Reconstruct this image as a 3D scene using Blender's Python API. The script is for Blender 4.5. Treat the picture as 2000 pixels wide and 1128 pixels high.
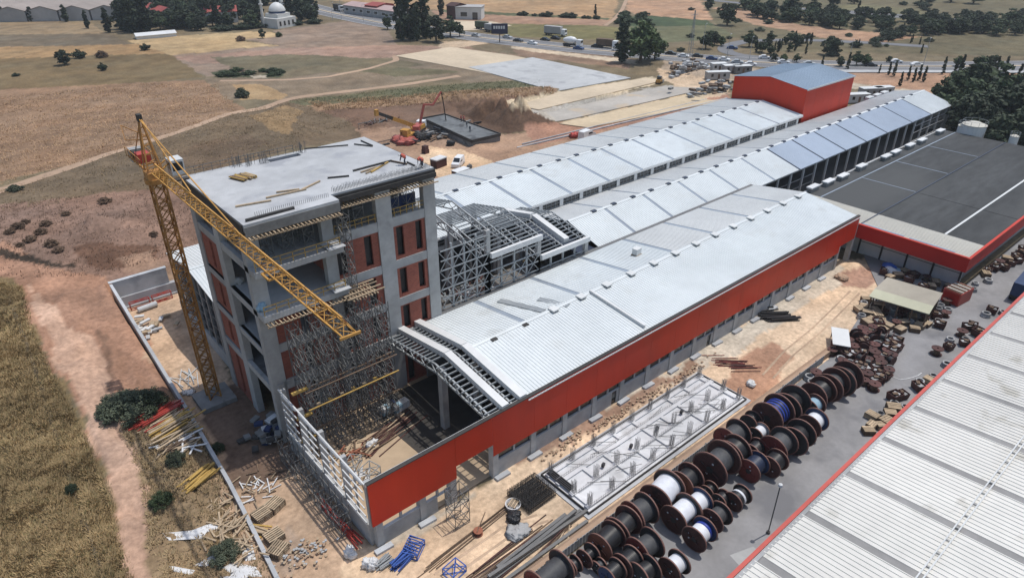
import bpy, bmesh, math, random
import numpy as np
from mathutils import Vector, Matrix

for o in list(bpy.data.objects):
    bpy.data.objects.remove(o, do_unlink=True)
random.seed(7)
RN = np.random.RandomState(7)
SC = bpy.context.scene
COL = SC.collection
S = 0.85                       # metres per survey unit: everything below is laid out in survey units
# ------------------------------------------------------------------ camera (surveyed from the vanishing points)
F, CX, CY = 1336., 1000., 564.
PITCH = math.atan(748 / F)
AX = math.radians(49.4)
H = 62.
FX, FY = math.cos(AX), math.sin(AX)
FWD = np.array([FX * math.cos(PITCH), FY * math.cos(PITCH), -math.sin(PITCH)])
RGT = np.array([FY, -FX, 0.])
UPV = np.cross(RGT, FWD)
CAMP = np.array([0, 0, H])
cam = bpy.data.cameras.new('camera')
camo = bpy.data.objects.new('camera', cam)
COL.objects.link(camo)
cam.sensor_width = 36.
cam.lens = 36. * F / 2000.
cam.clip_start = 0.5
cam.clip_end = 8000
mw = Matrix.Identity(4)
for i in range(3):
    mw[i][0], mw[i][1], mw[i][2], mw[i][3] = RGT[i], UPV[i], -FWD[i], CAMP[i] * S
camo.matrix_world = mw
SC.camera = camo
# ------------------------------------------------------------------ sky and sun
EL = math.radians(71.5)
SUNH = (0.981, -0.195)
world = bpy.data.worlds.new('World')
SC.world = world
world.use_nodes = True
nt = world.node_tree
nt.nodes.clear()
wo = nt.nodes.new('ShaderNodeOutputWorld')
bg = nt.nodes.new('ShaderNodeBackground')
sk = nt.nodes.new('ShaderNodeTexSky')
sk.sky_type = 'NISHITA'
sk.sun_disc = False
sk.sun_elevation = EL
sk.sun_rotation = math.atan2(SUNH[0], SUNH[1])
sk.air_density = 1.3
sk.dust_density = 2.0
bg.inputs['Strength'].default_value = 0.148
nt.links.new(sk.outputs[0], bg.inputs[0])
nt.links.new(bg.outputs[0], wo.inputs[0])
sl = bpy.data.lights.new('sun', 'SUN')
sl.energy = 3.3
sl.angle = math.radians(0.55)
sl.color = (1.0, 0.96, 0.90)
so = bpy.data.objects.new('sun', sl)
COL.objects.link(so)
so.rotation_euler = Vector((SUNH[0] * math.cos(EL), SUNH[1] * math.cos(EL), math.sin(EL))).to_track_quat('Z', 'Y').to_euler()
so.location = (60, 0, 120)
SC.view_settings.view_transform = 'Standard'
SC.view_settings.look = 'None'
SC.view_settings.exposure = -0.10
SC.view_settings.gamma = 1.0
SC.render.engine = 'CYCLES'


# ------------------------------------------------------------------ survey helpers
def P(x, y, z=0.):
    d = (x - CX) / F * RGT - (y - CY) / F * UPV + FWD
    t = (z - H) / d[2]
    return CAMP + t * d


def aty(x, y, Y):
    d = (x - CX) / F * RGT - (y - CY) / F * UPV + FWD
    return CAMP + d * (Y / d[1])


def project(X, Y, Z):
    v = np.stack([X, Y, Z - H], -1)
    w = np.maximum(v @ FWD, 1e-3)
    return CX + F * (v @ RGT) / w, CY - F * (v @ UPV) / w, v @ FWD


def lin(c):
    c = c / 255.
    return c / 12.92 if c <= 0.04045 else ((c + 0.055) / 1.055) ** 2.4


def A(r, g, b, k=0.77, sat=.80):
    c = [lin(r) * k, lin(g) * k, lin(b) * k]
    l = .3 * c[0] + .59 * c[1] + .11 * c[2]
    return tuple(l + (x - l) * sat for x in c)


def sstep(a, b, x):
    t = np.clip((np.asarray(x, float) - a) / (b - a), 0, 1)
    return t * t * (3 - 2 * t)


_NT = RN.rand(256, 256)


def vnoise(x, y, seed=0):
    x = np.asarray(x, float) + seed * 17.3
    y = np.asarray(y, float) + seed * 9.1
    xi = np.floor(x).astype(int)
    yi = np.floor(y).astype(int)
    fx = x - xi
    fy = y - yi
    fx = fx * fx * (3 - 2 * fx)
    fy = fy * fy * (3 - 2 * fy)
    g = lambda a, b: _NT[a & 255, b & 255]
    return (g(xi, yi) * (1 - fx) + g(xi + 1, yi) * fx) * (1 - fy) + (g(xi, yi + 1) * (1 - fx) + g(xi + 1, yi + 1) * fx) * fy


def fbm(x, y, sc, oct=4, seed=0):
    t = 0
    a = .5
    s = 1. / sc
    for i in range(oct):
        t = t + a * vnoise(x * s, y * s, seed + i)
        a *= .5
        s *= 2.03
    return t / (1 - .5 ** oct) - .5


# ------------------------------------------------------------------ materials
def M(name, rgb, rough=.85, var=.18, scale=1.2, big=.12, bump=0., metal=0., spec=.4, rnd=0., stain=None, emit=None, stretch=None):
    m = bpy.data.materials.new(name)
    m.use_nodes = True
    t = m.node_tree
    b = t.nodes['Principled BSDF']
    N = t.nodes.new
    L = t.links.new
    geo = N('ShaderNodeNewGeometry')
    src = geo.outputs['Position']
    if rnd:
        tc = N('ShaderNodeTexCoord')
        oi = N('ShaderNodeObjectInfo')
        ad = N('ShaderNodeVectorMath')
        ad.operation = 'MULTIPLY_ADD'
        L(oi.outputs['Random'], ad.inputs[0])
        ad.inputs[1].default_value = (37, 51, 23)
        L(tc.outputs['Object'], ad.inputs[2])
        src = ad.outputs[0]
    if stretch:
        vm = N('ShaderNodeVectorMath')
        vm.operation = 'MULTIPLY'
        vm.inputs[1].default_value = stretch
        L(src, vm.inputs[0])
        src = vm.outputs[0]
    n1 = N('ShaderNodeTexNoise')
    n1.inputs['Scale'].default_value = scale
    n1.inputs['Detail'].default_value = 7
    n1.inputs['Roughness'].default_value = .65
    L(src, n1.inputs['Vector'])
    n2 = N('ShaderNodeTexNoise')
    n2.inputs['Scale'].default_value = scale * .11
    n2.inputs['Detail'].default_value = 3
    L(src, n2.inputs['Vector'])
    m1 = N('ShaderNodeMapRange')
    m1.inputs[1].default_value = .3
    m1.inputs[2].default_value = .7
    m1.inputs[3].default_value = 1 - var
    m1.inputs[4].default_value = 1 + var
    L(n1.outputs['Fac'], m1.inputs[0])
    m2 = N('ShaderNodeMapRange')
    m2.inputs[1].default_value = .35
    m2.inputs[2].default_value = .65
    m2.inputs[3].default_value = 1 - big
    m2.inputs[4].default_value = 1 + big
    L(n2.outputs['Fac'], m2.inputs[0])
    mu = N('ShaderNodeMath')
    mu.operation = 'MULTIPLY'
    L(m1.outputs[0], mu.inputs[0])
    L(m2.outputs[0], mu.inputs[1])
    val = mu.outputs[0]
    if rnd:
        m3 = N('ShaderNodeMapRange')
        m3.inputs[3].default_value = 1 - rnd
        m3.inputs[4].default_value = 1 + rnd
        L(oi.outputs['Random'], m3.inputs[0])
        mm = N('ShaderNodeMath')
        mm.operation = 'MULTIPLY'
        L(val, mm.inputs[0])
        L(m3.outputs[0], mm.inputs[1])
        val = mm.outputs[0]
    hs = N('ShaderNodeHueSaturation')
    hs.inputs['Color'].default_value = (*rgb, 1)
    L(val, hs.inputs['Value'])
    out = hs.outputs[0]
    if stain:
        n3 = N('ShaderNodeTexNoise')
        n3.inputs['Scale'].default_value = stain[1]
        n3.inputs['Detail'].default_value = 5
        L(src, n3.inputs['Vector'])
        m4 = N('ShaderNodeMapRange')
        m4.inputs[1].default_value = stain[2]
        m4.inputs[2].default_value = stain[2] + .12
        L(n3.outputs['Fac'], m4.inputs[0])
        mx = N('ShaderNodeMix')
        mx.data_type = 'RGBA'
        L(m4.outputs[0], mx.inputs[0])
        L(out, mx.inputs[6])
        mx.inputs[7].default_value = (*stain[0], 1)
        out = mx.outputs[2]
    L(out, b.inputs['Base Color'])
    b.inputs['Roughness'].default_value = rough
    b.inputs['Metallic'].default_value = metal
    b.inputs['Specular IOR Level'].default_value = spec
    if emit:
        b.inputs['Emission Color'].default_value = (*emit[0], 1)
        b.inputs['Emission Strength'].default_value = emit[1]
    if bump:
        bu = N('ShaderNodeBump')
        bu.inputs['Strength'].default_value = bump
        bu.inputs['Distance'].default_value = .08
        L(n1.outputs['Fac'], bu.inputs['Height'])
        L(bu.outputs[0], b.inputs['Normal'])
    return m


MT = {}
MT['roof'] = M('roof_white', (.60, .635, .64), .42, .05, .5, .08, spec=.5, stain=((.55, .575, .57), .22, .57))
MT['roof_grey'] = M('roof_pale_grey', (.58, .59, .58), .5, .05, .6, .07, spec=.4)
MT['roof_blue'] = M('roof_pale_blue', (.38, .44, .52), .38, .04, .4, .06, spec=.5)  # bluer tone for the far bays of the middle hall
MT['box_roof'] = M('box_roof_grey_blue', (.22, .285, .36), .4, .05, .5, .08, spec=.5)
MT['strip'] = M('translucent_strip', (.25, .285, .33), .25, .08, .8, .1, spec=.6)
MT['flash'] = M('flashing_dark', (.035, .045, .07), .45, .1, 1, .1)
MT['white'] = M('white_sheet', (.60, .605, .60), .5, .06, 1, .06)
MT['red'] = M('red_cladding', A(198, 50, 22, .85, 1.0), .5, .07, .7, .10, spec=.35, stretch=(1, 1, .25), stain=(A(186, 52, 28, .85, 1.0), .35, .56))
MT['red_dark'] = M('red_cladding_old', A(176, 32, 26, .9, 1.0), .55, .07, .6, .12, spec=.3)
MT['concrete'] = M('concrete', (.35, .352, .348), .9, .14, .9, .16, bump=.1, stain=((.27, .27, .265), .5, .60))
MT['concrete_old'] = M('concrete_dark', (.19, .19, .185), .92, .2, 1.1, .16, bump=.1, stain=((.10, .10, .10), .6, .6))
MT['concrete_lt'] = M('concrete_fresh', (.40, .41, .42), .9, .12, .5, .16, bump=.06, stain=((.30, .31, .33), .3, .55))
MT['slab'] = M('slab_floor', A(196, 168, 132), .95, .12, .5, .14, bump=.1, stain=((.25, .19, .12), .2, .58))
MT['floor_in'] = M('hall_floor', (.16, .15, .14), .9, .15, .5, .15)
MT['steel'] = M('galv_steel', (.30, .32, .33), .5, .1, 2, .08, metal=.3)
MT['steel_dk'] = M('scaffold_steel', (.15, .15, .147), .6, .15, 2, .1, metal=.3)
MT['wood'] = M('raw_timber', A(190, 164, 128), .85, .2, 3, .15, rnd=.25)
MT['wood_y'] = M('yellow_formwork', A(188, 154, 84, .8, 1), .7, .2, 3, .15, rnd=.15)
MT['rebar'] = M('rebar_grey', (.24, .235, .23), .7, .15, 3, .1)
MT['wood_dk'] = M('weathered_timber', A(120, 96, 74), .9, .25, 3, .2, rnd=.25)
MT['ply_dk'] = M('dark_formply', (.045, .042, .04), .8, .3, 1.2, .2)
MT['glass'] = M('dark_glass', (.02, .023, .026), .12, .1, 1, .1, spec=.6)
MT['black'] = M('black_plastic', (.018, .018, .02), .5, .15, 2, .1, rnd=.2)
MT['tarp_bl'] = M('blue_tarp', A(38, 60, 110), .6, .2, 2, .15)
MT['tarp_w'] = M('white_tarp', (.6, .6, .6), .7, .1, 2, .1)
MT['frame_w'] = M('frame_white', (.55, .56, .56), .5, .06, 1, .05)
MT['crane_y'] = M('crane_yellow', A(204, 150, 62, .8, .92), .55, .18, 2, .12, stain=(A(120, 62, 20), 1.3, .60))
MT['crane_r'] = M('crane_rusty', A(178, 126, 62, .8, .95), .7, .25, 2, .15, stain=(A(124, 74, 34, .8, 1), 1.3, .57))
MT['asphalt'] = M('asphalt', A(142, 141, 142, .88), .95, .07, 2.2, .12, bump=.05, stain=(A(118, 118, 121, .88), .16, .54))
MT['road'] = M('highway_asphalt', A(122, 122, 125, .8), .95, .06, 1, .08)
MT['paint'] = M('road_paint', (.6, .6, .58), .8, .1, 1, .1)
MT['track'] = M('track_dirt', A(190, 155, 122), .95, .15, .5, .1, bump=.1)
MT['limestone'] = M('crushed_lime', A(214, 192, 158), .95, .08, .6, .1, bump=.05)
MT['paver'] = M('white_pad', A(190, 192, 192), .9, .08, .35, .08, stain=(A(168, 170, 172), .15, .56))
MT['bark'] = M('bark', (.10, .075, .055), .9, .25, 4, .1)


def brick_mat():
    m = M('brick_infill', A(160, 88, 70, .8, .9), .92, .10, 1.5, .12)
    t = m.node_tree
    N = t.nodes.new
    L = t.links.new
    b = t.nodes['Principled BSDF']
    geo = N('ShaderNodeNewGeometry')
    sx = N('ShaderNodeSeparateXYZ')
    L(geo.outputs['Position'], sx.inputs[0])
    ad = N('ShaderNodeMath')
    L(sx.outputs[0], ad.inputs[0])
    L(sx.outputs[1], ad.inputs[1])
    cb = N('ShaderNodeCombineXYZ')
    L(ad.outputs[0], cb.inputs[0])
    L(sx.outputs[2], cb.inputs[1])
    br = N('ShaderNodeTexBrick')
    br.inputs['Scale'].default_value = 1
    br.inputs['Brick Width'].default_value = .42
    br.inputs['Row Height'].default_value = .22
    br.inputs['Mortar Size'].default_value = .018
    br.inputs['Color1'].default_value = (1.1, 1.05, 1.0, 1)
    br.inputs['Color2'].default_value = (.85, .82, .8, 1)
    br.inputs['Mortar'].default_value = (1.0, 1.3, 1.4, 1)
    L(cb.outputs[0], br.inputs['Vector'])
    mx = N('ShaderNodeMix')
    mx.data_type = 'RGBA'
    mx.blend_type = 'MULTIPLY'
    mx.inputs[0].default_value = 1
    old = b.inputs['Base Color'].links[0].from_socket
    L(old, mx.inputs[6])
    L(br.outputs['Color'], mx.inputs[7])
    L(mx.outputs[2], b.inputs['Base Color'])
    return m


MT['brick'] = brick_mat()

# ------------------------------------------------------------------ mesh helpers
ORG = {}


class MB:
    def __init__(s):
        s.v = []
        s.f = []

    def add(s, vs, fs):
        o = len(s.v)
        s.v += [tuple(v) for v in vs]
        s.f += [tuple(i + o for i in f) for f in fs]
        return s

    def box(s, x0, x1, y0, y1, z0, z1):
        return s.add([(x0, y0, z0), (x1, y0, z0), (x1, y1, z0), (x0, y1, z0), (x0, y0, z1), (x1, y0, z1), (x1, y1, z1), (x0, y1, z1)],
                     [(0, 3, 2, 1), (4, 5, 6, 7), (0, 1, 5, 4), (1, 2, 6, 5), (2, 3, 7, 6), (3, 0, 4, 7)])

    def obox(s, c, sx, sy, sz, rz=0., z0=None):
        ca, sa = math.cos(rz), math.sin(rz)
        z0 = c[2] if z0 is None else z0
        q = [(-sx / 2, -sy / 2), (sx / 2, -sy / 2), (sx / 2, sy / 2), (-sx / 2, sy / 2)]
        q = [(c[0] + a * ca - b * sa, c[1] + a * sa + b * ca) for a, b in q]
        return s.prism(q, z0, z0 + sz)

    def prism(s, q, z0, z1):
        n = len(q)
        vs = [(a[0], a[1], z0) for a in q] + [(a[0], a[1], z1) for a in q]
        fs = [tuple(range(n - 1, -1, -1)), tuple(range(n, 2 * n))]
        fs += [(i, (i + 1) % n, n + (i + 1) % n, n + i) for i in range(n)]
        return s.add(vs, fs)

    def beam(s, p, q, w, h=None):
        h = w if h is None else h
        p, q = np.array(p, float), np.array(q, float)
        d = q - p
        ln = np.linalg.norm(d)
        if ln < 1e-6:
            return s
        d /= ln
        u = np.array([0, 0, 1.]) if abs(d[2]) < .93 else np.array([1., 0, 0])
        a = np.cross(d, u)
        a /= np.linalg.norm(a)
        b = np.cross(a, d)
        a = a * w / 2
        b = b * h / 2
        vs = [p - a - b, p + a - b, p + a + b, p - a + b, q - a - b, q + a - b, q + a + b, q - a + b]
        return s.add(vs, [(0, 3, 2, 1), (4, 5, 6, 7), (0, 1, 5, 4), (1, 2, 6, 5), (2, 3, 7, 6), (3, 0, 4, 7)])

    def tube(s, p, q, r, n=6, r2=None, cap=True):
        r2 = r if r2 is None else r2
        p, q = np.array(p, float), np.array(q, float)
        d = q - p
        d /= np.linalg.norm(d)
        u = np.array([0, 0, 1.]) if abs(d[2]) < .93 else np.array([1., 0, 0])
        a = np.cross(d, u)
        a /= np.linalg.norm(a)
        b = np.cross(d, a)
        vs = []
        for c, rr in ((p, r), (q, r2)):
            for i in range(n):
                t = 2 * math.pi * i / n
                vs.append(c + rr * (math.cos(t) * a + math.sin(t) * b))
        fs = [(i, (i + 1) % n, n + (i + 1) % n, n + i) for i in range(n)]
        if cap:
            fs += [tuple(range(n - 1, -1, -1)), tuple(range(n, 2 * n))]
        return s.add(vs, fs)

    def lathe(s, prof, n=24, axis='x'):
        """prof: (along, radius) pairs"""
        vs = []
        for a, r in prof:
            for i in range(n):
                t = 2 * math.pi * i / n
                c, d = r * math.cos(t), r * math.sin(t)
                vs.append((a, c, d) if axis == 'x' else (c, d, a))
        fs = []
        for k in range(len(prof) - 1):
            for i in range(n):
                j = (i + 1) % n
                f = (k * n + i, (k + 1) * n + i, (k + 1) * n + j, k * n + j)
                fs.append(f if axis == 'x' else f[::-1])
        return s.add(vs, fs)

    def quad(s, a, b, c, d):
        return s.add([a, b, c, d], [(0, 1, 2, 3)])

    def move(s, dx=0, dy=0, dz=0, rz=0.):
        ca, sa = math.cos(rz), math.sin(rz)
        s.v = [(x * ca - y * sa + dx, x * sa + y * ca + dy, z + dz) for x, y, z in s.v]
        return s

    def mesh(s, name, org=(0, 0, 0), smooth=False):
        me = bpy.data.meshes.new(name)
        me.from_pydata([((a - org[0]) * S, (b - org[1]) * S, (c - org[2]) * S) for a, b, c in s.v], [], s.f)
        if smooth:
            me.polygons.foreach_set('use_smooth', [True] * len(me.polygons))
        return me

    def build(s, name, mat, parent=None, smooth=False, org=None):
        if org is None:
            org = ORG.get(parent.name, (0, 0, 0)) if parent else (0, 0, 0)
        me = s.mesh(name, org, smooth)
        me.materials.append(MT[mat] if isinstance(mat, str) else mat)
        o = bpy.data.objects.new(name, me)
        COL.objects.link(o)
        if parent:
            o.parent = parent
            ORG[o.name] = org
        else:
            o.location = [c * S for c in org]
            ORG[o.name] = org
        return o


def T(name, label, cat, loc=(0, 0, 0), group=None, rz=0., sc=1.):
    o = bpy.data.objects.new(name, None)
    COL.objects.link(o)
    o.empty_display_size = .3
    o.location = [c * S for c in loc]
    o.rotation_euler = (0, 0, rz)
    o.scale = (sc, sc, sc)
    tag(o, label, cat, group)
    ORG[o.name] = tuple(loc)
    return o


def TL(name, label, cat, loc=(0, 0, 0), group=None, rz=0., sc=1.):
    """a thing whose parts are given in its own coordinates"""
    o = T(name, label, cat, loc, group, rz, sc)
    ORG[o.name] = (0, 0, 0)
    return o


def tag(o, label=None, cat=None, group=None, kind=None):
    if label:
        o['label'] = label
    if cat:
        o['category'] = cat
    if group:
        o['group'] = group
    if kind:
        o['kind'] = kind
    return o


def struct(mb, name, mat, org=(0, 0, 0), smooth=False):
    o = mb.build(name, mat, None, smooth, org)
    o['kind'] = 'structure'
    return o


def link_copy(src, parent):
    c = src.copy()
    COL.objects.link(c)
    c.parent = parent
    return c


def dup(root, loc, rz=0., sc=1., label=None, group=None, tilt=None):
    r = root.copy()
    COL.objects.link(r)
    r.location = [c * S for c in loc]
    r.rotation_euler = (tilt[0], tilt[1], rz) if tilt else (0, 0, rz)
    r.scale = (sc, sc, sc) if not isinstance(sc, tuple) else sc
    if label:
        r['label'] = label
    if group:
        r['group'] = group
    for ch in list(root.children):
        c = link_copy(ch, r)
        for g in ch.children:
            link_copy(g, c)
    return r


def recolour(root, frm, to):
    """give the parts of a copied thing another material, on the object only"""
    for c in list(root.children) + [g for c in root.children for g in c.children]:
        if c.data and c.data.materials and c.data.materials[0] == MT[frm]:
            c.material_slots[0].link = 'OBJECT'
            c.material_slots[0].material = MT[to]

# ================================================================== TERRAIN
def wall_x(Y):
    return np.interp(Y, [40, 52.6, 67.8, 85, 100, 123.3, 140], [11.4, 12.2, 13.4, 14.0, 14.2, 14.4, 14.6])


def wall_top(Y):
    return np.interp(Y, [40, 52.6, 67.8, 85, 100, 123.3], [.5, .6, 1.0, 1.7, 2.7, 5.3])


def BUMP(px, py, rx, ry, h, rz=0.):
    c = P(px, py)
    return (c[0], c[1], rx, ry, h, rz)


MOUNDS = [BUMP(1012, 240, 9, 6.5, 7.5, .3), BUMP(985, 236, 7, 5, 6.0, -.3), BUMP(955, 226, 9, 6, 6.5, -.3), BUMP(905, 205, 14, 5, 3.6, -.2), BUMP(1050, 238, 7, 5, 3.0, .5), 
          BUMP(1040, 190, 16, 4, 3.0, .2), BUMP(552, 278, 9, 6, 2.6), BUMP(600, 285, 6, 4, 1.6), BUMP(700, 238, 6, 3.5, 1.6), BUMP(735, 250, 8, 2.5, 1.3, .3),
          BUMP(215, 500, 7, 5, 2.2), BUMP(262, 512, 6, 4, 1.6), BUMP(1360, 148, 10, 5, 2.6), BUMP(1330, 140, 9, 4, 1.8), BUMP(1665, 525, 3.2, 2.2, .9),
          BUMP(1400, 190, 8, 4, 1.0), BUMP(1180, 194, 32, 1.1, 1.5, .0), BUMP(1090, 214, 14, 1.1, 1.5, .0), BUMP(935, 288, 6, 2.5, 1.0, .3), BUMP(1000, 300, 9, 2.5, 1.0, .2)]


def terrain_z(X, Y, detail=True):
    X = np.asarray(X, float)
    Y = np.asarray(Y, float)
    wx = wall_x(Y)
    hw = wall_top(Y) - .3
    out = sstep(0.0, -.5, X - wx) * sstep(131, 123.6, Y)
    slope = np.clip((wx - X) * .075, 0, 3.4)
    z = out * (hw + slope)
    back = sstep(123.9, 124.6, Y) * (5.0 + np.clip((Y - 125) * .04, 0, 1.2)) + sstep(126, 140, Y) * slope * .6
    back = back * (1 - sstep(24, 34, X) * sstep(150, 130, Y) * .8) * sstep(98, 70, X) * (1 - sstep(180, 290, Y))
    z = np.maximum(z, back * sstep(123.8, 124.5, Y))
    dz = 0
    for (cx, cy, rx, ry, h, rz) in MOUNDS:
        ca, sa = math.cos(rz), math.sin(rz)
        u = ((X - cx) * ca + (Y - cy) * sa) / rx
        v = (-(X - cx) * sa + (Y - cy) * ca) / ry
        d = u * u + v * v
        near = d < 6
        if near.any() if hasattr(near, 'any') else near:
            wob = 1 + 1.5 * fbm(X, Y, 3.0, 5, 3)
            dz = np.maximum(dz, h * (.35 * np.exp(-d * 1.5) + .75 * np.clip(1.1 - np.sqrt(d), 0, 1)) * wob * (d < 6))
    z = z + dz
    if detail:
        rough = .05 + .85 * out + .30 * sstep(130, 145, Y) * sstep(100, 85, X) * sstep(280, 200, Y)
        rough = rough * (1 - sstep(280, 330, np.abs(X) + np.abs(Y) - 60) * .9)
        inb = ((X > 20) & (X < 250) & (Y > 17) & (Y < 117))
        rough = np.where(inb, .07, rough)
        z = z + rough * fbm(X, Y, 2.4, 4, 5) + .5 * rough * fbm(X, Y, 9, 3, 8)
        z = z - out * 1.1 * np.clip(.5 - np.abs(fbm(X * 1.6, Y * .45, 5, 4, 52)) * 6, 0, .5)
    return z


def G(px, py):
    """photo point -> point on the terrain"""
    z = 0.
    for _ in range(12):
        p = P(px, py, z)
        z = .5 * z + .5 * float(terrain_z(np.array([p[0]]), np.array([p[1]]), False)[0])
    p = P(px, py, z)
    return np.array([p[0], p[1], float(terrain_z(np.array([p[0]]), np.array([p[1]]))[0])])


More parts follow.
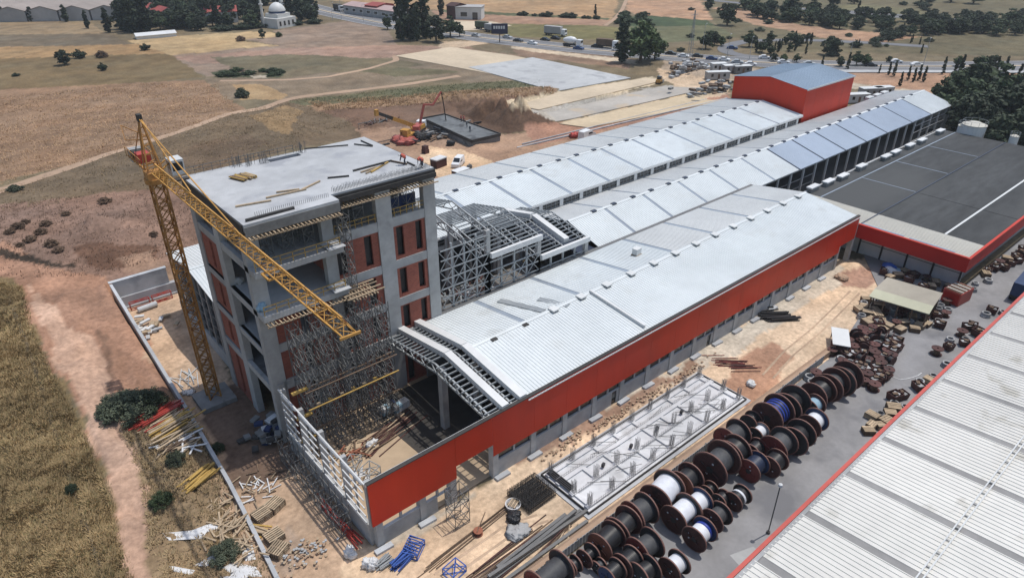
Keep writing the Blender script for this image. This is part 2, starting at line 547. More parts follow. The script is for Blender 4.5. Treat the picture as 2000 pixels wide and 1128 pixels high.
ZONES = [
    ([(-400, 40), (170, 42), (250, 92), (-400, 110)], (152, 128, 92)),
    ([(-400, 72), (215, 66), (265, 92), (-400, 104)], (120, 105, 82)),
    ([(-400, 100), (300, 86), (345, 106), (-400, 130)], (170, 134, 84)),
    ([(-400, 128), (335, 104), (395, 150), (300, 162), (-400, 200)], (126, 105, 68)),
    ([(-400, 196), (300, 160), (400, 156), (440, 190), (480, 215), (430, 240), (200, 310), (-400, 440)], (154, 120, 88)),
    ([(335, 108), (543, 89), (480, 78), (556, 70), (530, 60), (700, 38), (760, 62), (775, 84), (770, 110), (640, 122), (400, 150)], (154, 130, 108)),
    ([(340, 112), (545, 95), (780, 88), (1000, 93), (775, 112), (600, 118), (380, 125)], (170, 134, 110)),
    ([(247, 80), (330, 71), (490, 62), (530, 63), (552, 71), (465, 79), (543, 89), (440, 98), (335, 108)], (192, 160, 108)),
    ([(410, 112), (560, 106), (700, 112), (740, 120), (560, 138), (460, 136)], (122, 111, 82)),
    ([(400, 152), (560, 153), (700, 132), (770, 112), (1000, 145), (1075, 175), (950, 165), (840, 150), (700, 180), (560, 195), (440, 195)], (140, 120, 94)),
    ([(560, 135), (700, 120), (770, 116), (830, 126), (760, 140), (650, 142)], (124, 110, 80)),
    ([(700, 138), (760, 131), (880, 137), (902, 142), (770, 151)], (112, 104, 74)),
    ([(408, 141), (440, 136), (500, 149), (560, 141), (548, 152), (430, 152)], (82, 86, 58)),
    ([(488, 149), (520, 147), (520, 152), (492, 153)], (190, 172, 146)),
    ([(455, 165), (510, 165), (560, 185), (550, 195), (470, 195)], (174, 140, 92)),
    ([(-400, 470), (0, 375), (250, 290), (480, 215), (560, 195), (640, 190), (690, 215), (710, 270), (560, 290), (400, 360), (250, 378), (-400, 560)], (122, 102, 76)),
    ([(300, 320), (420, 330), (520, 280), (480, 260), (380, 280)], (118, 96, 72)),
    ([(490, 225), (560, 205), (590, 218), (560, 262), (520, 250)], (158, 126, 82)),
    ([(560, 197), (700, 183), (830, 168), (1070, 153), (1085, 172), (900, 178), (700, 200), (600, 207)], (108, 104, 72)),
    ([(600, 206), (700, 199), (900, 177), (1085, 168), (1088, 184), (900, 197), (760, 209), (620, 218)], (160, 126, 92)),
    ([(620, 216), (760, 207), (900, 194), (1080, 181), (1065, 198), (1000, 215), (1010, 245), (960, 268), (840, 245), (700, 258), (680, 236)], (128, 98, 76)),
    ([(-400, 560), (0, 400), (250, 374), (370, 362), (400, 420), (405, 480), (340, 520), (330, 545), (215, 548), (100, 540), (-400, 700)], (150, 116, 95)),
    ([(-400, 640), (0, 470), (100, 520), (215, 550), (270, 640), (375, 800), (445, 930), (505, 1060), (560, 1400), (240, 1400), (230, 1000), (150, 800), (60, 640), (-200, 700)], (180, 132, 100)),
    ([(0, 485), (60, 500), (150, 520), (148, 526), (60, 512), (0, 498)], (70, 58, 46)),
    ([(150, 480), (210, 470), (300, 485), (320, 515), (200, 530), (160, 515)], (122, 88, 66)),
    ([(225, 505), (290, 495), (330, 515), (320, 545), (240, 530)], (160, 126, 100)),
    ([(50, 555), (110, 600), (190, 690), (240, 790), (300, 900), (290, 1200), (250, 1200), (205, 930), (130, 740)], (206, 162, 130)),
    ([(180, 640), (200, 660), (235, 780), (215, 760)], (150, 112, 86)),
    ([(-600, 560), (0, 535), (40, 560), (80, 680), (150, 820), (215, 960), (255, 1128), (270, 1400), (-600, 1400)], (140, 117, 74)),
    ([(230, 830), (330, 770), (400, 850), (470, 1010), (530, 1160), (300, 1160), (280, 950)], (160, 132, 94)),
    ([(215, 556), (330, 545), (425, 600), (450, 745), (560, 830), (720, 1070), (1030, 1128), (1000, 1400), (560, 1400), (385, 830)], (206, 170, 134)),
    ([(385, 790), (450, 748), (600, 860), (570, 920), (450, 955)], (124, 100, 82)),  # the tower's cast shadow, painted darker into the ground colour
    ([(560, 1010), (600, 1060), (560, 1128), (520, 1090)], (188, 160, 134)),
    ([(700, 1075), (735, 1070), (1640, 508), (1700, 500), (1790, 540), (1690, 600), (1640, 700), (1480, 790), (1290, 930), (1050, 1120), (1000, 1400), (560, 1400)], (228, 194, 154)),
    ([(735, 1075), (1640, 515), (1665, 535), (1440, 690), (1000, 900), (800, 1060)], (206, 190, 166)),
    ([(1000, 900), (1060, 870), (1360, 700), (1370, 715), (1060, 900)], (168, 132, 106)),
    ([(1405, 770), (1440, 700), (1520, 665), (1545, 700), (1500, 760), (1460, 790)], (188, 140, 106)),
    ([(1635, 540), (1680, 515), (1730, 535), (1690, 560), (1640, 555)], (180, 138, 112)),
    ([(890, 205), (960, 198), (1000, 206), (1060, 222), (1085, 240), (1060, 252), (985, 262), (940, 246), (900, 225)], (100, 76, 58)),
    ([(690, 252), (840, 245), (960, 265), (1080, 255), (1200, 235), (1400, 190), (1425, 180), (1425, 215), (1100, 300), (850, 360), (740, 300)], (172, 136, 106)),
    ([(900, 212), (960, 202), (1000, 208), (1060, 224), (1080, 240), (1050, 250), (985, 262), (940, 248)], (104, 80, 62)),
    ([(825, 285), (900, 292), (1000, 332), (870, 358), (835, 330)], (222, 184, 140)),
    ([(975, 198), (1270, 150), (1300, 158), (1060, 222)], (212, 190, 152)),
    ([(1030, 214), (1300, 166), (1390, 170), (1120, 232), (1080, 236)], (186, 178, 164)),
    ([(1150, 205), (1240, 188), (1230, 198), (1150, 212)], (214, 184, 138)),
    ([(1085, 240), (1390, 172), (1425, 195), (1150, 250)], (208, 182, 140)),
    ([(1285, 132), (1420, 155), (1420, 185), (1370, 200), (1290, 152)], (212, 180, 142)),
    ([(1020, 245), (1130, 235), (1420, 185), (1425, 200), (1050, 285)], (176, 128, 100)),
    ([(860, 96), (1010, 85), (1240, 115), (1230, 135), (1000, 108), (895, 95)], (150, 120, 94)),
    ([(905, 80), (1000, 90), (1010, 108), (930, 98)], (126, 110, 82)),
    ([(860, 82), (960, 78), (960, 84), (880, 96), (860, 100)], (200, 172, 138)),
    ([(1000, 90), (1240, 118), (1240, 126), (1000, 96)], (214, 190, 156)),
    ([(640, -50), (1230, -60), (1195, 40), (1000, 30), (860, 20), (640, 0)], (182, 144, 98)),
    ([(840, 20), (1000, 30), (1195, 40), (1175, 51), (990, 46), (880, 48)], (174, 134, 104)),
    ([(860, 18), (1000, 26), (1190, 36), (1190, 39), (1000, 31), (870, 25)], (96, 100, 66)),
    ([(975, 46), (1170, 50), (1215, 55), (1215, 80), (1010, 72), (950, 62)], (124, 116, 68)),
    ([(1230, -60), (1330, -60), (1410, 40), (1260, 36), (1222, 20)], (190, 146, 108)),
    ([(1195, 36), (1262, 30), (1380, 40), (1396, 50), (1222, 54)], (78, 92, 60)),
    ([(1210, 52), (1400, 50), (1450, 72), (1300, 84), (1215, 80)], (114, 113, 78)),
    ([(1330, -60), (2600, -60), (2600, 120), (1470, 100), (1440, 72), (1396, 46)], (114, 104, 74)),
    ([(1390, 15), (1440, 14), (1500, 34), (1560, 48), (1700, 63), (1800, 72), (1720, 84), (1600, 74), (1540, 60), (1470, 48)], (178, 138, 104)),
    ([(1560, 0), (1700, 12), (1810, 20), (1810, 50), (1650, 22)], (122, 116, 80)),
    ([(1660, 135), (2600, 150), (2600, 300), (1850, 190), (1700, 178), (1660, 165)], (178, 136, 102)),
    ([(1655, 160), (1850, 186), (1850, 196), (1655, 172)], (196, 178, 150)),
    ([(1300, 118), (1480, 135), (1480, 160), (1420, 158), (1290, 135)], (180, 158, 132)),
]


def inpoly(px, py, poly):
    r = np.zeros(px.shape, bool)
    n = len(poly)
    for i in range(n):
        x0, y0 = poly[i]
        x1, y1 = poly[(i + 1) % n]
        if y0 == y1:
            continue
        c = ((y0 > py) != (y1 > py)) & (px < (x1 - x0) * (py - y0) / (y1 - y0) + x0)
        r ^= c
    return r


def spaced(*seg):
    a = []
    for x0, x1, st in seg:
        a += list(np.arange(x0, x1, st))
    a.append(seg[-1][1])
    return np.array(a)


def make_ground():
    xs = spaced((-3500, -400, 150), (-400, -60, 12), (-60, 140, .62), (140, 190, .9), (190, 280, 1.4), (280, 460, 2.5), (460, 900, 14), (900, 4200, 150))
    ys = spaced((-1200, -60, 60), (-60, 15, 2.5), (15, 150, .62), (150, 240, 1.0), (240, 330, 1.6), (330, 620, 3), (620, 1000, 14), (1000, 4200, 150))
    X, Y = np.meshgrid(xs, ys)
    X = X.ravel()
    Y = Y.ravel()
    Z = terrain_z(X, Y)
    jx = X + 3.4 * fbm(X, Y, 5, 5, 11)
    jy = Y + 3.4 * fbm(X, Y, 5, 5, 14)
    u, v, w = project(jx, jy, Z)
    c = np.tile(np.array(A(128, 112, 82)), (len(X), 1))
    ok = w > 5
    for poly, rgb in ZONES:
        m = inpoly(u, v, poly) & ok
        c[m] = A(*rgb)
    n = 1 + .55 * fbm(X, Y, 3.4, 5, 20) + .42 * fbm(X, Y, 24, 4, 25) + .25 * fbm(X * .35 + Y * .1, Y, 5, 4, 41)
    hue = .14 * fbm(X, Y, 12, 4, 31)
    c = c * n[:, None] * np.stack([1 + hue, np.ones_like(hue), 1 - hue], -1)
    nx, ny = len(xs), len(ys)
    me = bpy.data.meshes.new('ground')
    i = np.arange(nx * ny).reshape(ny, nx)
    q = np.stack([i[:-1, :-1], i[:-1, 1:], i[1:, 1:], i[1:, :-1]], -1).reshape(-1, 4)
    me.vertices.add(nx * ny)
    me.vertices.foreach_set('co', (np.stack([X, Y, Z], -1) * S).ravel())
    me.loops.add(q.size)
    me.loops.foreach_set('vertex_index', q.ravel().astype(np.int32))
    me.polygons.add(len(q))
    me.polygons.foreach_set('loop_start', np.arange(0, q.size, 4, dtype=np.int32))
    me.polygons.foreach_set('use_smooth', np.ones(len(q), bool))
    me.update()
    at = me.color_attributes.new('soil', 'FLOAT_COLOR', 'POINT')
    at.data.foreach_set('color', np.concatenate([np.clip(c, 0, 1), np.ones((len(c), 1))], 1).ravel())
    m = M('soil', (1, 1, 1), .97, .30, 1.5, .12, bump=.6, spec=.15)
    t = m.node_tree
    b = t.nodes['Principled BSDF']
    an = t.nodes.new('ShaderNodeAttribute')
    an.attribute_name = 'soil'
    hs = [k for k in t.nodes if k.type == 'HUE_SAT'][0]
    t.links.new(an.outputs['Color'], hs.inputs['Color'])
    me.materials.append(m)
    o = bpy.data.objects.new('ground', me)
    COL.objects.link(o)
    o['kind'] = 'structure'


make_ground()


def sheet(name, poly, z, mat, thick=.12):
    """flat paving given by world points"""
    return struct(MB().prism([(p[0], p[1]) for p in poly], z - thick, z), name, mat)


def px_sheet(name, pts, z, mat, thick=.15):
    q = [P(a, b, z)[:2] for a, b in pts]
    ar = sum(q[i][0] * q[(i + 1) % len(q)][1] - q[(i + 1) % len(q)][0] * q[i][1] for i in range(len(q)))
    if ar < 0:
        q = q[::-1]
    return sheet(name, q, z, mat, thick)


def ribbon(name, pts, width, mat, lift=.06, step=3., ter=True, edge=.0):
    """a road or track along world points, following the terrain"""
    pts = [np.array(p[:2], float) for p in pts]
    d = [0]
    for a, b in zip(pts, pts[1:]):
        d.append(d[-1] + np.linalg.norm(b - a))
    n = max(2, int(d[-1] / step))
    tt = np.linspace(0, d[-1], n)
    # smooth by Catmull-like averaging of the linear path
    px = np.interp(tt, d, [p[0] for p in pts])
    py = np.interp(tt, d, [p[1] for p in pts])
    k = max(1, n // 24)
    if k > 1:
        ker = np.ones(2 * k + 1) / (2 * k + 1)
        px = np.convolve(np.pad(px, k, 'edge'), ker, 'valid')
        py = np.convolve(np.pad(py, k, 'edge'), ker, 'valid')
    tx = np.gradient(px)
    ty = np.gradient(py)
    ln = np.hypot(tx, ty) + 1e-9
    nx_, ny_ = -ty / ln, tx / ln
    mb = MB()
    vs, fs = [], []
    for i in range(n):
        for s_ in (-.5, -.17, .17, .5):
            w = width * s_ * (1 + edge * (vnoise(np.array([i * .7]), np.array([s_ * 9]))[0] - .5))
            x, y = px[i] + nx_[i] * w, py[i] + ny_[i] * w
            z = float(terrain_z(np.array([x]), np.array([y]))[0]) if ter else 0.
            vs.append((x, y, z + lift - (.05 if ter and abs(s_) > .3 else 0)))
    for i in range(n - 1):
        for j in range(3):
            a = i * 4 + j
            fs.append((a, a + 4, a + 5, a + 1)[::-1])
    mb.add(vs, fs)
    return struct(mb, name, mat, smooth=True)


MT['paver_grey'] = M('grey_gravel', A(186, 178, 166), .95, .1, .5, .14, stain=(A(206, 180, 142), .10, .56))
MT['limestone_y'] = M('yellow_lime', A(212, 188, 148), .95, .1, .6, .12, bump=.05)
# yard, plaza, roads
sheet('asphalt_yard', [(10, 17.), (300, 17.), (300, 29.8), (136.6, 29.8), (136.6, 49), (124, 40), (104, 36), (96, 34.6), (10, 34.6)], .14, 'asphalt', .2)
sheet('concrete_patch', [P(1425, 1085), P(1470, 1068), P(1500, 1090), P(1462, 1125)][::-1], .148, 'concrete', .1)
px_sheet('lime_plaza', [(772, 109), (880, 92), (1000, 108), (1205, 150), (1085, 178), (1000, 152)], .16, 'limestone')
px_sheet('lime_terrace', [(978, 199), (1262, 152), (1292, 158), (1052, 214)], .34, 'limestone', .4)
px_sheet('grey_terrace', [(1042, 219), (1295, 169), (1385, 172), (1115, 232), (1085, 237)], .30, 'paver_grey', .36)
px_sheet('yellow_terrace', [(1092, 241), (1388, 175), (1420, 195), (1150, 249)], .32, 'limestone_y', .38)
px_sheet('paved_pad', [(915, 131), (1040, 112), (1232, 152), (1085, 178)], .30, 'paver', .3)
ribbon('dirt_track', [G(a, b) for a, b in [(-260, 470), (0, 370), (120, 332), (250, 288), (360, 255), (450, 222), (560, 192), (700, 176), (800, 164), (905, 147)]], 3.4, 'track', .07, 2.5, edge=.5)
ribbon('field_track', [G(a, b) for a, b in [(430, 158), (560, 156), (640, 150), (720, 134), (775, 118), (770, 109)]], 2.6, 'track', .06, 3., edge=.5)
HWY = [(560, 2), (640, 24), (740, 45), (850, 62), (1000, 82), (1150, 98), (1300, 110), (1450, 121), (1600, 128), (1800, 131), (2100, 128), (2500, 118)]
HW = [P(a, b) for a, b in HWY]
ribbon('highway', HW, 21, 'road', .10, 6., False)
for off in (-10, -3.2, 3.2, 10):
    q = []
    for i, p in enumerate(HW):
        a, b = HW[max(0, i - 1)], HW[min(len(HW) - 1, i + 1)]
        t = (b - a)[:2]
        t /= np.linalg.norm(t)
        q.append((p[0] - t[1] * off, p[1] + t[0] * off))
    ribbon('lane_marking', q, .35, 'paint', .14, 6., False)
ribbon('median_strip', HW, 1.6, 'limestone', .22, 6., False)
px_sheet('median_kerb', [(1620, 136), (2000, 138), (2000, 142), (1620, 141)], .3, 'paver')
ribbon('slip_road', [P(a, b) for a, b in [(1540, 116), (1470, 112), (1428, 106), (1412, 97), (1425, 88), (1460, 80), (1560, 78), (1700, 84), (1820, 92)]], 7.5, 'road', .12, 3., False)
ribbon('hill_road', [P(a, b) for a, b in [(1380, 0), (1450, 7), (1540, 15), (1640, 24), (1760, 34), (1900, 40)]], 9, 'road', .12, 5., False)
ribbon('hill_road', [P(a, b) for a, b in [(1600, 18), (1720, 27), (1850, 37), (2000, 46)]], 7, 'road', .13, 5., False)
ribbon('farm_track', [P(a, b) for a, b in [(1232, -20), (1215, 20), (1200, 38), (1180, 52)]], 2.6, 'track', .1, 4., False)
px_sheet('service_apron', [(880, 40), (960, 42), (1000, 50), (960, 58), (900, 60), (870, 50)], .12, 'limestone')
MT['ditch'] = M('ditch_soil', A(92, 80, 60), .95, .3, 1.5, .2)
ribbon('field_ditch', [G(a, b) for a, b in [(15, 575), (40, 640), (62, 700), (85, 770), (110, 850), (138, 945), (165, 1020), (200, 1128), (225, 1220)]], .55, 'ditch', .10, 1., edge=.9)
MT['rut'] = M('wheel_rut', A(196, 164, 130), .96, .2, 1.2, .2, bump=.2)
for k_, pts_ in enumerate(([(860, 1128), (1000, 1030), (1060, 1010)], [(1500, 735), (1540, 690), (1600, 640), (1670, 570)])):
    for off in (-.75, .75):
        q_ = [P(a, b) for a, b in pts_]
        ribbon('wheel_rut', [(p[0] - off * .3, p[1] + off) for p in q_], .34, 'rut', .045, 1.2, True, .8)

# ================================================================== THE THREE NEW HALLS
K0, KD = 23.1, 5.65
KX = [K0 + KD * k for k in range(41)]
RIB = .52


def roof_z(h, y):
    y0, yr, y1, z0, zr, z1 = h
    return z0 + (zr - z0) * (y - y0) / (yr - y0) if y <= yr else zr + (z1 - zr) * (y - yr) / (y1 - yr)


def corrugated(x0, x1, ya, za, yb, zb, th=.12, pitch=RIB, rib=.06):
    """profiled roof sheet between ridge (a) and eave (b), ribs running down the slope"""
    mb = MB()
    n = max(1, int(round((x1 - x0) / pitch)))
    p = (x1 - x0) / n
    prof = []
    for i in range(n):
        x = x0 + i * p
        prof += [(x, 0), (x + p - .17, 0), (x + p - .14, rib), (x + p - .03, rib)]
    prof.append((x1, 0))
    k = len(prof)
    vs = [(x, ya, za + h) for x, h in prof] + [(x, yb, zb + h) for x, h in prof]
    up = yb < ya
    fs = [((i, k + i, k + i + 1, i + 1) if up else (i, i + 1, k + i + 1, k + i)) for i in range(k - 1)]
    mb.add(vs, fs)
    b = [(x0, ya, za - th), (x1, ya, za - th), (x0, yb, zb - th), (x1, yb, zb - th)]
    mb.add(b, [(0, 1, 3, 2) if up else (0, 2, 3, 1)])
    o = len(mb.v) - 4
    mb.f.append((0, o, o + 2, k))
    mb.f.append((k - 1, 2 * k - 1, o + 3, o + 1))
    mb.f.append((k, o + 2, o + 3, 2 * k - 1))
    return mb


def roof_slopes(root, h, cuts, mats, strip_w=.95, strip_mat='strip', front=True, rear=True, front_strips=True):
    """cuts: bay limits along X; a strip light lies at every inner cut"""
    y0, yr, y1, z0, zr, z1 = h
    for side in (0, 1):
        if (side == 0 and not front) or (side == 1 and not rear):
            continue
        yb, zb = (y0 - .35, z0 - .35 * (zr - z0) / (yr - y0)) if side == 0 else (y1, z1)
        st = front_strips if side == 0 else True
        cc = cuts if st else [cuts[0], cuts[-1]]
        for i in range(len(cc) - 1):
            xa = cc[i] + (strip_w / 2 if i > 0 else 0)
            xb = cc[i + 1] - (strip_w / 2 if i < len(cc) - 2 else 0)
            mt = mats(side, i)
            corrugated(xa, xb, yr, zr, yb, zb).build('roof_panel', mt, root)
        if st:
            for c in cc[1:-1]:
                mb = MB()
                e = strip_w / 2 - .01
                dz = -.06
                vs = [(c - e, yr, zr + dz), (c + e, yr, zr + dz), (c + e, yb, zb + dz), (c - e, yb, zb + dz)]
                vs += [(a, b, z - .08) for a, b, z in vs]
                q = [(0, 3, 2, 1), (4, 5, 6, 7), (0, 1, 5, 4), (1, 2, 6, 5), (2, 3, 7, 6), (3, 0, 4, 7)]
                if side == 1:
                    q = [f[::-1] for f in q]
                mb.add(vs, q)
                mb.build('strip_light', strip_mat(side, c) if callable(strip_mat) else strip_mat, root)
    # ridge cap
    mb = MB()
    x0, x1 = cuts[0], cuts[-1]
    for sgn, (yy, zz) in ((1, (yr - .35, zr - .35 * (zr - z0) / (yr - y0) + .075)), (-1, (yr + .35, zr - .35 * (zr - z1) / (y1 - yr) + .075))):
        a = [(x0, yr, zr + .10), (x1, yr, zr + .10), (x1, yy, zz), (x0, yy, zz)]
        mb.add(a, [(0, 3, 2, 1) if sgn == 1 else (0, 1, 2, 3)])
    mb.build('ridge_cap', 'roof', root)


def hood(root, x, y, z, open_=False, w=.95):
    mb = MB()
    mb.box(x - w / 2, x + w / 2, y - .5, y + .5, z - .3, z + .10)
    c = mb.build('skylight_kerb', 'steel_dk' if not open_ else 'ply_dk', root)
    if not open_:
        m2 = MB()
        m2.box(x - w / 2 - .12, x + w / 2 + .12, y - .62, y + .62, z + .22, z + .42)
        m2.build('cover', 'roof_grey', c)
        m3 = MB()
        m3.box(x - w / 2 + .1, x + w / 2 - .1, y - .4, y + .4, z + .10, z + .22)
        m3.build('louvre', 'flash', c)


def shadow_gap_box(mb, x0, x1, y, z0, z1):
    return mb.box(x0, x1, y - .1, y + .1, z0, z1)


MT['floor_dk'] = M('dark_floor', (.055, .05, .045), .95, .25, .6, .2, bump=.1)
# ---- front hall -------------------------------------------------------------------------------
FHZ = (49.2, 60.6, 72.0, 9.55, 11.15, 9.5)
fh = T('factory_hall', 'front white-roofed hall with a long red fascia over a grey window wall', 'hall', (76, 60, 0))
FX0, FX1 = 44.6, 130.6
cutsF = [FX0, 54.3, 65.8, 77.1, 88.2, 99.7, 111.1, 122.1, FX1]
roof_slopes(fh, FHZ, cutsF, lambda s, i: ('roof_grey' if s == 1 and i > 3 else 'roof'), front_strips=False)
for i, x in enumerate([48.3 + 5.62 * k for k in range(15)]):
    hood(fh, x, 60.25, 11.1, i < 2)
# red cladding, one panel per bay
fac = [22.3] + [KX[2] - .9] + [39.0] + KX[4:19] + [130.6]
for a, b in zip(fac, fac[1:]):
    zb = 3.65
    if 32 < a < 34:
        zb = 5.5
    if a > 124:
        zb = 5.0
    m = MB().box(a + .012, b - .012, 48.98, 49.16, zb, 9.75)
    m.build('cladding_panel', 'red', fh)
MB().box(22.25, 130.65, 48.93, 49.45, 9.752, 9.86).build('coping', 'ply_dk', fh)
MB().box(22.25, 44.0, 49.22, 49.60, 9.3, 9.748).build('edge_gutter', 'white', fh)
# columns and walls
for k in range(0, 20):
    x = KX[k]
    if k == 2:
        x = 33.0
    if k == 3:
        x = 39.4
    MB().box(x - .42, x + .42, 49.0 if k in (2, 3, 18, 19) else 49.06, 49.9, 0, 9.2).build('column', 'concrete', fh)
for k in list(range(0, 2)) + list(range(3, 18)):
    a = (KX[k] if k != 3 else 39.4) + .42
    b = (KX[k + 1] if k != 1 else 33.0) - .42
    mid = (a + b) / 2
    if k in (1,):
        MB().box(a, b - 1.8, 49.2, 49.5, 0, 2.35).build('wall_panel', 'concrete', fh)
        MB().box(b - .5, b, 49.2, 49.5, 0, 2.35).build('wall_panel', 'concrete', fh)
    elif k in (6, 10):
        MB().box(a, b - 1.5, 49.2, 49.5, 0, 2.35).build('wall_panel', 'concrete', fh)
        MB().box(b - .5, b, 49.2, 49.5, 0, 2.35).build('wall_panel', 'concrete', fh)
        MB().box(b - 1.5, b - .5, 49.36, 49.46, 0.02, 2.35).build('door_leaf', 'glass', fh)
    else:
        MB().box(a, b, 49.2, 49.5, 0, 2.35).build('wall_panel', 'concrete', fh)
    MB().box(a, b, 49.2, 49.48, 3.5, 4.4).build('lintel', 'concrete', fh)
    MB().box(mid - .14, mid + .14, 49.22, 49.46, 2.35, 3.5).build('mullion', 'concrete', fh)
    MB().box(a, b, 49.12, 49.5, 2.352, 2.44).build('sill', 'concrete_lt', fh)
    if k >= 3:
        for c, d in ((a, mid - .14), (mid + .14, b)):
            w = MB()
            for r in ((c, d, 2.44, 2.52), (c, d, 3.42, 3.5), (c, c + .07, 2.52, 3.42), (d - .07, d, 2.52, 3.42)):
                w.box(r[0], r[1], 49.36, 49.44, r[2], r[3])
            wo_ = w.build('window_frame', 'steel_dk', fh)
            MB().box(c + .07, d - .07, 49.38, 49.42, 2.52, 3.42).build('pane', 'glass', wo_)
# plinth stones along the wall foot
for k in range(0, 18):
    if k in (2,):
        continue
    x = KX[k] + random.uniform(-.2, .2)
    MB().obox((x, 48.55, 0), 2.1, .7, .35, random.uniform(-.05, .05)).build('pad_footing', 'concrete_lt', fh)
# rear gutter, rear columns, floor
MB().box(44.6, 130.6, 72.0, 72.9, 9.15, 9.42).build('valley_gutter', 'steel_dk', fh)
for k in list(range(0, 6)):
    MB().box(KX[k] - .5, KX[k] + .5, 71.9, 72.9, 0, 9.2).build('column', 'concrete', fh)
for k in (3, 4):
    MB().box(KX[k] - .45, KX[k] + .45, 60.2, 61.1, 0, 9.9).build('column', 'concrete', fh)
MB().box(23.5, 44, 72.0, 72.7, 8.0, 9.3).build('tie_beam', 'concrete', fh)
MB().box(22.6, 130, 49.6, 72.8, .02, .12).build('floor_slab', 'slab', fh)
MB().prism([(34.6, 54.5), (44, 53.5), (130, 53.5), (130, 71.5), (33.8, 71.5)], .121, .17).build('dark_floor', 'floor_dk', fh)  # darker area laid over the floor slab
MB().box(44.7, 130.4, 71.6, 71.9, 0, 9.1).build('partition_wall', 'concrete_old', fh)
# left end wall: low wall, posts and rails
MB().box(22.3, 22.7, 49.9, 70.4, -2.4, 3.1).build('end_wall', 'concrete', fh)
for y in (49.7, 54.9, 60.2, 65.4, 70.3):
    MB().box(22.32, 22.95, y - .26, y + .26, 3.1, 9.5 if y > 50 else 9.7).build('end_post', 'concrete', fh)
for y in (52.3, 57.5, 62.8, 67.8):
    MB().box(22.35, 22.55, y - .09, y + .09, 3.1, 8.9).build('end_post', 'concrete', fh)
for i, z in enumerate((3.15, 4.4, 5.6, 6.8, 8.0, 9.1)):
    for ya, yb in ((50.1, 54.5), (55.3, 59.8), (60.6, 65.0), (65.8, 69.9)):
        MB().box(22.12, 22.24, ya, yb, z, z + (.4 if i == 0 else .13)).build('rail', 'frame_w', fh)
MB().box(22.12, 22.3, 49.5, 70.6, 9.52, 9.66).build('top_rail', 'frame_w', fh)
# open trusses and purlins at the unfinished end
for x in (39.1, 42.6):
    for (ya, za, yb, zb) in ((49.6, 9.4, 60.6, 11.0), (72, 9.4, 60.6, 11.0)):
        mb = MB()
        mb.beam((x, ya, za), (x, yb, zb), .22)
        mb.beam((x, ya, za - 1.0), (x, yb, zb - 1.3), .22)
        n = 9
        for i in range(n):
            t0, t1 = i / n, (i + 1) / n
            p = lambda t, low: (x, ya + (yb - ya) * t, za + (zb - za) * t - (1.0 + .3 * t if low else 0))
            mb.beam(p(t0, i % 2), p(t1, (i + 1) % 2), .13)
        mb.build('roof_truss', 'steel', fh)
for i in range(1, 13):
    for sgn in (-1, 1):
        y = 60.6 + sgn * i * .88
        z = 11.05 - i * .88 * .14
        MB().box(38.6, 44.5, y - .07, y + .07, z, z + .2).build('purlin', 'steel', fh)
for x in (41.2, 44.0):
    for sgn, (ya, za, yb, zb) in ((0, (49.3, 9.9, 60.9, 11.5)), (1, (72.2, 9.8, 60.9, 11.5))):
        mb = MB()
        mb.beam((x, ya, za), (x, yb, zb), 1.05, .75)
        mb.build('box_gutter', 'white', fh)
# things lying on the front roof
def on_front(px, py):
    for z in np.linspace(9.5, 11.2, 18):
        p = P(px, py, z)
        if abs(roof_z(FHZ, p[1]) - z) < .06:
            return p
    return P(px, py, 10.4)


p, q = on_front(1152, 571), on_front(1259, 640)
o = MB().beam((p[0], p[1], p[2] + .28), (q[0], q[1], q[2] + .28), .34, .42).build('roof_trim', 'white', None, org=tuple(p))
tag(o, 'long white trim piece lying down the front roof slope from the ridge', 'trim')
o = MB()
for a, b in (((1052, 585), (1110, 598)), ((975, 588), (1062, 608))):
    p, q = on_front(*a), on_front(*b)
    o.beam((p[0], p[1], p[2] + .18), (q[0], q[1], q[2] + .12), 1.1, .1)
o = o.build('roof_sheet_stack', 'steel', None, org=tuple(p))
tag(o, 'grey roofing sheets laid loose on the rear slope near the tower', 'sheets')
p = on_front(1243, 497)
t = T('roof_unit', 'small grey crate unit standing alone on the rear slope', 'crate', tuple(p))
MB().obox((p[0], p[1], p[2] - .1), 1.5, 1.2, .25, .1).build('base', 'wood', t)
MB().obox((p[0], p[1], p[2] + .152), 1.3, 1.0, 1.0, .1).build('casing', 'roof_grey', t)
MB().obox((p[0], p[1], p[2] + 1.155), 1.36, 1.06, .08, .1).build('lid', 'white', t)

# ---- middle hall -----------------------------------------------------------------------------
MHZ = (72.6, 81.7, 90.6, 8.5, 11.2, 9.4)
mh = T('factory_hall', 'middle white-roofed hall running behind the front hall, open steel posts at its far end', 'hall', (160, 81, 0))
cutsM = [83.6, 93.4, 104.6, 116.0, 127.2, 139.5, 150.3, 161.6, 172.4, 183.6, 195.7, 211.5, 224.6, 241.5]
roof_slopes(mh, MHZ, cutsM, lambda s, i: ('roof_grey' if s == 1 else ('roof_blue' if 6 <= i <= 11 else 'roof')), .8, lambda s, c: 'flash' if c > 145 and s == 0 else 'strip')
for i in range(26):
    x = 90.5 + 5.65 * i
    MB().box(x - .55, x + .55, 81.35, 82.05, 11.1, 11.42).build('ridge_vent', 'flash', mh)
for k in range(19, 39):
    MB().box(KX[k] - .2, KX[k] + .2, 72.45, 72.85, 0, 8.4).build('post', 'frame_w', mh)
    if k < 38:
        for z in (3.4, 5.4):
            if k > 34 or k < 24:
                MB().box(KX[k] + .16, KX[k + 1] - .16, 72.58, 72.7, z, z + .18).build('rail', 'steel', mh)
MB().box(130, 241.4, 72.3, 72.5, 8.0, 8.35).build('eave_beam', 'steel', mh)
for k in range(34, 38):
    for z in (1.8, 4.4, 6.4):
        MB().box(KX[k] + .16, KX[k + 1] - .16, 72.45, 72.57, z, z + .16).build('rail', 'frame_w', mh)
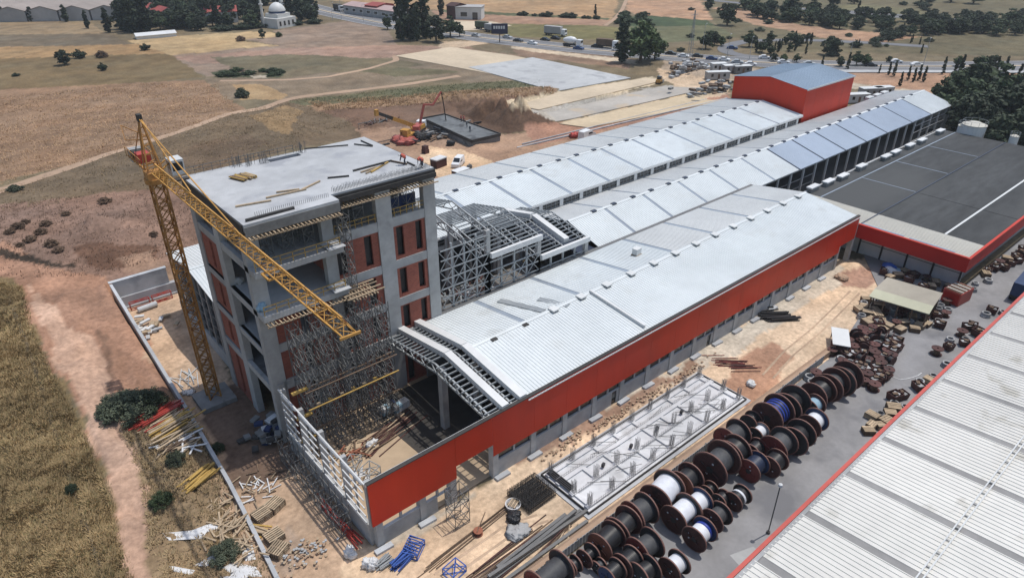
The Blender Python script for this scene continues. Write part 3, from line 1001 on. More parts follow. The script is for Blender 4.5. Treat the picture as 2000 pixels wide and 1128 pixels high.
MB().box(84, 241, 73.0, 90.4, .02, .12).build('floor_slab', 'floor_in', mh)
MB().box(84, 241, 90.0, 90.3, 0, 8.6).build('partition_wall', 'concrete_old', mh)
mb = MB()
mb.add([(241.3, 72.6, 0), (241.3, 90.6, 0), (241.3, 90.6, 9.2), (241.3, 81.7, 11.0), (241.3, 72.6, 8.3), (241.0, 72.6, 0), (241.0, 90.6, 0), (241.0, 90.6, 9.2), (241.0, 81.7, 11.0), (241.0, 72.6, 8.3)],
       [(0, 1, 2, 3, 4), (9, 8, 7, 6, 5), (0, 4, 9, 5), (1, 6, 7, 2)])
mb.build('gable_wall', 'white', mh)
for i in range(3):
    c = 226 + i * 5.2
    MB().obox((c, 91.4, 7.6), 3.4, 1.4, 2.2).build('roof_fan', 'frame_w', mh)

# ---- back hall --------------------------------------------------------------------------------
BHZ = (91.2, 103.6, 115.6, 11.4, 13.05, 11.4)
bh = T('factory_hall', 'rear white-roofed hall with clerestory windows, running from behind the tower to the red block', 'hall', (103, 103, 0))
cutsB = [22.9, 37.5, 48.8, 60.1, 71.4, 82.6, 93.7, 104.9, 115.6, 126.6, 139.0, 150.0, 160.9, 171.5, 184.2]
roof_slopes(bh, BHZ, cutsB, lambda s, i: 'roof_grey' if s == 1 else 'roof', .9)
for i in range(21):
    x = 68.5 + 5.62 * i
    MB().box(x - .55, x + .55, 103.25, 103.95, 12.95, 13.3).build('ridge_vent', 'flash', bh)
for k in range(4, 29):
    MB().box(KX[k] - .45, KX[k] + .45, 90.75, 91.3, 0, 10.9).build('column', 'frame_w', bh)
    if k == 28:
        break
    a, b = KX[k] + .45, KX[k + 1] - .45
    f = MB()
    for z in (9.55, 10.2, 10.82):
        f.box(a, b, 90.9, 90.98, z, z + .07)
    for i in range(5):
        x = a + (b - a) * i / 4
        f.box(x - .035, x + .035, 90.9, 90.98, 9.62, 10.82)
    wv = f.build('window_frame', 'steel', bh)
    MB().box(a, b, 91.0, 91.04, 9.6, 10.85).build('pane', 'glass', wv)
    MB().box(a, b, 90.95, 91.25, 8.8, 9.55).build('spandrel', 'concrete', bh)
MB().box(45, 184, 90.7, 91.25, 10.9, 11.2).build('eave_beam', 'frame_w', bh)
MB().box(24, 184, 114.9, 115.3, 0, 11.2).build('rear_wall', 'concrete_old', bh)
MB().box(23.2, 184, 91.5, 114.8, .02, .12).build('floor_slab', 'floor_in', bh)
MB().box(50, 50.3, 91.3, 114.8, .1, 10.8).build('partition_wall', 'concrete_old', bh)
# end frame at the left gable
MB().box(22.9, 23.3, 91.2, 115.2, -2.4, 2.4).build('end_wall', 'concrete', bh)
for i in range(9):
    y = 91.4 + i * 2.95
    MB().box(22.95, 23.25, y - .15, y + .15, 2.4, roof_z(BHZ, y) - .2).build('end_post', 'steel', bh)
for z in (4.2, 6.0, 7.8, 9.6):
    MB().box(23.02, 23.18, 91.3, 115, z, z + .14).build('rail', 'steel_dk', bh)
mb = MB()
for ya, yb in ((91.2, 103.6), (115.6, 103.6)):
    mb.beam((23.1, ya, roof_z(BHZ, ya) - .25), (23.1, yb, roof_z(BHZ, yb) - .25), .3, .3)
mb.build('gable_frame', 'flash', bh)

# ---- stepped steel frame between tower and middle hall -------------------------------------------
sf = T('bare_steelwork', 'bare grey steel frame stepping down from the tower to the middle hall', 'steel frame', (64, 81, 0))
STEP = [(48.8, 57.8, 19.9), (57.8, 68.3, 15.9), (68.3, 79.5, 12.2)]
RZ = lambda y, zt: zt + 1.9 * (1 - abs(y - 81.8) / 8.8)
for (xa, xb, zt) in STEP:
    n = 4
    xs_ = [xa + (xb - xa) * i / n for i in range(n + 1)]
    for i, x in enumerate(xs_):
        big = i in (0, n)
        if i == 0 and xa < 50:
            continue
        w = .38 if big else .16
        MB().box(x - w, x + w, 73.0 - w * .3, 73.0 + w * 1.4, .1, zt).build('column' if big else 'post', 'concrete' if big else 'steel', sf)
    lv = np.arange(9.8, zt + .1, 1.55)
    for z in lv:
        MB().box(xa + .2, xb - .2, 72.78, 72.92, z, z + .16).build('rail', 'steel', sf)
    for i in range(n):
        for j in range(0, len(lv) - 2, 2):
            m = MB()
            m.beam((xs_[i], 72.85, lv[j]), (xs_[i + 1], 72.85, lv[min(j + 2, len(lv) - 1)]), .1)
            m.beam((xs_[i + 1], 72.9, lv[j]), (xs_[i], 72.9, lv[min(j + 2, len(lv) - 1)]), .1)
            m.build('brace', 'steel', sf)
    for x in (xs_[0], xs_[2], xs_[4]):
        m = MB()
        for ya, yb in ((73.2, 81.8), (90.4, 81.8)):
            m.beam((x, ya, RZ(ya, zt)), (x, yb, RZ(yb, zt)), .2)
            m.beam((x, ya, RZ(ya, zt) - 1.0), (x, yb, RZ(yb, zt) - 1.3), .18)
            for i in range(7):
                t0, t1 = i / 7, (i + 1) / 7
                q = lambda t, low: (x, ya + (yb - ya) * t, RZ(ya + (yb - ya) * t, zt) - (1.1 if low else 0))
                m.beam(q(t0, i % 2), q(t1, (i + 1) % 2), .11)
        m.build('roof_truss', 'steel', sf)
        MB().box(x - .4, x + .4, 90.0, 90.6, .1, zt - .6).build('column', 'concrete', sf)
    for i in range(19):
        if xa < 50 and i > 8:
            y = 73.6 + i * .9
            z = RZ(y, zt)
            MB().box(xa + .6, xb - .05, y - .06, y + .06, z + .02, z + .2).build('purlin', 'steel', sf)
    if xa > 50:
        for i in range(19):
            y = 73.6 + i * .9
            z = RZ(y, zt)
            MB().box(xa + .1, xb - .05, y - .06, y + .06, z + .02, z + .2).build('purlin', 'steel', sf)
        MB().box(xa + .1, xb + .1, 72.2, 72.75, zt - .5, zt + .35).build('eave_box', 'white', sf)
MB().beam((75.0, 73.4, 12.9), (75.0, 81.6, 14.6), 1.1, .8).build('box_gutter', 'white', sf)
MB().beam((75.0, 82.0, 14.6), (75.0, 90.2, 12.9), 1.1, .8).build('box_gutter', 'white', sf)
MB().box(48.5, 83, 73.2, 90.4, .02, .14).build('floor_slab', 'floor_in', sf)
MB().box(48.6, 83.0, 72.7, 73.1, 8.7, 9.35).build('base_beam', 'concrete_old', sf)
MB().box(79.8, 83.5, 73.2, 90, 8.2, 8.4).build('roof_deck', 'flash', sf)
for y in (76.5, 84):
    MB().box(49.2, 49.6, y, y + .4, .1, 22.2).build('post', 'steel_dk', sf)

# ---- red block ----------------------------------------------------------------------------------
rb = T('red_warehouse', 'tall red-clad block with a shallow grey-blue gable roof at the end of the rear hall', 'warehouse', (198, 103, 0))
XA, XB, YA, YB, ZE, ZR = 185.0, 212.2, 91.6, 114.6, 18.0, 19.7
YM = (YA + YB) / 2
mb = MB()
mb.add([(XA, YA, 0), (XA, YB, 0), (XA, YB, ZE), (XA, YM, ZR), (XA, YA, ZE)], [(4, 3, 2, 1, 0)])
mb.build('gable_wall', 'red', rb)
for i in range(5):
    a, b = XA + (XB - XA) * i / 5, XA + (XB - XA) * (i + 1) / 5
    MB().box(a + .01, b - .01, YA, YA + .2, 0, ZE).build('cladding_panel', 'red', rb)
MB().box(XA + .1, XB, YB - .2, YB, 0, ZE).build('rear_wall', 'red', rb)
MB().add([(XB, YA, 0), (XB, YB, 0), (XB, YB, ZE), (XB, YM, ZR), (XB, YA, ZE)], [(0, 1, 2, 3, 4)]).build('gable_wall', 'red', rb)
corrugated(XA - .15, XB + .15, YM, ZR + .12, YA - .2, ZE + .1, pitch=1.0).build('roof_panel', 'box_roof', rb)
corrugated(XA - .15, XB + .15, YM, ZR + .12, YB + .2, ZE + .1, pitch=1.0).build('roof_panel', 'box_roof', rb)
MB().box(XA - .2, XB + .2, YA - .28, YA - .16, ZE - .25, ZE + .2).build('eave_trim', 'white', rb)

# ---- dark-roofed existing factory -----------------------------------------------------------------
dk = T('dark_roof_factory', 'low existing factory with a dark grey flat roof, cream strip and red fascia', 'factory', (175, 50, 0))
MT['dark_roof'] = M('dark_membrane', (.042, .044, .045), .8, .35, .8, .25, bump=.05, stain=((.06, .062, .062), .06, .5), stretch=(.25, 1, 1))
MT['cream'] = M('cream_roof', A(206, 202, 188), .7, .05, .6, .08)
MB().box(141.2, 216, 29.9, 65.6, 6.7, 6.9).build('dark_roof', 'dark_roof', dk)
corrugated(132.2, 141.2, 29.9, 6.92, 64.8, 6.92, pitch=.6).build('cream_roof_strip', 'cream', dk)
MB().box(132.0, 132.3, 29.4, 50.5, 4.7, 7.45).build('fascia', 'red_dark', dk)
MB().box(132.31, 215.8, 29.4, 29.7, 4.7, 7.3).build('fascia', 'red_dark', dk)
MB().box(131.9, 215.8, 29.3, 29.75, 7.301, 7.5).build('coping', 'red', dk)
MB().box(131.9, 132.4, 29.76, 50.5, 7.451, 7.55).build('coping', 'red', dk)
MB().box(135.8, 136.0, 30.6, 64.9, 0, 4.9).build('end_wall', 'white', dk)
for y in (30.8, 35.6, 40.4, 45.2, 49.6):
    MB().box(135.5, 135.78, y - .14, y + .14, 0, 4.7).build('post', 'ply_dk', dk)
MB().box(135.7, 135.79, 30.8, 49.6, 2.6, 2.72).build('rail', 'steel_dk', dk)
MB().box(136.2, 215.8, 31.4, 31.6, 0, 4.9).build('side_wall', 'concrete', dk)
MB().box(137, 215.6, 65.0, 65.4, 0, 6.6).build('rear_wall', 'concrete', dk)
MB().box(215.2, 215.6, 31.7, 64.9, 0, 6.6).build('end_wall', 'concrete', dk)
MB().box(132.5, 138, 56.5, 57.0, 6.94, 7.02).build('roof_light', 'strip', dk)
for y, a, b in ((36.5, 133.8, 134.4), (45.5, 133.8, 134.4)):
    MB().box(a, b, y - 4, y + 4, 6.985, 7.03).build('roof_light', 'strip', dk)
MB().box(132.5, 216, 49.5, 49.75, 6.985, 7.05).build('roof_joint', 'flash', dk)
MB().box(141.3, 216, 61.9, 62.2, 6.91, 6.96).build('roof_seam', 'strip', dk)
MB().box(141.3, 190, 36.6, 37.0, 6.91, 6.97).build('roof_seam', 'roof_grey', dk)
for x in (160, 178, 197):
    MB().box(x, x + .25, 50, 61.8, 6.915, 6.955).build('roof_seam', 'strip', dk)
MB().box(160, 160.25, 30.2, 49, 6.915, 6.95).build('roof_seam', 'dark_roof', dk)
# rooflight boxes along the far edge
MB()
proto = TL('roof_box', 'first white rooflight box on the dark roof, nearest the front hall', 'rooflight', (0, 0, 0), 'white boxes along the dark roof edge')
MB().box(-1.7, 1.7, -.55, .55, 0, .85).build('kerb', 'concrete_old', proto)
MB().box(-1.85, 1.85, -.7, .7, .852, 1.15).build('cover', 'white', proto)
ordn = ['first', 'second', 'third', 'fourth', 'fifth', 'sixth', 'seventh', 'eighth', 'ninth', 'tenth', 'eleventh', 'twelfth']
MB().box(136, 216, 65.41, 65.9, 6.2, 7.15).build('rear_parapet', 'concrete', dk)
for i, (a, b) in enumerate([(1588, 368), (1618, 357), (1646, 346), (1682, 327), (1730, 308), (1749, 299), (1777, 286), (1800, 276), (1836, 258)]):
    p = P(a, b, 7.4)
    lb = '%s white rooflight box along the dark roof edge, counted from the front hall' % ordn[i]
    if i == 0:
        proto.location = (p[0] * S, p[1] * S, 6.9 * S)
        proto['label'] = lb
    else:
        dup(proto, (p[0], p[1], 6.9), 0, 1, lb)
# water tanks at the far corner
for (a, b, r, h, l) in ((1886, 265, 3.0, 4.5, 'larger pale water tank with a domed lid beyond the dark roof corner'), (1862, 268, 2.2, 3.2, 'smaller pale water tank with a flat lid beyond the dark roof corner'), (1980, 272, 1.1, 2.2, 'small white vent tank behind the far edge of the dark roof')):
    p = P(a, b, 7)
    p = np.array([max(p[0], 219), p[1], 0])
    t = TL('water_tank', l, 'tank', p)
    z0 = 7. - .4
    MB().lathe([(0, r), (z0 + h * .55, r)], 20, 'z').build('shell', 'roof_grey', t)
    MB().lathe([(z0 + h * .55, r * 1.04), (z0 + h * .6, r * 1.04), (z0 + h * .75, r * .4), (z0 + h * .76, .01)], 20, 'z').build('lid', 'cream', t)
    m = MB()
    for i in range(10):
        an = 2 * math.pi * i / 10
        c, d = r * math.cos(an), r * math.sin(an)
        c2, d2 = r * math.cos(an + .628), r * math.sin(an + .628)
        m.beam((c, d, z0 + h * .6), (c, d, z0 + h * .6 + 1.1), .07)
        m.beam((c, d, z0 + h * .6 + 1.1), (c2, d2, z0 + h * .6 + 1.1), .06)
    m.build('guard_rail', 'steel', t)

# ---- bottom right existing roof --------------------------------------------------------------------
er = T('ribbed_roof_factory', 'existing factory at lower right with a ribbed cream-white roof and red gutter edge', 'factory', (90, 0, 0))
MT['roof_old'] = M('roof_old_cream', (.60, .585, .545), .55, .06, .5, .08, spec=.35, stain=((.42, .40, .35), .3, .60))
ery = 18.55
MT['strip_old'] = M('old_roof_light', A(150, 148, 146), .6, .12, 1, .15)
xs_ = [12 + 8.6 * i for i in range(0, 19)]
for a, b in zip(xs_, xs_[1:]):
    corrugated(a + .5, b - .5, -14, 10.6, ery, 8.15, pitch=.62, rib=.075).build('roof_panel', 'roof_old', er)
    m = MB()
    m.add([(b - .5, ery, 8.10), (b + .5, ery, 8.10), (b + .5, -14, 10.55), (b - .5, -14, 10.55)], [(0, 3, 2, 1)])
    m.build('strip_light', 'strip_old', er)
MT['gutter_red'] = M('red_gutter', A(214, 70, 48), .5, .1, 1, .1)
MB().box(8, 170, ery + .02, ery + .42, 7.4, 8.3).build('gutter', 'gutter_red', er)
MB().box(8, 170, ery - .42, ery - .02, 8.17, 8.24).build('gutter_lip', 'concrete', er)
MB().box(8, 170, ery - .6, ery - .3, 0, 7.6).build('side_wall', 'concrete', er)
cy_ = P(1795, 1128, 9.4)[1]
cz_ = 8.15 + (ery - cy_) / (ery + 14) * 2.45
for dy in (-.22, .22):
    MB().box(20, 165, cy_ + dy - .06, cy_ + dy + .06, cz_ + .16, cz_ + .28).build('conduit', 'frame_w', er)
for i in range(60):
    MB().box(22 + i * 2.3, 22.2 + i * 2.3, cy_ - .3, cy_ + .3, cz_ + .08, cz_ + .158).build('conduit_foot', 'concrete', er)

# ================================================================== TOWER UNDER CONSTRUCTION
tw = T('concrete_tower', 'five-storey unfinished concrete tower with brick infill and open top floors', 'building', (35, 81, 0))
TX0, TX1, TY0, TYF, TY1 = 22.0, 48.3, 70.1, 72.2, 90.2
FL = [8.6, 14.4, 20.2, 26.1]
# floor slabs
MB().prism([(22.2, 72.4), (48.1, 72.4), (48.1, 90), (22.2, 90)], 7.9, 8.6).build('floor_slab', 'concrete_old', tw)
MB().prism([(22.2, 72.4), (48.1, 72.4), (48.1, 90), (22.2, 90)], 13.7, 14.4).build('floor_slab', 'concrete', tw)
for z in (19.5, 25.3):
    MB().prism([(22.1, TY0), (33.2, TY0), (33.2, 72.4), (48.1, 72.4), (48.1, 90), (22.1, 90)], z, z + .75).build('floor_slab', 'concrete', tw)
# roof slab with a hatch
RZT = 32.0
hx = [P(a, b, RZT) for a, b in ((536, 314), (585, 301))]
hx0, hx1, hy0, hy1 = 37.2, 44.0, 86.5, 88.3
h0 = P(527, 316, RZT)
h1 = P(585, 297, RZT)
hx0, hx1 = h0[0], h1[0] - .4
hy0, hy1 = h0[1] - .2, h0[1] + 1.9
hy1 = min(hy1, 89.4)
for q in ([(TX0, TY0), (33.4, TY0), (33.4, TYF), (hx0, TYF), (hx0, TY1), (TX0, TY1)], [(hx0, TYF), (hx1, TYF), (hx1, hy0), (hx0, hy0)],
          [(hx0, hy1), (hx1, hy1), (hx1, TY1), (hx0, TY1)], [(hx1, TYF), (TX1, TYF), (TX1, TY1), (hx1, TY1)]):
    MB().prism(q, 31.1, RZT).build('roof_slab', 'concrete_lt', tw)
# formwork boards round the roof edge
MB().box(TX0 - .14, TX0 - .01, TY0 + .3, TY1, 30.5, 31.9).build('edge_form', 'ply_dk', tw)
MB().box(TX1 + .01, TX1 + .15, TYF, TY1, 30.5, 31.95).build('edge_form', 'ply_dk', tw)
MB().box(33.5, TX1, TYF - .55, TYF - .02, 30.9, 31.5).build('edge_form', 'ply_dk', tw)
MB().box(33.5, TX1, TYF - .35, TYF - .22, 31.5, 31.85).build('edge_form', 'ply_dk', tw)
MB().box(33.41, 33.55, TY0, TYF - .6, 30.6, 31.9).build('edge_form', 'ply_dk', tw)
MB().box(22.6, 28.2, TY0 + .6, TY0 + .9, 32.02, 32.3).build('kicker_board', 'ply_dk', tw)
MB().box(TX0, 33.4, TY0 - .12, TY0 - .01, 30.6, 31.7).build('edge_form', 'concrete_old', tw)
# joists of the formwork deck sticking out below the slab edge
for i in range(24):
    x = 22.2 + i * .47
    MB().box(x, x + .12, TY0 - .75, TY0 + 2.5, 30.35, 30.52).build('joist', 'wood', tw)
for i in range(30):
    x = 33.6 + i * .48
    MB().box(x, x + .11, TYF - .95, TYF + 1.6, 30.35, 30.5).build('joist', 'wood', tw)
MB().box(33.4, 48.4, TYF - .85, TYF - .72, 30.2, 30.34).build('bearer', 'wood', tw)
MB().box(22, 33.4, TY0 - .6, TY0 - .46, 30.2, 30.34).build('bearer', 'wood', tw)
for i in range(16):
    y = 73 + i * 1.05
    MB().box(TX0 - 1.0, TX0 + .9, y, y + .12, 29.9, 30.06).build('joist', 'wood', tw)
# columns
CXS = [(22.1, 23.9, 70.9 + 1.4), (31.6, 33.1, 72.4), (39.2, 41.4, 72.2), (46.4, 48.2, 72.2)]
for (a, b, y) in CXS:
    MB().box(a, b, 72.1 if a > 30 else 72.0, 73.1, -2.4 if a < 30 else 0, 31.1).build('column', 'concrete', tw)
for ya, yb in ((80.2, 82.0), (88.2, 90.0)):
    MB().box(22.02, 22.9, ya, yb, -2.4, 31.1).build('column', 'concrete', tw)
MB().box(47.3, 48.2, 80.2, 82.0, 0, 31.1).build('column', 'concrete', tw)
MB().box(47.3, 48.2, 88.2, 90.0, 0, 31.1).build('column', 'concrete', tw)
for a in (31.5, 39.5):
    MB().box(a, a + 1.2, 88.9, 90, 0, 31.1).build('column', 'concrete', tw)
    MB().box(a, a + 1.2, 80.5, 81.7, .1, 31.1).build('column', 'concrete', tw)
# spandrel beams
for z0, z1 in ((25.45, 26.75), (19.3, 20.55), (13.5, 14.7), (7.9, 9.2)):
    for a, b in ((33.1, 39.2), (41.4, 46.4)):
        MB().box(a, b, 72.16, 72.7, z0, z1).build('beam', 'concrete', tw)
    MB().box(22.06, 22.6, 73.1, 80.2, z0, z1 - .3).build('beam', 'concrete', tw)
    MB().box(22.06, 22.6, 82.0, 88.2, z0, z1 - .3).build('beam', 'concrete', tw)
    if z0 < 19:
        MB().box(23.9, 31.6, 72.2, 72.7, z0, z1).build('beam', 'concrete', tw)
# brick infill with slit windows
for lo, hi in ((20.55, 25.45), (14.7, 19.3), (9.2, 13.5), (0, 7.9)):
    zb, zt = lo + .45, hi - .25
    for a, b, sl in ((33.1, 39.2, ((33.2, 34.5), (37.1, 38.2))), (41.4, 46.4, ((41.9, 43.0), (44.9, 45.9)))):
        m = MB()
        x = a
        for s0, s1 in sl:
            m.box(x, s0, 72.28, 72.6, lo, hi)
            m.box(s0, s1, 72.28, 72.6, lo, zb)
            m.box(s0, s1, 72.28, 72.6, zt, hi)
            x = s1
        m.box(x, b, 72.28, 72.6, lo, hi)
        m.build('brick_infill', 'brick', tw)
        for s0, s1 in sl:
            MB().box(s0, s1, 72.9, 72.94, zb, zt).build('slit_shade', 'ply_dk', tw)  # dark sheet standing in for the unlit room behind the slit
    if lo < 19:
        MB().box(23.9, 27.2, 72.35, 72.6, lo, hi).build('brick_infill', 'brick', tw)
        MB().box(28.3, 31.6, 72.35, 72.6, lo, hi).build('brick_infill', 'brick', tw)
    m = MB()
    m.box(22.2, 22.5, 82.0, 84.5, lo, hi - .3)
    m.box(22.2, 22.5, 84.5, 85.5, lo, lo + .5)
    m.box(22.2, 22.5, 85.5, 88.2, lo, hi - .3)
    m.box(22.2, 22.5, 84.5, 85.5, hi - .7, hi - .3)
    m.build('brick_infill', 'brick', tw)
# unseen back and right walls, plus a cross wall, blocking light from the rooms
for lo, hi in ((26.1, 31.1), (20.3, 25.3), (14.4, 19.5), (8.6, 13.7), (.1, 7.9)):
    MB().box(47.7, 48.0, 73.1, 80.2, lo, hi - .6 if lo > 26 else hi).build('brick_infill', 'brick', tw) if lo < 26 else None
    MB().box(47.7, 48.0, 82, 88.2, lo, hi).build('brick_infill', 'brick', tw)
    MB().box(23, 47.2, 89.2, 89.5, lo, hi).build('brick_infill', 'brick', tw)
    if lo < 26:
        MB().box(33.0, 33.3, 73.1, 88.9, lo, hi).build('brick_infill', 'brick', tw)
# planks and rebar on the roof
PLK = ['pale plank lying along the front left of the tower roof', 'longest pale plank on the tower roof', 'short pale plank beside the longest one on the tower roof', 'plank end pointing to the step in the tower roof edge', 'long black beam lying across the tower roof near the crouching worker', 'first pale plank fanned below the long black beam', 'second pale plank fanned below the long black beam', 'yellow plank fanned below the long black beam', 'black bar lying alone mid way along the tower roof front', 'weathered plank at the feet of the roof worker', 'black bar right of the roof worker', 'lower thin bar near the far corner of the tower roof', 'upper thin bar near the far corner of the tower roof', 'thin long bar along the back of the tower roof']
for kp, (a, b, wd, mt) in enumerate((((460, 405), (530, 393), .22, 'wood'), ((520, 388), (598, 371), .22, 'wood'), ((540, 377), (585, 371), .2, 'wood'), ((590, 372), (625, 355), .2, 'wood'),
                     ((690, 335), (765, 315), .26, 'ply_dk'), ((705, 338), (735, 328), .2, 'wood'), ((715, 340), (752, 322), .2, 'wood'), ((725, 338), (758, 318), .18, 'wood_y'), ((640, 349), (682, 345), .2, 'ply_dk'), ((765, 316), (795, 322), .2, 'wood_dk'), ((795, 318), (810, 325), .16, 'ply_dk'),
                     ((692, 283), (728, 287), .12, 'ply_dk'), ((705, 276), (728, 286), .12, 'ply_dk'), ((595, 292), (680, 285), .1, 'ply_dk'))):
    p, q = P(*a, RZT), P(*b, RZT)
    o = MB().beam((p[0], p[1], RZT + .13), (q[0], q[1], RZT + .13), wd, .16).build('plank', mt, None, org=(p[0], p[1], RZT))
    tag(o, PLK[kp], 'plank')
for k, (a, b) in enumerate(((468, 350), (483, 346))):
    p = P(a, b, RZT)
    t = TL('plank_bundle', 'larger bundle of timber on the tower roof near its left edge' if k == 0 else 'smaller bundle of timber on the tower roof, right of the larger one', 'timber', (p[0], p[1], RZT), None, 1.9)
    for i in range(6):
        for j in range(2):
            MB().obox((0, 0, 0), 2.4 + random.uniform(-.3, .3), .16, .14, random.uniform(-.04, .04)).move(random.uniform(-.1, .1), -.5 + i * .19, .02 + j * .16).build('plank', random.choice(['wood', 'wood_y', 'wood_dk']), t)
# starter bars along the front edge, at the hatch and the corners
m = MB()
for i in range(70):
    x = 34 + i * .2
    for y in (TYF + .2, TYF + .75):
        m.beam((x, y, RZT), (x, y, RZT + .5 + random.random() * .25), .035)
m.build('starter_bars', 'steel_dk', tw)['kind'] = 'stuff'
m = MB()
for i in range(38):
    x = 24 + i * .24
    m.beam((x, TY0 + 1.6, RZT), (x, TY0 + 1.6, RZT + .5), .035)
m.build('starter_bars', 'steel_dk', tw)['kind'] = 'stuff'
for cx, cy in ((hx0 - .8, hy0 + .3), (hx0 - 2.5, hy0 + .5), (hx1 + .6, hy0 + 1.2), (hx0 - 4, hy1)):
    m = MB()
    for i in range(14):
        x, y = cx + random.uniform(-.6, .6), cy + random.uniform(-.5, .5)
        m.beam((x, y, RZT), (x + random.uniform(-.1, .1), y, RZT + random.uniform(.9, 1.7)), .04)
    m.build('starter_bars', 'steel_dk', tw)['kind'] = 'stuff'
m = MB()
for a, b in (((366, 343), (533, 305)),):
    for i in range(14):
        t0 = i / 13
        x = 22.5 + 14.5 * t0
        m.beam((x, 89.9, RZT), (x, 89.9, RZT + 1.1), .05)
    m.beam((22.5, 89.9, RZT + 1.05), (37, 89.9, RZT + 1.05), .06)
    m.beam((22.5, 89.9, RZT + .6), (37, 89.9, RZT + .6), .05)
m.build('edge_guard', 'steel_dk', tw)
# guard rails and boards on the terraces
for z in (20.25, 26.05):
    m = MB()
    for i in range(8):
        x = 22.4 + i * 1.5
        m.beam((x, TY0 + .25, z), (x, TY0 + .25, z + 1.2), .08)
    m.beam((22.4, TY0 + .25, z + 1.15), (33, TY0 + .25, z + 1.15), .08)
    m.beam((22.4, TY0 + .25, z + .6), (33, TY0 + .25, z + .6), .08)
    m.build('guard_rail', 'wood_y', tw)
    MB().box(31.1, 33.3, TY0 - .5, TY0 + 1.9, z + .14, z + .24).build('landing_board', 'concrete_lt', tw)
m = MB()
for i in range(16):
    x = 33.3 + i * .95
    m.beam((x, 72.3, 26.75), (x, 72.3, 27.9), .07)
for z in (27.3, 27.85):
    m.beam((33.3, 72.3, z), (48, 72.3, z), .08)
m.build('guard_rail', 'wood_y', tw)
for i in range(26):
    x = 22.3 + i * .5
    MB().box(x, x + .12, TY0 - .9, TY0 + .5, 19.2, 19.34).build('joist', 'wood', tw)
MB().box(22.2, 36.5, TY0 - .7, TY0 - .55, 19.05, 19.18).build('bearer', 'wood', tw)
# board platform cantilevered to the right of the lower terrace
for i in range(9):
    MB().box(32.6 + i * .42, 32.75 + i * .42, 67.9, 71.4, 19.35 + (i % 2) * .1, 19.5 + (i % 2) * .1).build('joist', 'wood', tw)
for y in (68.2, 69.2, 70.2, 71.0):
    MB().box(32, 37.2, y, y + .16, 19.62, 19.76).build('bearer', 'wood', tw)
# blue sheeting in the top right bay
MB().box(42, 46.3, 74.0, 74.1, 26.8, 28.6).build('tarpaulin', 'tarp_bl', tw)


# ------------------------------------------------------------------ shoring and scaffolds
def scaffold(name, label, xs, ys, z0, z1, lift=1.9, r=.05, mat='steel_dk', brace=True, org=None, ledger=True, gaps=True):
    t = T(name, label, 'scaffold', org or (xs[0], ys[0], z0))
    o = ORG[t.name]
    std = MB().tube((0, 0, 0), (0, 0, z1 - z0), r, 5)
    first = None
    for x in xs:
        for y in ys:
            if first is None:
                first = std.build('standard', mat, None, org=(0, 0, 0))
                ob = first
            else:
                ob = first.copy()
                COL.objects.link(ob)
            ob.parent = t
            ob.location = ((x - o[0]) * S, (y - o[1]) * S, (z0 - o[2]) * S)
    zs = np.arange(z0 + .3, z1, lift)
    for y in ys:
        for i in range(0, len(xs) - 1, 2 if gaps and len(xs) > 4 else 1):
            m = MB()
            for z in zs:
                m.beam((xs[i], y, z), (xs[i + 1], y, z), r * 1.5)
            for j in range(len(zs) - 1):
                m.beam((xs[i], y, zs[j]), (xs[i + 1], y, zs[j + 1]), r * 1.3)
                if (i + j) % 2 == 0:
                    m.beam((xs[i + 1], y, zs[j]), (xs[i], y, zs[j + 1]), r * 1.3)
            m.build('brace_frame', mat, t)
    for x in xs:
        m = MB()
        for z in zs:
            m.beam((x, ys[0], z), (x, ys[-1], z), r * 1.4)
        for i in range(len(ys) - 1):
            for j in range(len(zs) - 1):
                if (i + j) % 2:
                    m.beam((x, ys[i], zs[j]), (x, ys[i + 1], zs[j + 1]), r * 1.3)
        m.build('cross_frame', mat, t)
    return t


sc1 = scaffold('shoring_tower', 'tall steel shoring scaffold filling the corner below the tower terraces', [24.4 + 1.15 * i + .35 * (i // 2) for i in range(10)], [66.0, 67.4, 68.9, 70.4], .12, 19.0, 1.6, .055)
for z, y, mt in ((10.9, 65.7, 'wood_dk'), (8.4, 65.6, 'wood_y'), (11.0, 66.4, 'wood_dk'), (5.2, 65.8, 'wood_dk')):
    MB().box(23.8, 36.6, y, y + .18, z, z + .1).build('deck_board', mt, sc1)
for i in range(7):
    MB().box(25 + i * 1.6, 25.5 + i * 1.6, 65.9, 66.3, 8.52, 8.6).build('deck_board', 'wood_y' if i % 2 else 'wood', sc1)
for z in (3.6, 7.2, 11):
    MB().box(22.4, 24.4, 66.3, 66.8, z, z + .2).build('deck_board', 'wood_y', sc1)
scaffold('shoring_props', 'dense props and braces under the tower roof slab in the open top storey', [24.4 + 1.3 * i for i in range(6)] + [33.6 + 1.4 * i for i in range(4)] + [41.8 + 1.2 * i for i in range(4)], [72.9, 74.6, 76.4], 26.1, 30.2, 1.35, .045)
scaffold('stair_scaffold', 'narrow scaffold stair climbing the step in the tower front', [33.5, 34.5], [70.3, 71.8], 8.8, 30.3, 1.2, .05)
scaffold('wall_scaffold', 'low tube scaffold standing along the left end wall of the front hall', [20.3, 21.6], [53 + 1.6 * i for i in range(11)], 0.03, 4.4, 1.5, .05)
scaffold('mobile_scaffold', 'small wheeled scaffold tower beside the red front fascia', [30.6, 32.6], [45.5, 47.3], 0.05, 5.2, 1.6, .045)

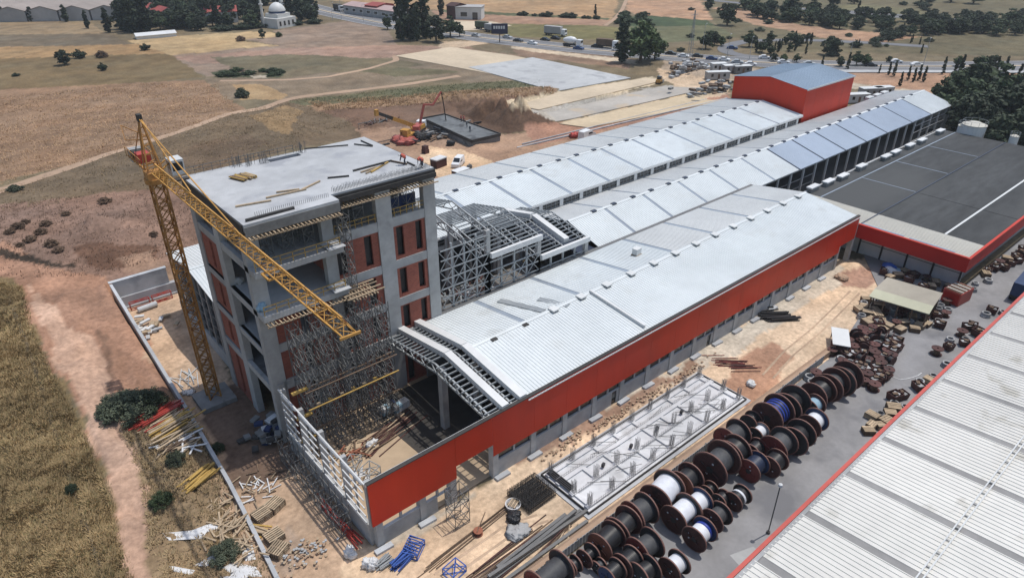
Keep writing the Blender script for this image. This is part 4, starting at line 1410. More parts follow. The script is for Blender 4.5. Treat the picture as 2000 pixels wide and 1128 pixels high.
# ================================================================== TOWER CRANE
cr = T('tower_crane', 'yellow lattice tower crane standing left of the concrete tower', 'crane', (18.4, 87.2, 0))
CX_, CY_ = 18.4, 87.2
hw_ = .74
MB().box(CX_ - 2.4, CX_ + 2.4, CY_ - 2.4, CY_ + 2.4, -.3, .7).build('base_block', 'concrete_old', cr)
zt = 33.0
nsec = 11
for k in range(nsec):
    za, zb = .7 + (zt - .7) * k / nsec, .7 + (zt - .7) * (k + 1) / nsec
    m = MB()
    for sx in (-1, 1):
        for sy in (-1, 1):
            m.beam((CX_ + sx * hw_, CY_ + sy * hw_, za), (CX_ + sx * hw_, CY_ + sy * hw_, zb), .2)
    zm = (za + zb) / 2
    cs = [(-1, -1), (1, -1), (1, 1), (-1, 1)]
    for i in range(4):
        a, b = cs[i], cs[(i + 1) % 4]
        for z0_, z1_ in ((za, zm), (zm, zb)):
            m.beam((CX_ + a[0] * hw_, CY_ + a[1] * hw_, z0_), (CX_ + b[0] * hw_, CY_ + b[1] * hw_, z1_), .1)
            m.beam((CX_ + b[0] * hw_, CY_ + b[1] * hw_, z0_), (CX_ + a[0] * hw_, CY_ + a[1] * hw_, z1_), .1)
        m.beam((CX_ + a[0] * hw_, CY_ + a[1] * hw_, zb), (CX_ + b[0] * hw_, CY_ + b[1] * hw_, zb), .11)
    m.build('mast_section', 'crane_r', cr)
MB().lathe([(0, .01), (0, 1.3), (.6, 1.3), (.6, .01)], 20, 'z').move(CX_, CY_, zt).build('slewing_ring', 'crane_r', cr)
MB().box(CX_ - 1, CX_ + 1, CY_ - 1, CY_ + 1, zt + .6, zt + 1.4).build('turntable', 'crane_r', cr)
jz = zt + 1.5
# jib: triangular section, two lower chords and one upper
JL = 46.5
nj = 31
m = MB()
ya, ye = CY_ - 1.0, CY_ - 1.0 - JL
W, HH = .54, 1.05
ny_ = [ya + (ye - ya) * i / nj for i in range(nj + 1)]
for sx in (-1, 1):
    m.beam((CX_ + sx * W, ya, jz), (CX_ + sx * W, ye, jz), .12)
m.build('jib_chord', 'crane_y', cr)
MB().beam((CX_, ya - .4, jz + HH), (CX_, ye + 1.0, jz + HH), .13).build('jib_chord', 'crane_y', cr)
m = MB()
for i in range(nj):
    y0_, y1_ = ny_[i], ny_[i + 1]
    ym = (y0_ + y1_) / 2
    for sx in (-1, 1):
        m.beam((CX_ + sx * W, y0_, jz), (CX_, ym, jz + HH), .06)
        m.beam((CX_, ym, jz + HH), (CX_ + sx * W, y1_, jz), .06)
    m.beam((CX_ - W, y0_, jz), (CX_ + W, y0_, jz), .08)
    m.beam((CX_ - W, y0_, jz), (CX_ + W, y1_, jz), .07)
m.build('jib_lacing', 'crane_y', cr)
m = MB()
m.box(CX_ - .85, CX_ + .85, ye - .1, ye + .06, jz - .08, jz + .12)
m.build('jib_head', 'crane_y', cr)
m = MB()
for k in (12.5, 14.0):
    m.beam((CX_ - .9, ye + k, jz - .25), (CX_ + .9, ye + k, jz - .25), .16)
for sx in (-.85, .85):
    m.beam((CX_ + sx, ye + 12.5, jz - .25), (CX_ + sx, ye + 14.0, jz - .25), .16)
m.build('trolley', 'crane_y', cr)
# tower head
az = 40.6
m = MB()
for sx in (-1, 1):
    m.beam((CX_ + sx * .8, CY_ - .7, jz), (CX_ + sx * .12, CY_ + .3, az), .17)
    m.beam((CX_ + sx * .8, CY_ + .9, jz), (CX_ + sx * .12, CY_ + .4, az), .15)
for i in range(1, 6):
    t_ = i / 6
    m.beam((CX_ - .8 * (1 - t_), CY_ - .7 + t_, jz + (az - jz) * t_), (CX_ + .8 * (1 - t_), CY_ - .7 + t_, jz + (az - jz) * t_), .1)
    m.beam((CX_ - .8 * (1 - t_), CY_ - .7 + t_, jz + (az - jz) * t_), (CX_ + .8 * (1 - t_), CY_ + .9 - .5 * t_, jz + (az - jz) * t_), .08)
m.build('tower_head', 'crane_r', cr)
MB().box(CX_ - .25, CX_ + .25, CY_ - .1, CY_ + .7, az - .3, az + .5).build('head_sheave', 'ply_dk', cr)
m = MB()
m.beam((CX_ - 1.8, CY_ + 1.6, jz + 3.6), (CX_ + .2, CY_ + .2, jz + 3.6), .09)
m.beam((CX_ - 1.8, CY_ + 1.6, jz + 3.6), (CX_ - 1.6, CY_ + 3.0, jz + 5.0), .09)
m.beam((CX_ - 1.6, CY_ + 3.0, jz + 5.0), (CX_ + .2, CY_ + .6, jz + 4.0), .09)
m.build('access_platform', 'crane_r', cr)
MB().beam((CX_ + .1, CY_ + .2, az), (CX_ + .1, CY_ - 13.5, jz + HH + .1), .11).build('tie_bar', 'crane_y', cr)
MB().beam((CX_ - .1, CY_ + .2, az), (CX_ - .1, CY_ - 27.5, jz + HH + .1), .11).build('tie_bar', 'crane_y', cr)
# counter jib
m = MB()
for sx in (-1, 1):
    m.beam((CX_ + sx * .75, CY_ + .8, jz), (CX_ + sx * .75, CY_ + 7.8, jz), .2)
for i in range(7):
    y = CY_ + 1 + i * 1.1
    m.beam((CX_ - .75, y, jz), (CX_ + .75, y + .7, jz), .1)
for i in range(7):
    y = CY_ + 1 + i * 1.1
    for sx in (-1, 1):
        m.beam((CX_ + sx * 1.0, y, jz), (CX_ + sx * 1.0, y, jz + 1.2), .07)
for sx in (-1, 1):
    m.beam((CX_ + sx * 1.0, CY_ + .8, jz + 1.2), (CX_ + sx * 1.0, CY_ + 7.8, jz + 1.2), .07)
m.build('counter_jib', 'crane_r', cr)
for i in range(2):
    MB().box(CX_ - .75, CX_ + .75, CY_ + 6.4 + i * .7, CY_ + 6.95 + i * .7, jz - .6, jz + 1.0).build('counterweight', 'concrete', cr)
MT['machine_red'] = M('machine_red', A(196, 52, 30), .5, .1, 2, .1)
MB().box(CX_ - .7, CX_ + .7, CY_ + 3.0, CY_ + 4.6, jz + .1, jz + 1.2).build('winch', 'machine_red', cr)
MB().tube((CX_ - .8, CY_ + 5.6, jz + .7), (CX_ + .8, CY_ + 5.6, jz + .7), .55, 14).build('rope_drum', 'ply_dk', cr)
MB().beam((CX_, CY_ + .4, az - .2), (CX_, CY_ + 7.5, jz + .2), .1).build('tie_bar', 'crane_r', cr)
# cab hung on the right of the jib
m = MB()
cx, cy, cz = CX_ + 2.3, CY_ - .9, jz - .7
m.add([(cx - .75, cy - .75, cz), (cx + .75, cy - .75, cz), (cx + .75, cy + .95, cz), (cx - .75, cy + .95, cz), (cx - .75, cy - 1.0, cz + 1.9), (cx + .75, cy - 1.0, cz + 1.9), (cx + .75, cy + .95, cz + 1.9), (cx - .75, cy + .95, cz + 1.9)],
      [(0, 3, 2, 1), (4, 5, 6, 7), (0, 1, 5, 4), (1, 2, 6, 5), (2, 3, 7, 6), (3, 0, 4, 7)])
cab = m.build('cab', 'frame_w', cr)
m = MB()
m.add([(cx - .6, cy - .83, cz + .55), (cx + .6, cy - .83, cz + .55), (cx + .6, cy - .99, cz + 1.6), (cx - .6, cy - .99, cz + 1.6)], [(0, 1, 2, 3)])
m.move(0, -.012, 0)
m.build('windscreen', 'glass', cab)
m = MB()
m.add([(cx - .765, cy - .6, cz + .6), (cx - .765, cy + .7, cz + .6), (cx - .765, cy + .7, cz + 1.6), (cx - .765, cy - .6, cz + 1.6)], [(3, 2, 1, 0)])
m.build('side_window', 'glass', cab)
MB().box(cx - .8, cx + .8, cy - 1.6, cy - .76, cz - .5, cz - .3).build('cab_step', 'ply_dk', cr)
m = MB()
m.beam((CX_ + .8, CY_ - 1.0, jz + .2), (cx, cy + .4, jz + 1.05), .14)
m.beam((CX_ + .8, CY_ + .6, jz + .2), (cx, cy + 1.6, jz + 1.05), .14)
for y in (cy - .2, cy + .8, cy + 1.8):
    m.beam((cx - .6, y, jz + 1.02), (cx - .6, y, jz + 2.0), .07)
m.beam((cx - .6, cy - .2, jz + 2.0), (cx - .6, cy + 1.8, jz + 2.0), .07)
m.build('cab_platform', 'crane_y', cr)

# ================================================================== CABLE DRUMS IN THE YARD
ORDW = ['first', 'second', 'third', 'fourth', 'fifth', 'sixth', 'seventh', 'eighth', 'ninth', 'tenth', 'eleventh', 'twelfth', 'thirteenth', 'fourteenth', 'fifteenth', 'sixteenth', 'seventeenth', 'eighteenth', 'nineteenth', 'twentieth',
        'twenty-first', 'twenty-second', 'twenty-third', 'twenty-fourth', 'twenty-fifth', 'twenty-sixth', 'twenty-seventh', 'twenty-eighth', 'twenty-ninth', 'thirtieth']
MT['fl_brown'] = M('flange_oxide', A(86, 48, 42, .9), .75, .22, 2.5, .12, rnd=.2, stain=(A(60, 40, 36, .9), 1.0, .54))
MT['fl_red'] = M('flange_red', A(128, 46, 38, .9), .65, .15, 2.5, .12, rnd=.12, stain=(A(100, 40, 32, .9), 1.2, .6))
MT['fl_orange'] = M('flange_rust', A(150, 84, 52, .9), .75, .2, 2.5, .12, rnd=.12)
MT['fl_black'] = M('flange_black', (.035, .033, .033), .7, .2, 2.5, .12, rnd=.2)
MT['fl_blue'] = M('flange_blue', A(40, 66, 108, .9), .6, .15, 2.5, .1, rnd=.1)
MT['fl_grey'] = M('flange_grey', (.28, .29, .31), .6, .15, 2.5, .1, rnd=.1)
MT['rim'] = M('flange_rim', A(128, 88, 76, .9), .7, .2, 3, .1)
MT['cb_black'] = M('cable_black', (.022, .022, .024), .42, .2, 3, .1, rnd=.2)
MT['cb_grey'] = M('cable_wrap_grey', (.058, .06, .064), .6, .2, 3, .12, rnd=.12)
MT['cb_white'] = M('cable_wrap_white', (.62, .64, .68), .5, .1, 2, .08)
MT['cb_blue'] = M('cable_blue', A(36, 66, 168, .9), .45, .1, 3, .1)
MT['cb_lblue'] = M('cable_pale_blue', A(140, 178, 200, .9), .5, .1, 3, .1)
MT['cb_dblue'] = M('cable_dark_blue', (.02, .028, .055), .45, .1, 3, .1)


def drum_parts(t, R, L, rc, cable, f1, f2, ribs=True, band=None):
    th = max(.09, R * .055)
    n = 30
    for sgn, fm in ((-1, f1), (1, f2)):
        a = sgn * L / 2
        x0, x1 = (a - th, a) if sgn < 0 else (a, a + th)
        m = MB().lathe([(x0, .18 * R), (x0, R * .95), (x1, R * .95), (x1, .18 * R)], n)
        fo = m.build('flange', fm, t)
        m = MB().lathe([(x0 - .03, R * .93), (x0 - .03, R), (x1 + .03, R), (x1 + .03, R * .93)], n)
        m.build('rim', 'rim', fo)
        m = MB().lathe([(x0 - .05 if sgn < 0 else x1 + .05, .01), (x0 - .05 if sgn < 0 else x1 + .05, .2 * R), (x0 + .02 if sgn < 0 else x1 - .02, .2 * R)], 14)
        if sgn > 0:
            m.f = [f[::-1] for f in m.f]
        m.build('hub', 'fl_black', fo)
        if sgn < 0:
            k = random.random()
            for i in range(4):
                an = k + i * math.pi / 2
                c, s = math.cos(an), math.sin(an)
                MB().beam((x0 - .045, c * R * .2, s * R * .2), (x0 - .045, c * R * .62, s * R * .62), .09 * R, .07).build('spoke', fm, fo)
            for i in range(3):
                an = random.uniform(0, 6.28)
                rr = R * random.uniform(.25, .5)
                MB().box(x0 - .06, x0 - .01, rr * math.cos(an), rr * math.cos(an) + .1 * R, rr * math.sin(an), rr * math.sin(an) + .08 * R).build('tag', 'cb_white', fo) if i < 2 else None
    prof = []
    a0, a1 = -L / 2 + .02, L / 2 - .02
    if ribs:
        k = max(6, int(L / .17))
        for i in range(k):
            w = (a1 - a0) / k
            x = a0 + i * w
            e = random.uniform(-.006, .006) * R
            prof += [(x, rc * R * .965), (x + w * .3, rc * R + e), (x + w * .7, rc * R + e)]
        prof.append((a1, rc * R * .965))
    else:
        prof = [(a0, rc * R), (a0 + L * .4, rc * R * 1.01), (a0 + L * .6, rc * R * 1.005), (a1, rc * R)]
    m = MB().lathe([(x, r) for x, r in prof], n)
    m.f = [f[::-1] for f in m.f]
    co = m.build('cable', cable, t, True)
    if band:
        for (u0, u1) in band[1]:
            m = MB().lathe([(a0 + L * u0, rc * R * 1.0), (a0 + L * u0, rc * R * 1.03), (a0 + L * u1, rc * R * 1.03), (a0 + L * u1, rc * R * 1.0)], n)
            m.f = [f[::-1] for f in m.f]
            m.build('band', band[0], co, True)
    # wooden chock
    for sgn in (-1, 1):
        MB().add([(sgn * L * .3 - .15, .35 * R, -R), (sgn * L * .3 + .15, .35 * R, -R), (sgn * L * .3 + .15, .6 * R, -R), (sgn * L * .3 - .15, .6 * R, -R), (sgn * L * .3 - .15, .6 * R, -R * .86), (sgn * L * .3 + .15, .6 * R, -R * .86)],
                 [(0, 3, 2, 1), (3, 4, 5, 2), (0, 1, 5, 4), (0, 4, 3), (1, 2, 5)]).build('chock', 'wood_dk', t)


B, RD, OR, BK, BL, GR = 'fl_brown', 'fl_red', 'fl_orange', 'fl_black', 'fl_blue', 'fl_grey'
DRUMS = [
    (1049, 1144, 1105, 1102, 30, 'cb_grey', RD, BK, 0, .62, 'grey-wrapped drum with a red flange at the bottom edge beside the sheet fence'),
    (1115, 1106, 1126, 1100, 16, 'cb_black', BK, BK, 1, .6, 'thin black drum next to the bottom grey-wrapped drum by the fence'),
    (1142, 1090, 1157, 1078, 18, 'cb_black', B, BK, 1, .5, 'small black drum with a brown flange right of the thin black drum'),
    (1172, 1067, 1200, 1042, 26, 'cb_black', OR, B, 1, .74, 'black cable drum with a bare rust-orange flange by the sheet fence'),
    (1205, 1037, 1229, 1015, 28, 'cb_black', B, B, 0, .62, 'black drum just behind the rust-orange one along the fence'),
    (1236, 1008, 1267, 996, 29, 'cb_grey', RD, BK, 0, .68, 'dark grey wrapped drum with a red rim, in front of the big white drum'),
    (1281, 976, 1307, 946, 31, 'cb_white', B, BK, 0, .72, 'biggest white-wrapped drum, brown flange, beside the foundation slab'),
    (1330, 946, 1351, 930, 26, 'cb_black', OR, B, 0, .66, 'black drum with an orange-red flange behind the biggest white drum'),
    (1387, 916, 1416, 894, 33, 'cb_grey', B, B, 0, .62, 'largest dark drum with a wide plain brown flange, middle of the fence row'),
    (1424, 889, 1442, 878, 28, 'cb_black', B, B, 1, .78, 'thick black coil drum behind the largest brown-flanged drum'),
    (1418, 861, 1446, 846, 25, 'cb_grey', RD, BK, 0, .66, 'grey-wrapped drum with a bright red flange next to the foundation corner'),
    (1499, 816, 1525, 801, 29, 'cb_black', B, B, 1, .72, 'brown spoked drum with blue cable rings by the fence'),
    (1536, 796, 1556, 781, 27, 'cb_black', BK, BK, 0, .55, 'black flanged drum right behind the drum with blue rings'),
    (1316, 1014, 1347, 992, 27, 'cb_white', B, BK, 0, .66, 'white-wrapped drum with red spokes on a brown flange in the yard row'),
    (1350, 992, 1373, 978, 24, 'cb_white', BK, BL, 0, .68, 'white-wrapped drum with a blue far flange between two other white ones'),
    (1356, 1052, 1379, 1034, 24, 'cb_white', B, BL, 0, .66, 'white drum with a bright blue band and dark brown flange nearest the lower roof'),
    (1391, 1016, 1411, 1003, 22, 'cb_grey', B, BK, 1, .62, 'dark grey coil drum right of the white drum with a blue band'),
    (1432, 979, 1453, 966, 18, 'cb_black', B, BK, 0, .74, 'black drum with one white ring, standing alone at the yard side'),
    (1404, 979, 1417, 971, 15, 'cb_black', BK, B, 1, .7, 'small black drum left of the one with the white ring'),
    (1380, 961, 1390, 953, 14, 'cb_black', BK, B, 1, .6, 'smallest black drum tucked behind the blue-flanged white drum'),
    (1462, 919, 1483, 904, 22, 'cb_dblue', RD, BL, 1, .72, 'dark blue drum with a reddish flange and blue rear flange'),
    (1503, 911, 1521, 898, 20, 'cb_black', B, B, 1, .74, 'glossy black drum with a brown flange right of the dark blue drum'),
    (1467, 884, 1483, 873, 17, 'cb_black', B, B, 1, .74, 'low black coil drum between the red-flanged drums'),
    (1510, 878, 1534, 862, 26, 'cb_grey', RD, BK, 0, .64, 'grey-wrapped drum with a broad red flange in the yard row'),
    (1549, 861, 1566, 846, 26, 'cb_black', BK, BK, 0, .6, 'black drum with black flanges right of the broad red flange'),
    (1475, 850, 1490, 841, 15, 'cb_white', BK, GR, 0, .66, 'small white drum with a pale grey flange in the middle of the rows'),
    (1580, 832, 1597, 820, 21, 'cb_white', B, BL, 0, .66, 'white drum with a blue flange at the far yard side'),
    (1579, 798, 1596, 790, 18, 'cb_lblue', BK, B, 0, .66, 'pale blue wrapped drum beyond the far white drum'),
    (1462, 826, 1472, 818, 16, 'cb_black', BK, BK, 1, .7, 'small black coil beside the fence, left of the small white drum'),
    (1589, 773, 1611, 762, 24, 'cb_black', B, B, 1, .7, 'black drum with brown flanges near the heap of small reels'),
    (1618, 757, 1634, 746, 25, 'cb_grey', B, B, 0, .6, 'dark wrapped drum with twin brown rims, second from the far end of the rows'),
    (1642, 744, 1658, 734, 26, 'cb_black', BK, B, 0, .6, 'black drum at the far end of the rows, touching the reel heap'),
    (1246, 1078, 1277, 1062, 28, 'cb_grey', RD, BK, 0, .62, 'dark grey wrapped drum with a big red flange in the lowest yard row'),
    (1308, 1112, 1329, 1098, 23, 'cb_white', B, BK, 0, .66, 'white-wrapped drum at the bottom, nearest the red gutter'),
    (1248, 1124, 1277, 1116, 25, 'cb_black', BK, BK, 0, .6, 'black drum at the bottom edge left of the last white one'),
    (1217, 1104, 1239, 1089, 23, 'cb_black', B, BK, 1, .76, 'black coil drum in front of the big red flange'),
    (1186, 1126, 1208, 1110, 20, 'cb_black', BL, BK, 1, .72, 'black coil drum with a dark blue flange at the bottom edge'),
    (1166, 1108, 1176, 1102, 13, 'cb_grey', BK, BK, 0, .6, 'tiny grey drum squeezed between bottom coil drums'),
]
YZ = .14
for (u, v, u2, v2, r, cable, f1, f2, ribs, rc, lb) in DRUMS:
    R = 1.7
    for _ in range(4):
        c = P(u, v, YZ + R)
        R = r * np.linalg.norm(c - CAMP) / F / .93
    c2 = P(u2, v2, YZ + R)
    d = (c2 - c)[:2]
    an = math.atan2(d[1], d[0])
    an = min(max(an, math.radians(-12)), math.radians(32)) * .6 + math.radians(9) * .4
    L = min(max(np.linalg.norm(d), R * .55), R * 2.0)
    cen = c[:2] + np.array([math.cos(an), math.sin(an)]) * L / 2
    t = TL('cable_drum', lb, 'cable drum', (cen[0], cen[1], YZ + R * 1.0 + .03), 'cable drums stored in the yard', an)
    band = None
    if 'blue cable rings' in lb:
        band = ('cb_blue', ((.2, .3), (.4, .5), (.62, .72), (.82, .92)))
    if 'bright blue band' in lb:
        band = ('cb_blue', ((.72, .97),))
    if 'one white ring' in lb:
        band = ('cb_white', ((.45, .62),))
    drum_parts(t, R, L, rc, cable, f1, f2, bool(ribs), band)

# sheet-metal fence holding the sand bank back
fe = T('sheet_fence', 'low grey corrugated sheet fence between the sand strip and the drums', 'fence', (60, 34.9, 0))
for i in range(27):
    a = 30 + i * 2.35
    m = MB()
    k = 9
    vs, fs = [], []
    for j in range(k + 1):
        x = a + (2.33) * j / k
        y = 34.72 + (.07 if j % 2 else 0)
        vs += [(x, y, .1), (x, y, 1.45), (x, y + .05, 1.45), (x, y + .05, .1)]
    for j in range(k):
        o_ = j * 4
        fs += [(o_, o_ + 4, o_ + 5, o_ + 1), (o_ + 1, o_ + 5, o_ + 6, o_ + 2), (o_ + 2, o_ + 6, o_ + 7, o_ + 3)]
    m.add(vs, fs)
    m.build('fence_sheet', 'concrete', fe)
for i in range(14):
    MB().box(30 + i * 4.7, 30.16 + i * 4.7, 34.86, 35.0, 0, 1.4).build('post', 'steel_dk', fe)
struct(MB().add([(28, 34.95, 1.25), (98, 34.95, 1.1), (98, 35.6, .9), (28, 35.6, 1.0), (28, 36.6, -.1), (98, 36.6, -.1), (28, 34.95, -.1), (98, 34.95, -.1)], [(0, 1, 2, 3), (3, 2, 5, 4), (0, 6, 7, 1), (0, 3, 4, 6), (1, 7, 5, 2)]), 'sand_bank', 'track')

# ================================================================== FOUNDATION WITH STARTER CAGES
fd = T('foundation_slab', 'pale rectangular foundation slab with ground beams and rebar cages in front of the red fascia', 'foundation', (60, 41, 0))
X0, X1, Y0, Y1 = 43.7, 76.2, 37.2, 45.5
MB().box(X0 - .5, X1 + .5, Y0 - .45, Y1 + .45, -.1, .14).build('blinding', 'concrete_lt', fd)
for q in ((X0, X1, Y0, Y0 + .12), (X0, X1, Y1 - .12, Y1), (X0, X0 + .12, Y0 + .12, Y1 - .12), (X1 - .12, X1, Y0 + .12, Y1 - .12)):
    MB().box(q[0], q[1], q[2], q[3], .14, .46).build('edge_form', 'ply_dk', fd)
MT['lime_film'] = M('white_film', (.56, .565, .575), .8, .12, .9, .14, stain=((.43, .43, .43), .5, .56))
MB().box(X0 + .18, X1 - .18, Y0 + .18, Y1 - .18, .142, .30).build('base_slab', 'lime_film', fd)
MT['rebar_lt'] = M('rebar_pale', (.36, .355, .35), .7, .15, 3, .1)
BY = (38.0, 40.6, 42.9, 44.7)
BXS = [X0 + .9 + i * 3.82 for i in range(9)]
for y in BY:
    MB().box(X0 + .3, X1 - .3, y - .3, y + .3, .30, .56).build('ground_beam', 'lime_film', fd)
for i, x in enumerate(BXS):
    for ya, yb in zip(BY, BY[1:]):
        if (i + int(ya)) % 4 != 3:
            MB().box(x - .28, x + .28, ya + .3, yb - .3, .30, .55).build('cross_beam', 'lime_film', fd)
cage = MB()
for sx in (-1, 0, 1):
    for sy in (-1, 0, 1):
        if sx or sy:
            cage.beam((sx * .24, sy * .2, 0), (sx * .24, sy * .2, 1.7 + .25 * random.random()), .045)
for z in (.3, .6, .9):
    for a, b in (((-.26, -.22), (.26, -.22)), ((.26, -.22), (.26, .22)), ((.26, .22), (-.26, .22)), ((-.26, .22), (-.26, -.22))):
        cage.beam((*a, z), (*b, z), .03)
c0 = None
for i, x in enumerate(BXS):
    for j, y in enumerate((BY[0], BY[1], BY[3])):
        if c0 is None:
            c0 = cage.build('rebar_cage', 'rebar', None, org=(0, 0, 0))
            ob = c0
        else:
            ob = c0.copy()
            COL.objects.link(ob)
        ob.parent = fd
        ob.location = ((x - 60) * S, (y - 41) * S, .56 * S)
        ob.rotation_euler = (random.uniform(-.04, .04), random.uniform(-.04, .04), random.uniform(-.2, .2))
for y in (37.7, 40.2, 43.2, 45.0):
    m = MB()
    for i in range(80):
        x = X0 + .6 + i * .39
        m.beam((x, y, .3), (x, y, 1.0 + .2 * random.random()), .026)
    m.beam((X0 + .4, y, .95), (X1 - .5, y, .95), .035)
    m.beam((X0 + .4, y, .60), (X1 - .5, y, .60), .035)
    m.build('rebar_row', 'rebar_lt', fd)
for i in range(34):
    x = random.uniform(48, 72)
    y = random.uniform(38, 44.5)
    an = random.choice([-.6, -.5, 2.4, -.75, 0.02]) + random.uniform(-.2, .2)
    l = random.uniform(.8, 2.2)
    z = .64 + i * .006
    MB().beam((x - math.cos(an) * l, y - math.sin(an) * l, z), (x + math.cos(an) * l, y + math.sin(an) * l, z + .03), .05).build('loose_bar', 'steel_dk', fd)
for i in range(4):
    MB().box(44.2 + i * .22, 44.35 + i * .22, 41.0, 44.9, .58 + .05 * i, .76 + .05 * i).build('black_pipe', 'black', fd)
for i in range(4):
    MB().obox((50.5 + i * 5.3, 41.3, .56), .5, .35, .4, .3).build('black_block', 'black', fd)

# ================================================================== LOOSE MATERIAL
def pile(name, label, cat, px, z, n, ln, wd, ht, ang, spread, mats, jitter=.15, layers=3, part='plank', group=None, ter=True):
    p = G(*px) if ter else P(px[0], px[1], z)
    t = TL(name, label, cat, (p[0], p[1], p[2] if ter else z), group)
    base = {}
    for i in range(n):
        mt = random.choice(mats)
        if mt not in base:
            base[mt] = MB().box(-ln / 2, ln / 2, -wd / 2, wd / 2, 0, ht).build(part, mt, t)
            ob = base[mt]
        else:
            ob = base[mt].copy()
            COL.objects.link(ob)
            ob.parent = t
        lay = i % layers
        ob.location = (random.gauss(0, spread[0]) * S, random.gauss(0, spread[1]) * S, (.03 + lay * ht * 1.1 + random.uniform(0, .1) * (jitter > .3)) * S)
        ob.rotation_euler = (0, random.uniform(-.06, .06) if lay else 0, ang + random.gauss(0, jitter))
        k = random.uniform(.65, 1.1)
        ob.scale = (k, 1, 1)
    return t


pile('timber_pile', 'red painted props piled left of the boundary wall beside the grey-green bush', 'timber', (305, 815), 0, 26, 6.2, .16, .16, .30, (.5, .75), ['machine_red'], .12, 4, 'prop')
pile('timber_pile', 'big pile of yellow and raw planks left of the boundary wall, below the red props', 'timber', (332, 835), 0, 60, 5.6, .22, .12, .22, (.6, 1.3), ['wood', 'wood_y', 'wood'], .14, 5)
pile('timber_pile', 'untidy grey-white plank heap below the yellow planks', 'timber', (352, 868), 0, 40, 3.2, .2, .1, .1, (.9, 1.0), ['wood', 'wood_dk', 'tarp_w'], .6, 4)
pile('timber_pile', 'neat yellow formwork beams against the left side of the boundary wall', 'timber', (390, 938), 0, 22, 4.6, .2, .14, .35, (.3, .6), ['wood_y'], .07, 4, 'beam')
pile('timber_pile', 'scattered short boards left of the wall, below the yellow beams', 'timber', (412, 985), 0, 30, 2.2, .16, .08, .5, (1.3, 1.2), ['wood', 'wood'], .9, 3)
pile('timber_pile', 'heap of crossed boards left of the wall near the white sheets', 'timber', (440, 1030), 0, 36, 2.0, .18, .1, .8, (1.0, 1.2), ['wood'], .8, 4)
pile('timber_pile', 'small boards strewn near the bottom of the boundary wall', 'timber', (470, 1075), 0, 24, 1.8, .18, .1, .4, (.8, 1.0), ['wood'], .9, 4)
pile('timber_pile', 'scatter of broken boards inside the wall left of the pallets', 'timber', (500, 955), 0, 60, 1.6, .13, .07, .3, (2.4, 1.6), ['wood', 'wood_dk', 'tarp_w'], 1.2, 3)
pile('timber_pile', 'yellow and pale beams leaning in a stack beside the inner face of the wall', 'timber', (505, 1035), 0, 16, 3.4, .2, .14, 2.15, (.5, .35), ['wood_y', 'wood'], .12, 3, 'beam')
pile('pipe_pile', 'bright red and orange conduit bundle along the foot of the scaffolded end wall', 'pipes', (662, 1020), 0, 18, 7.4, .14, .12, 1.66, (.22, .8), ['machine_red'], .05, 4, 'pipe')
pile('timber_pile', 'rusty reinforcing mesh and boards stacked on the open hall floor', 'timber', (760, 845), .12, 26, 9, .16, .07, .22, (.6, .7), ['wood_dk', 'wood', 'fl_brown'], .08, 4, 'bar', ter=False)
pile('timber_pile', 'jumble of boards by the left end inside the open hall', 'timber', (690, 885), .12, 34, 2.2, .2, .1, .3, (1.3, 1.0), ['wood', 'wood_dk', 'fl_orange'], .8, 4, ter=False)
pile('timber_pile', 'boards and offcuts inside the corner of the red fascia', 'timber', (705, 935), .12, 22, 1.8, .2, .1, .3, (.9, .9), ['wood', 'tarp_w'], .9, 3, ter=False)
pile('pipe_pile', 'black pipes laid out on the sand near the window wall', 'pipes', (1512, 618), 0, 28, 6.0, .2, .18, -.62, (.45, 1.35), ['black'], .05, 3, 'pipe')
pile('rebar_pile', 'rust-red bars in a flat bundle beyond the foundation slab', 'rebar', (1432, 710), 0, 20, 5.2, .1, .08, -.75, (.5, 1.0), ['fl_red', 'fl_brown'], .05, 2, 'bar')
pile('rebar_pile', 'long brown bars lying along the sand below the wire bundle', 'rebar', (1010, 1085), 0, 24, 13, .12, .1, .06, (1.2, .9), ['fl_brown', 'wood_dk'], .05, 2, 'bar')
pile('pipe_pile', 'long grey steel box beams lying beside the brown bars', 'pipes', (1040, 1075), 0, 6, 14, .38, .36, .0, (.6, .7), ['steel_dk'], .02, 2, 'beam')
pile('rebar_pile', 'long thin bars lying on the sand between scaffold and wire bundle', 'rebar', (920, 1045), 0, 8, 15, .09, .07, .08, (1, .3), ['wood_dk'], .03, 2, 'bar')
pile('timber_pile', 'thin battens scattered beside the sheet fence near the bottom', 'timber', (1100, 1062), 0, 14, 4.5, .14, .1, .15, (.8, .6), ['wood', 'wood_dk'], .35, 2)
pile('rebar_pile', 'bars and rails on the ground left of the pump slab', 'rebar', (735, 240), 0, 26, 6, .25, .2, .9, (3.5, 1.0), ['wood_dk', 'fl_brown', 'steel_dk'], .4, 3, 'bar')
pile('rubble_pile', 'dark scrap and formwork heap beside the pump slab', 'rubble', (875, 262), 0, 60, 3.2, .7, .35, .6, (7, 2.2), ['ply_dk', 'concrete_old', 'wood_dk', 'black'], .9, 5, 'piece')
pile('rubble_pile', 'dark heap of bags and rubble in the tower shadow', 'rubble', (530, 848), 0, 40, 1.3, .8, .35, .3, (1.4, 1.3), ['tarp_w', 'concrete_old', 'tarp_bl', 'ply_dk'], 1.2, 5, 'piece')
pile('rubble_pile', 'pale rubble and sacks between crane base and back hall', 'rubble', (290, 640), 0, 22, 1.6, .6, .25, .3, (1.6, 1.6), ['concrete_lt', 'tarp_w', 'wood'], 1.0, 3, 'piece')
pile('rebar_pile', 'white conduits and bars near the wall below the crane', 'rebar', (365, 740), 0, 12, 4.4, .1, .08, 1.4, (.6, .8), ['frame_w', 'steel'], .4, 2, 'bar')
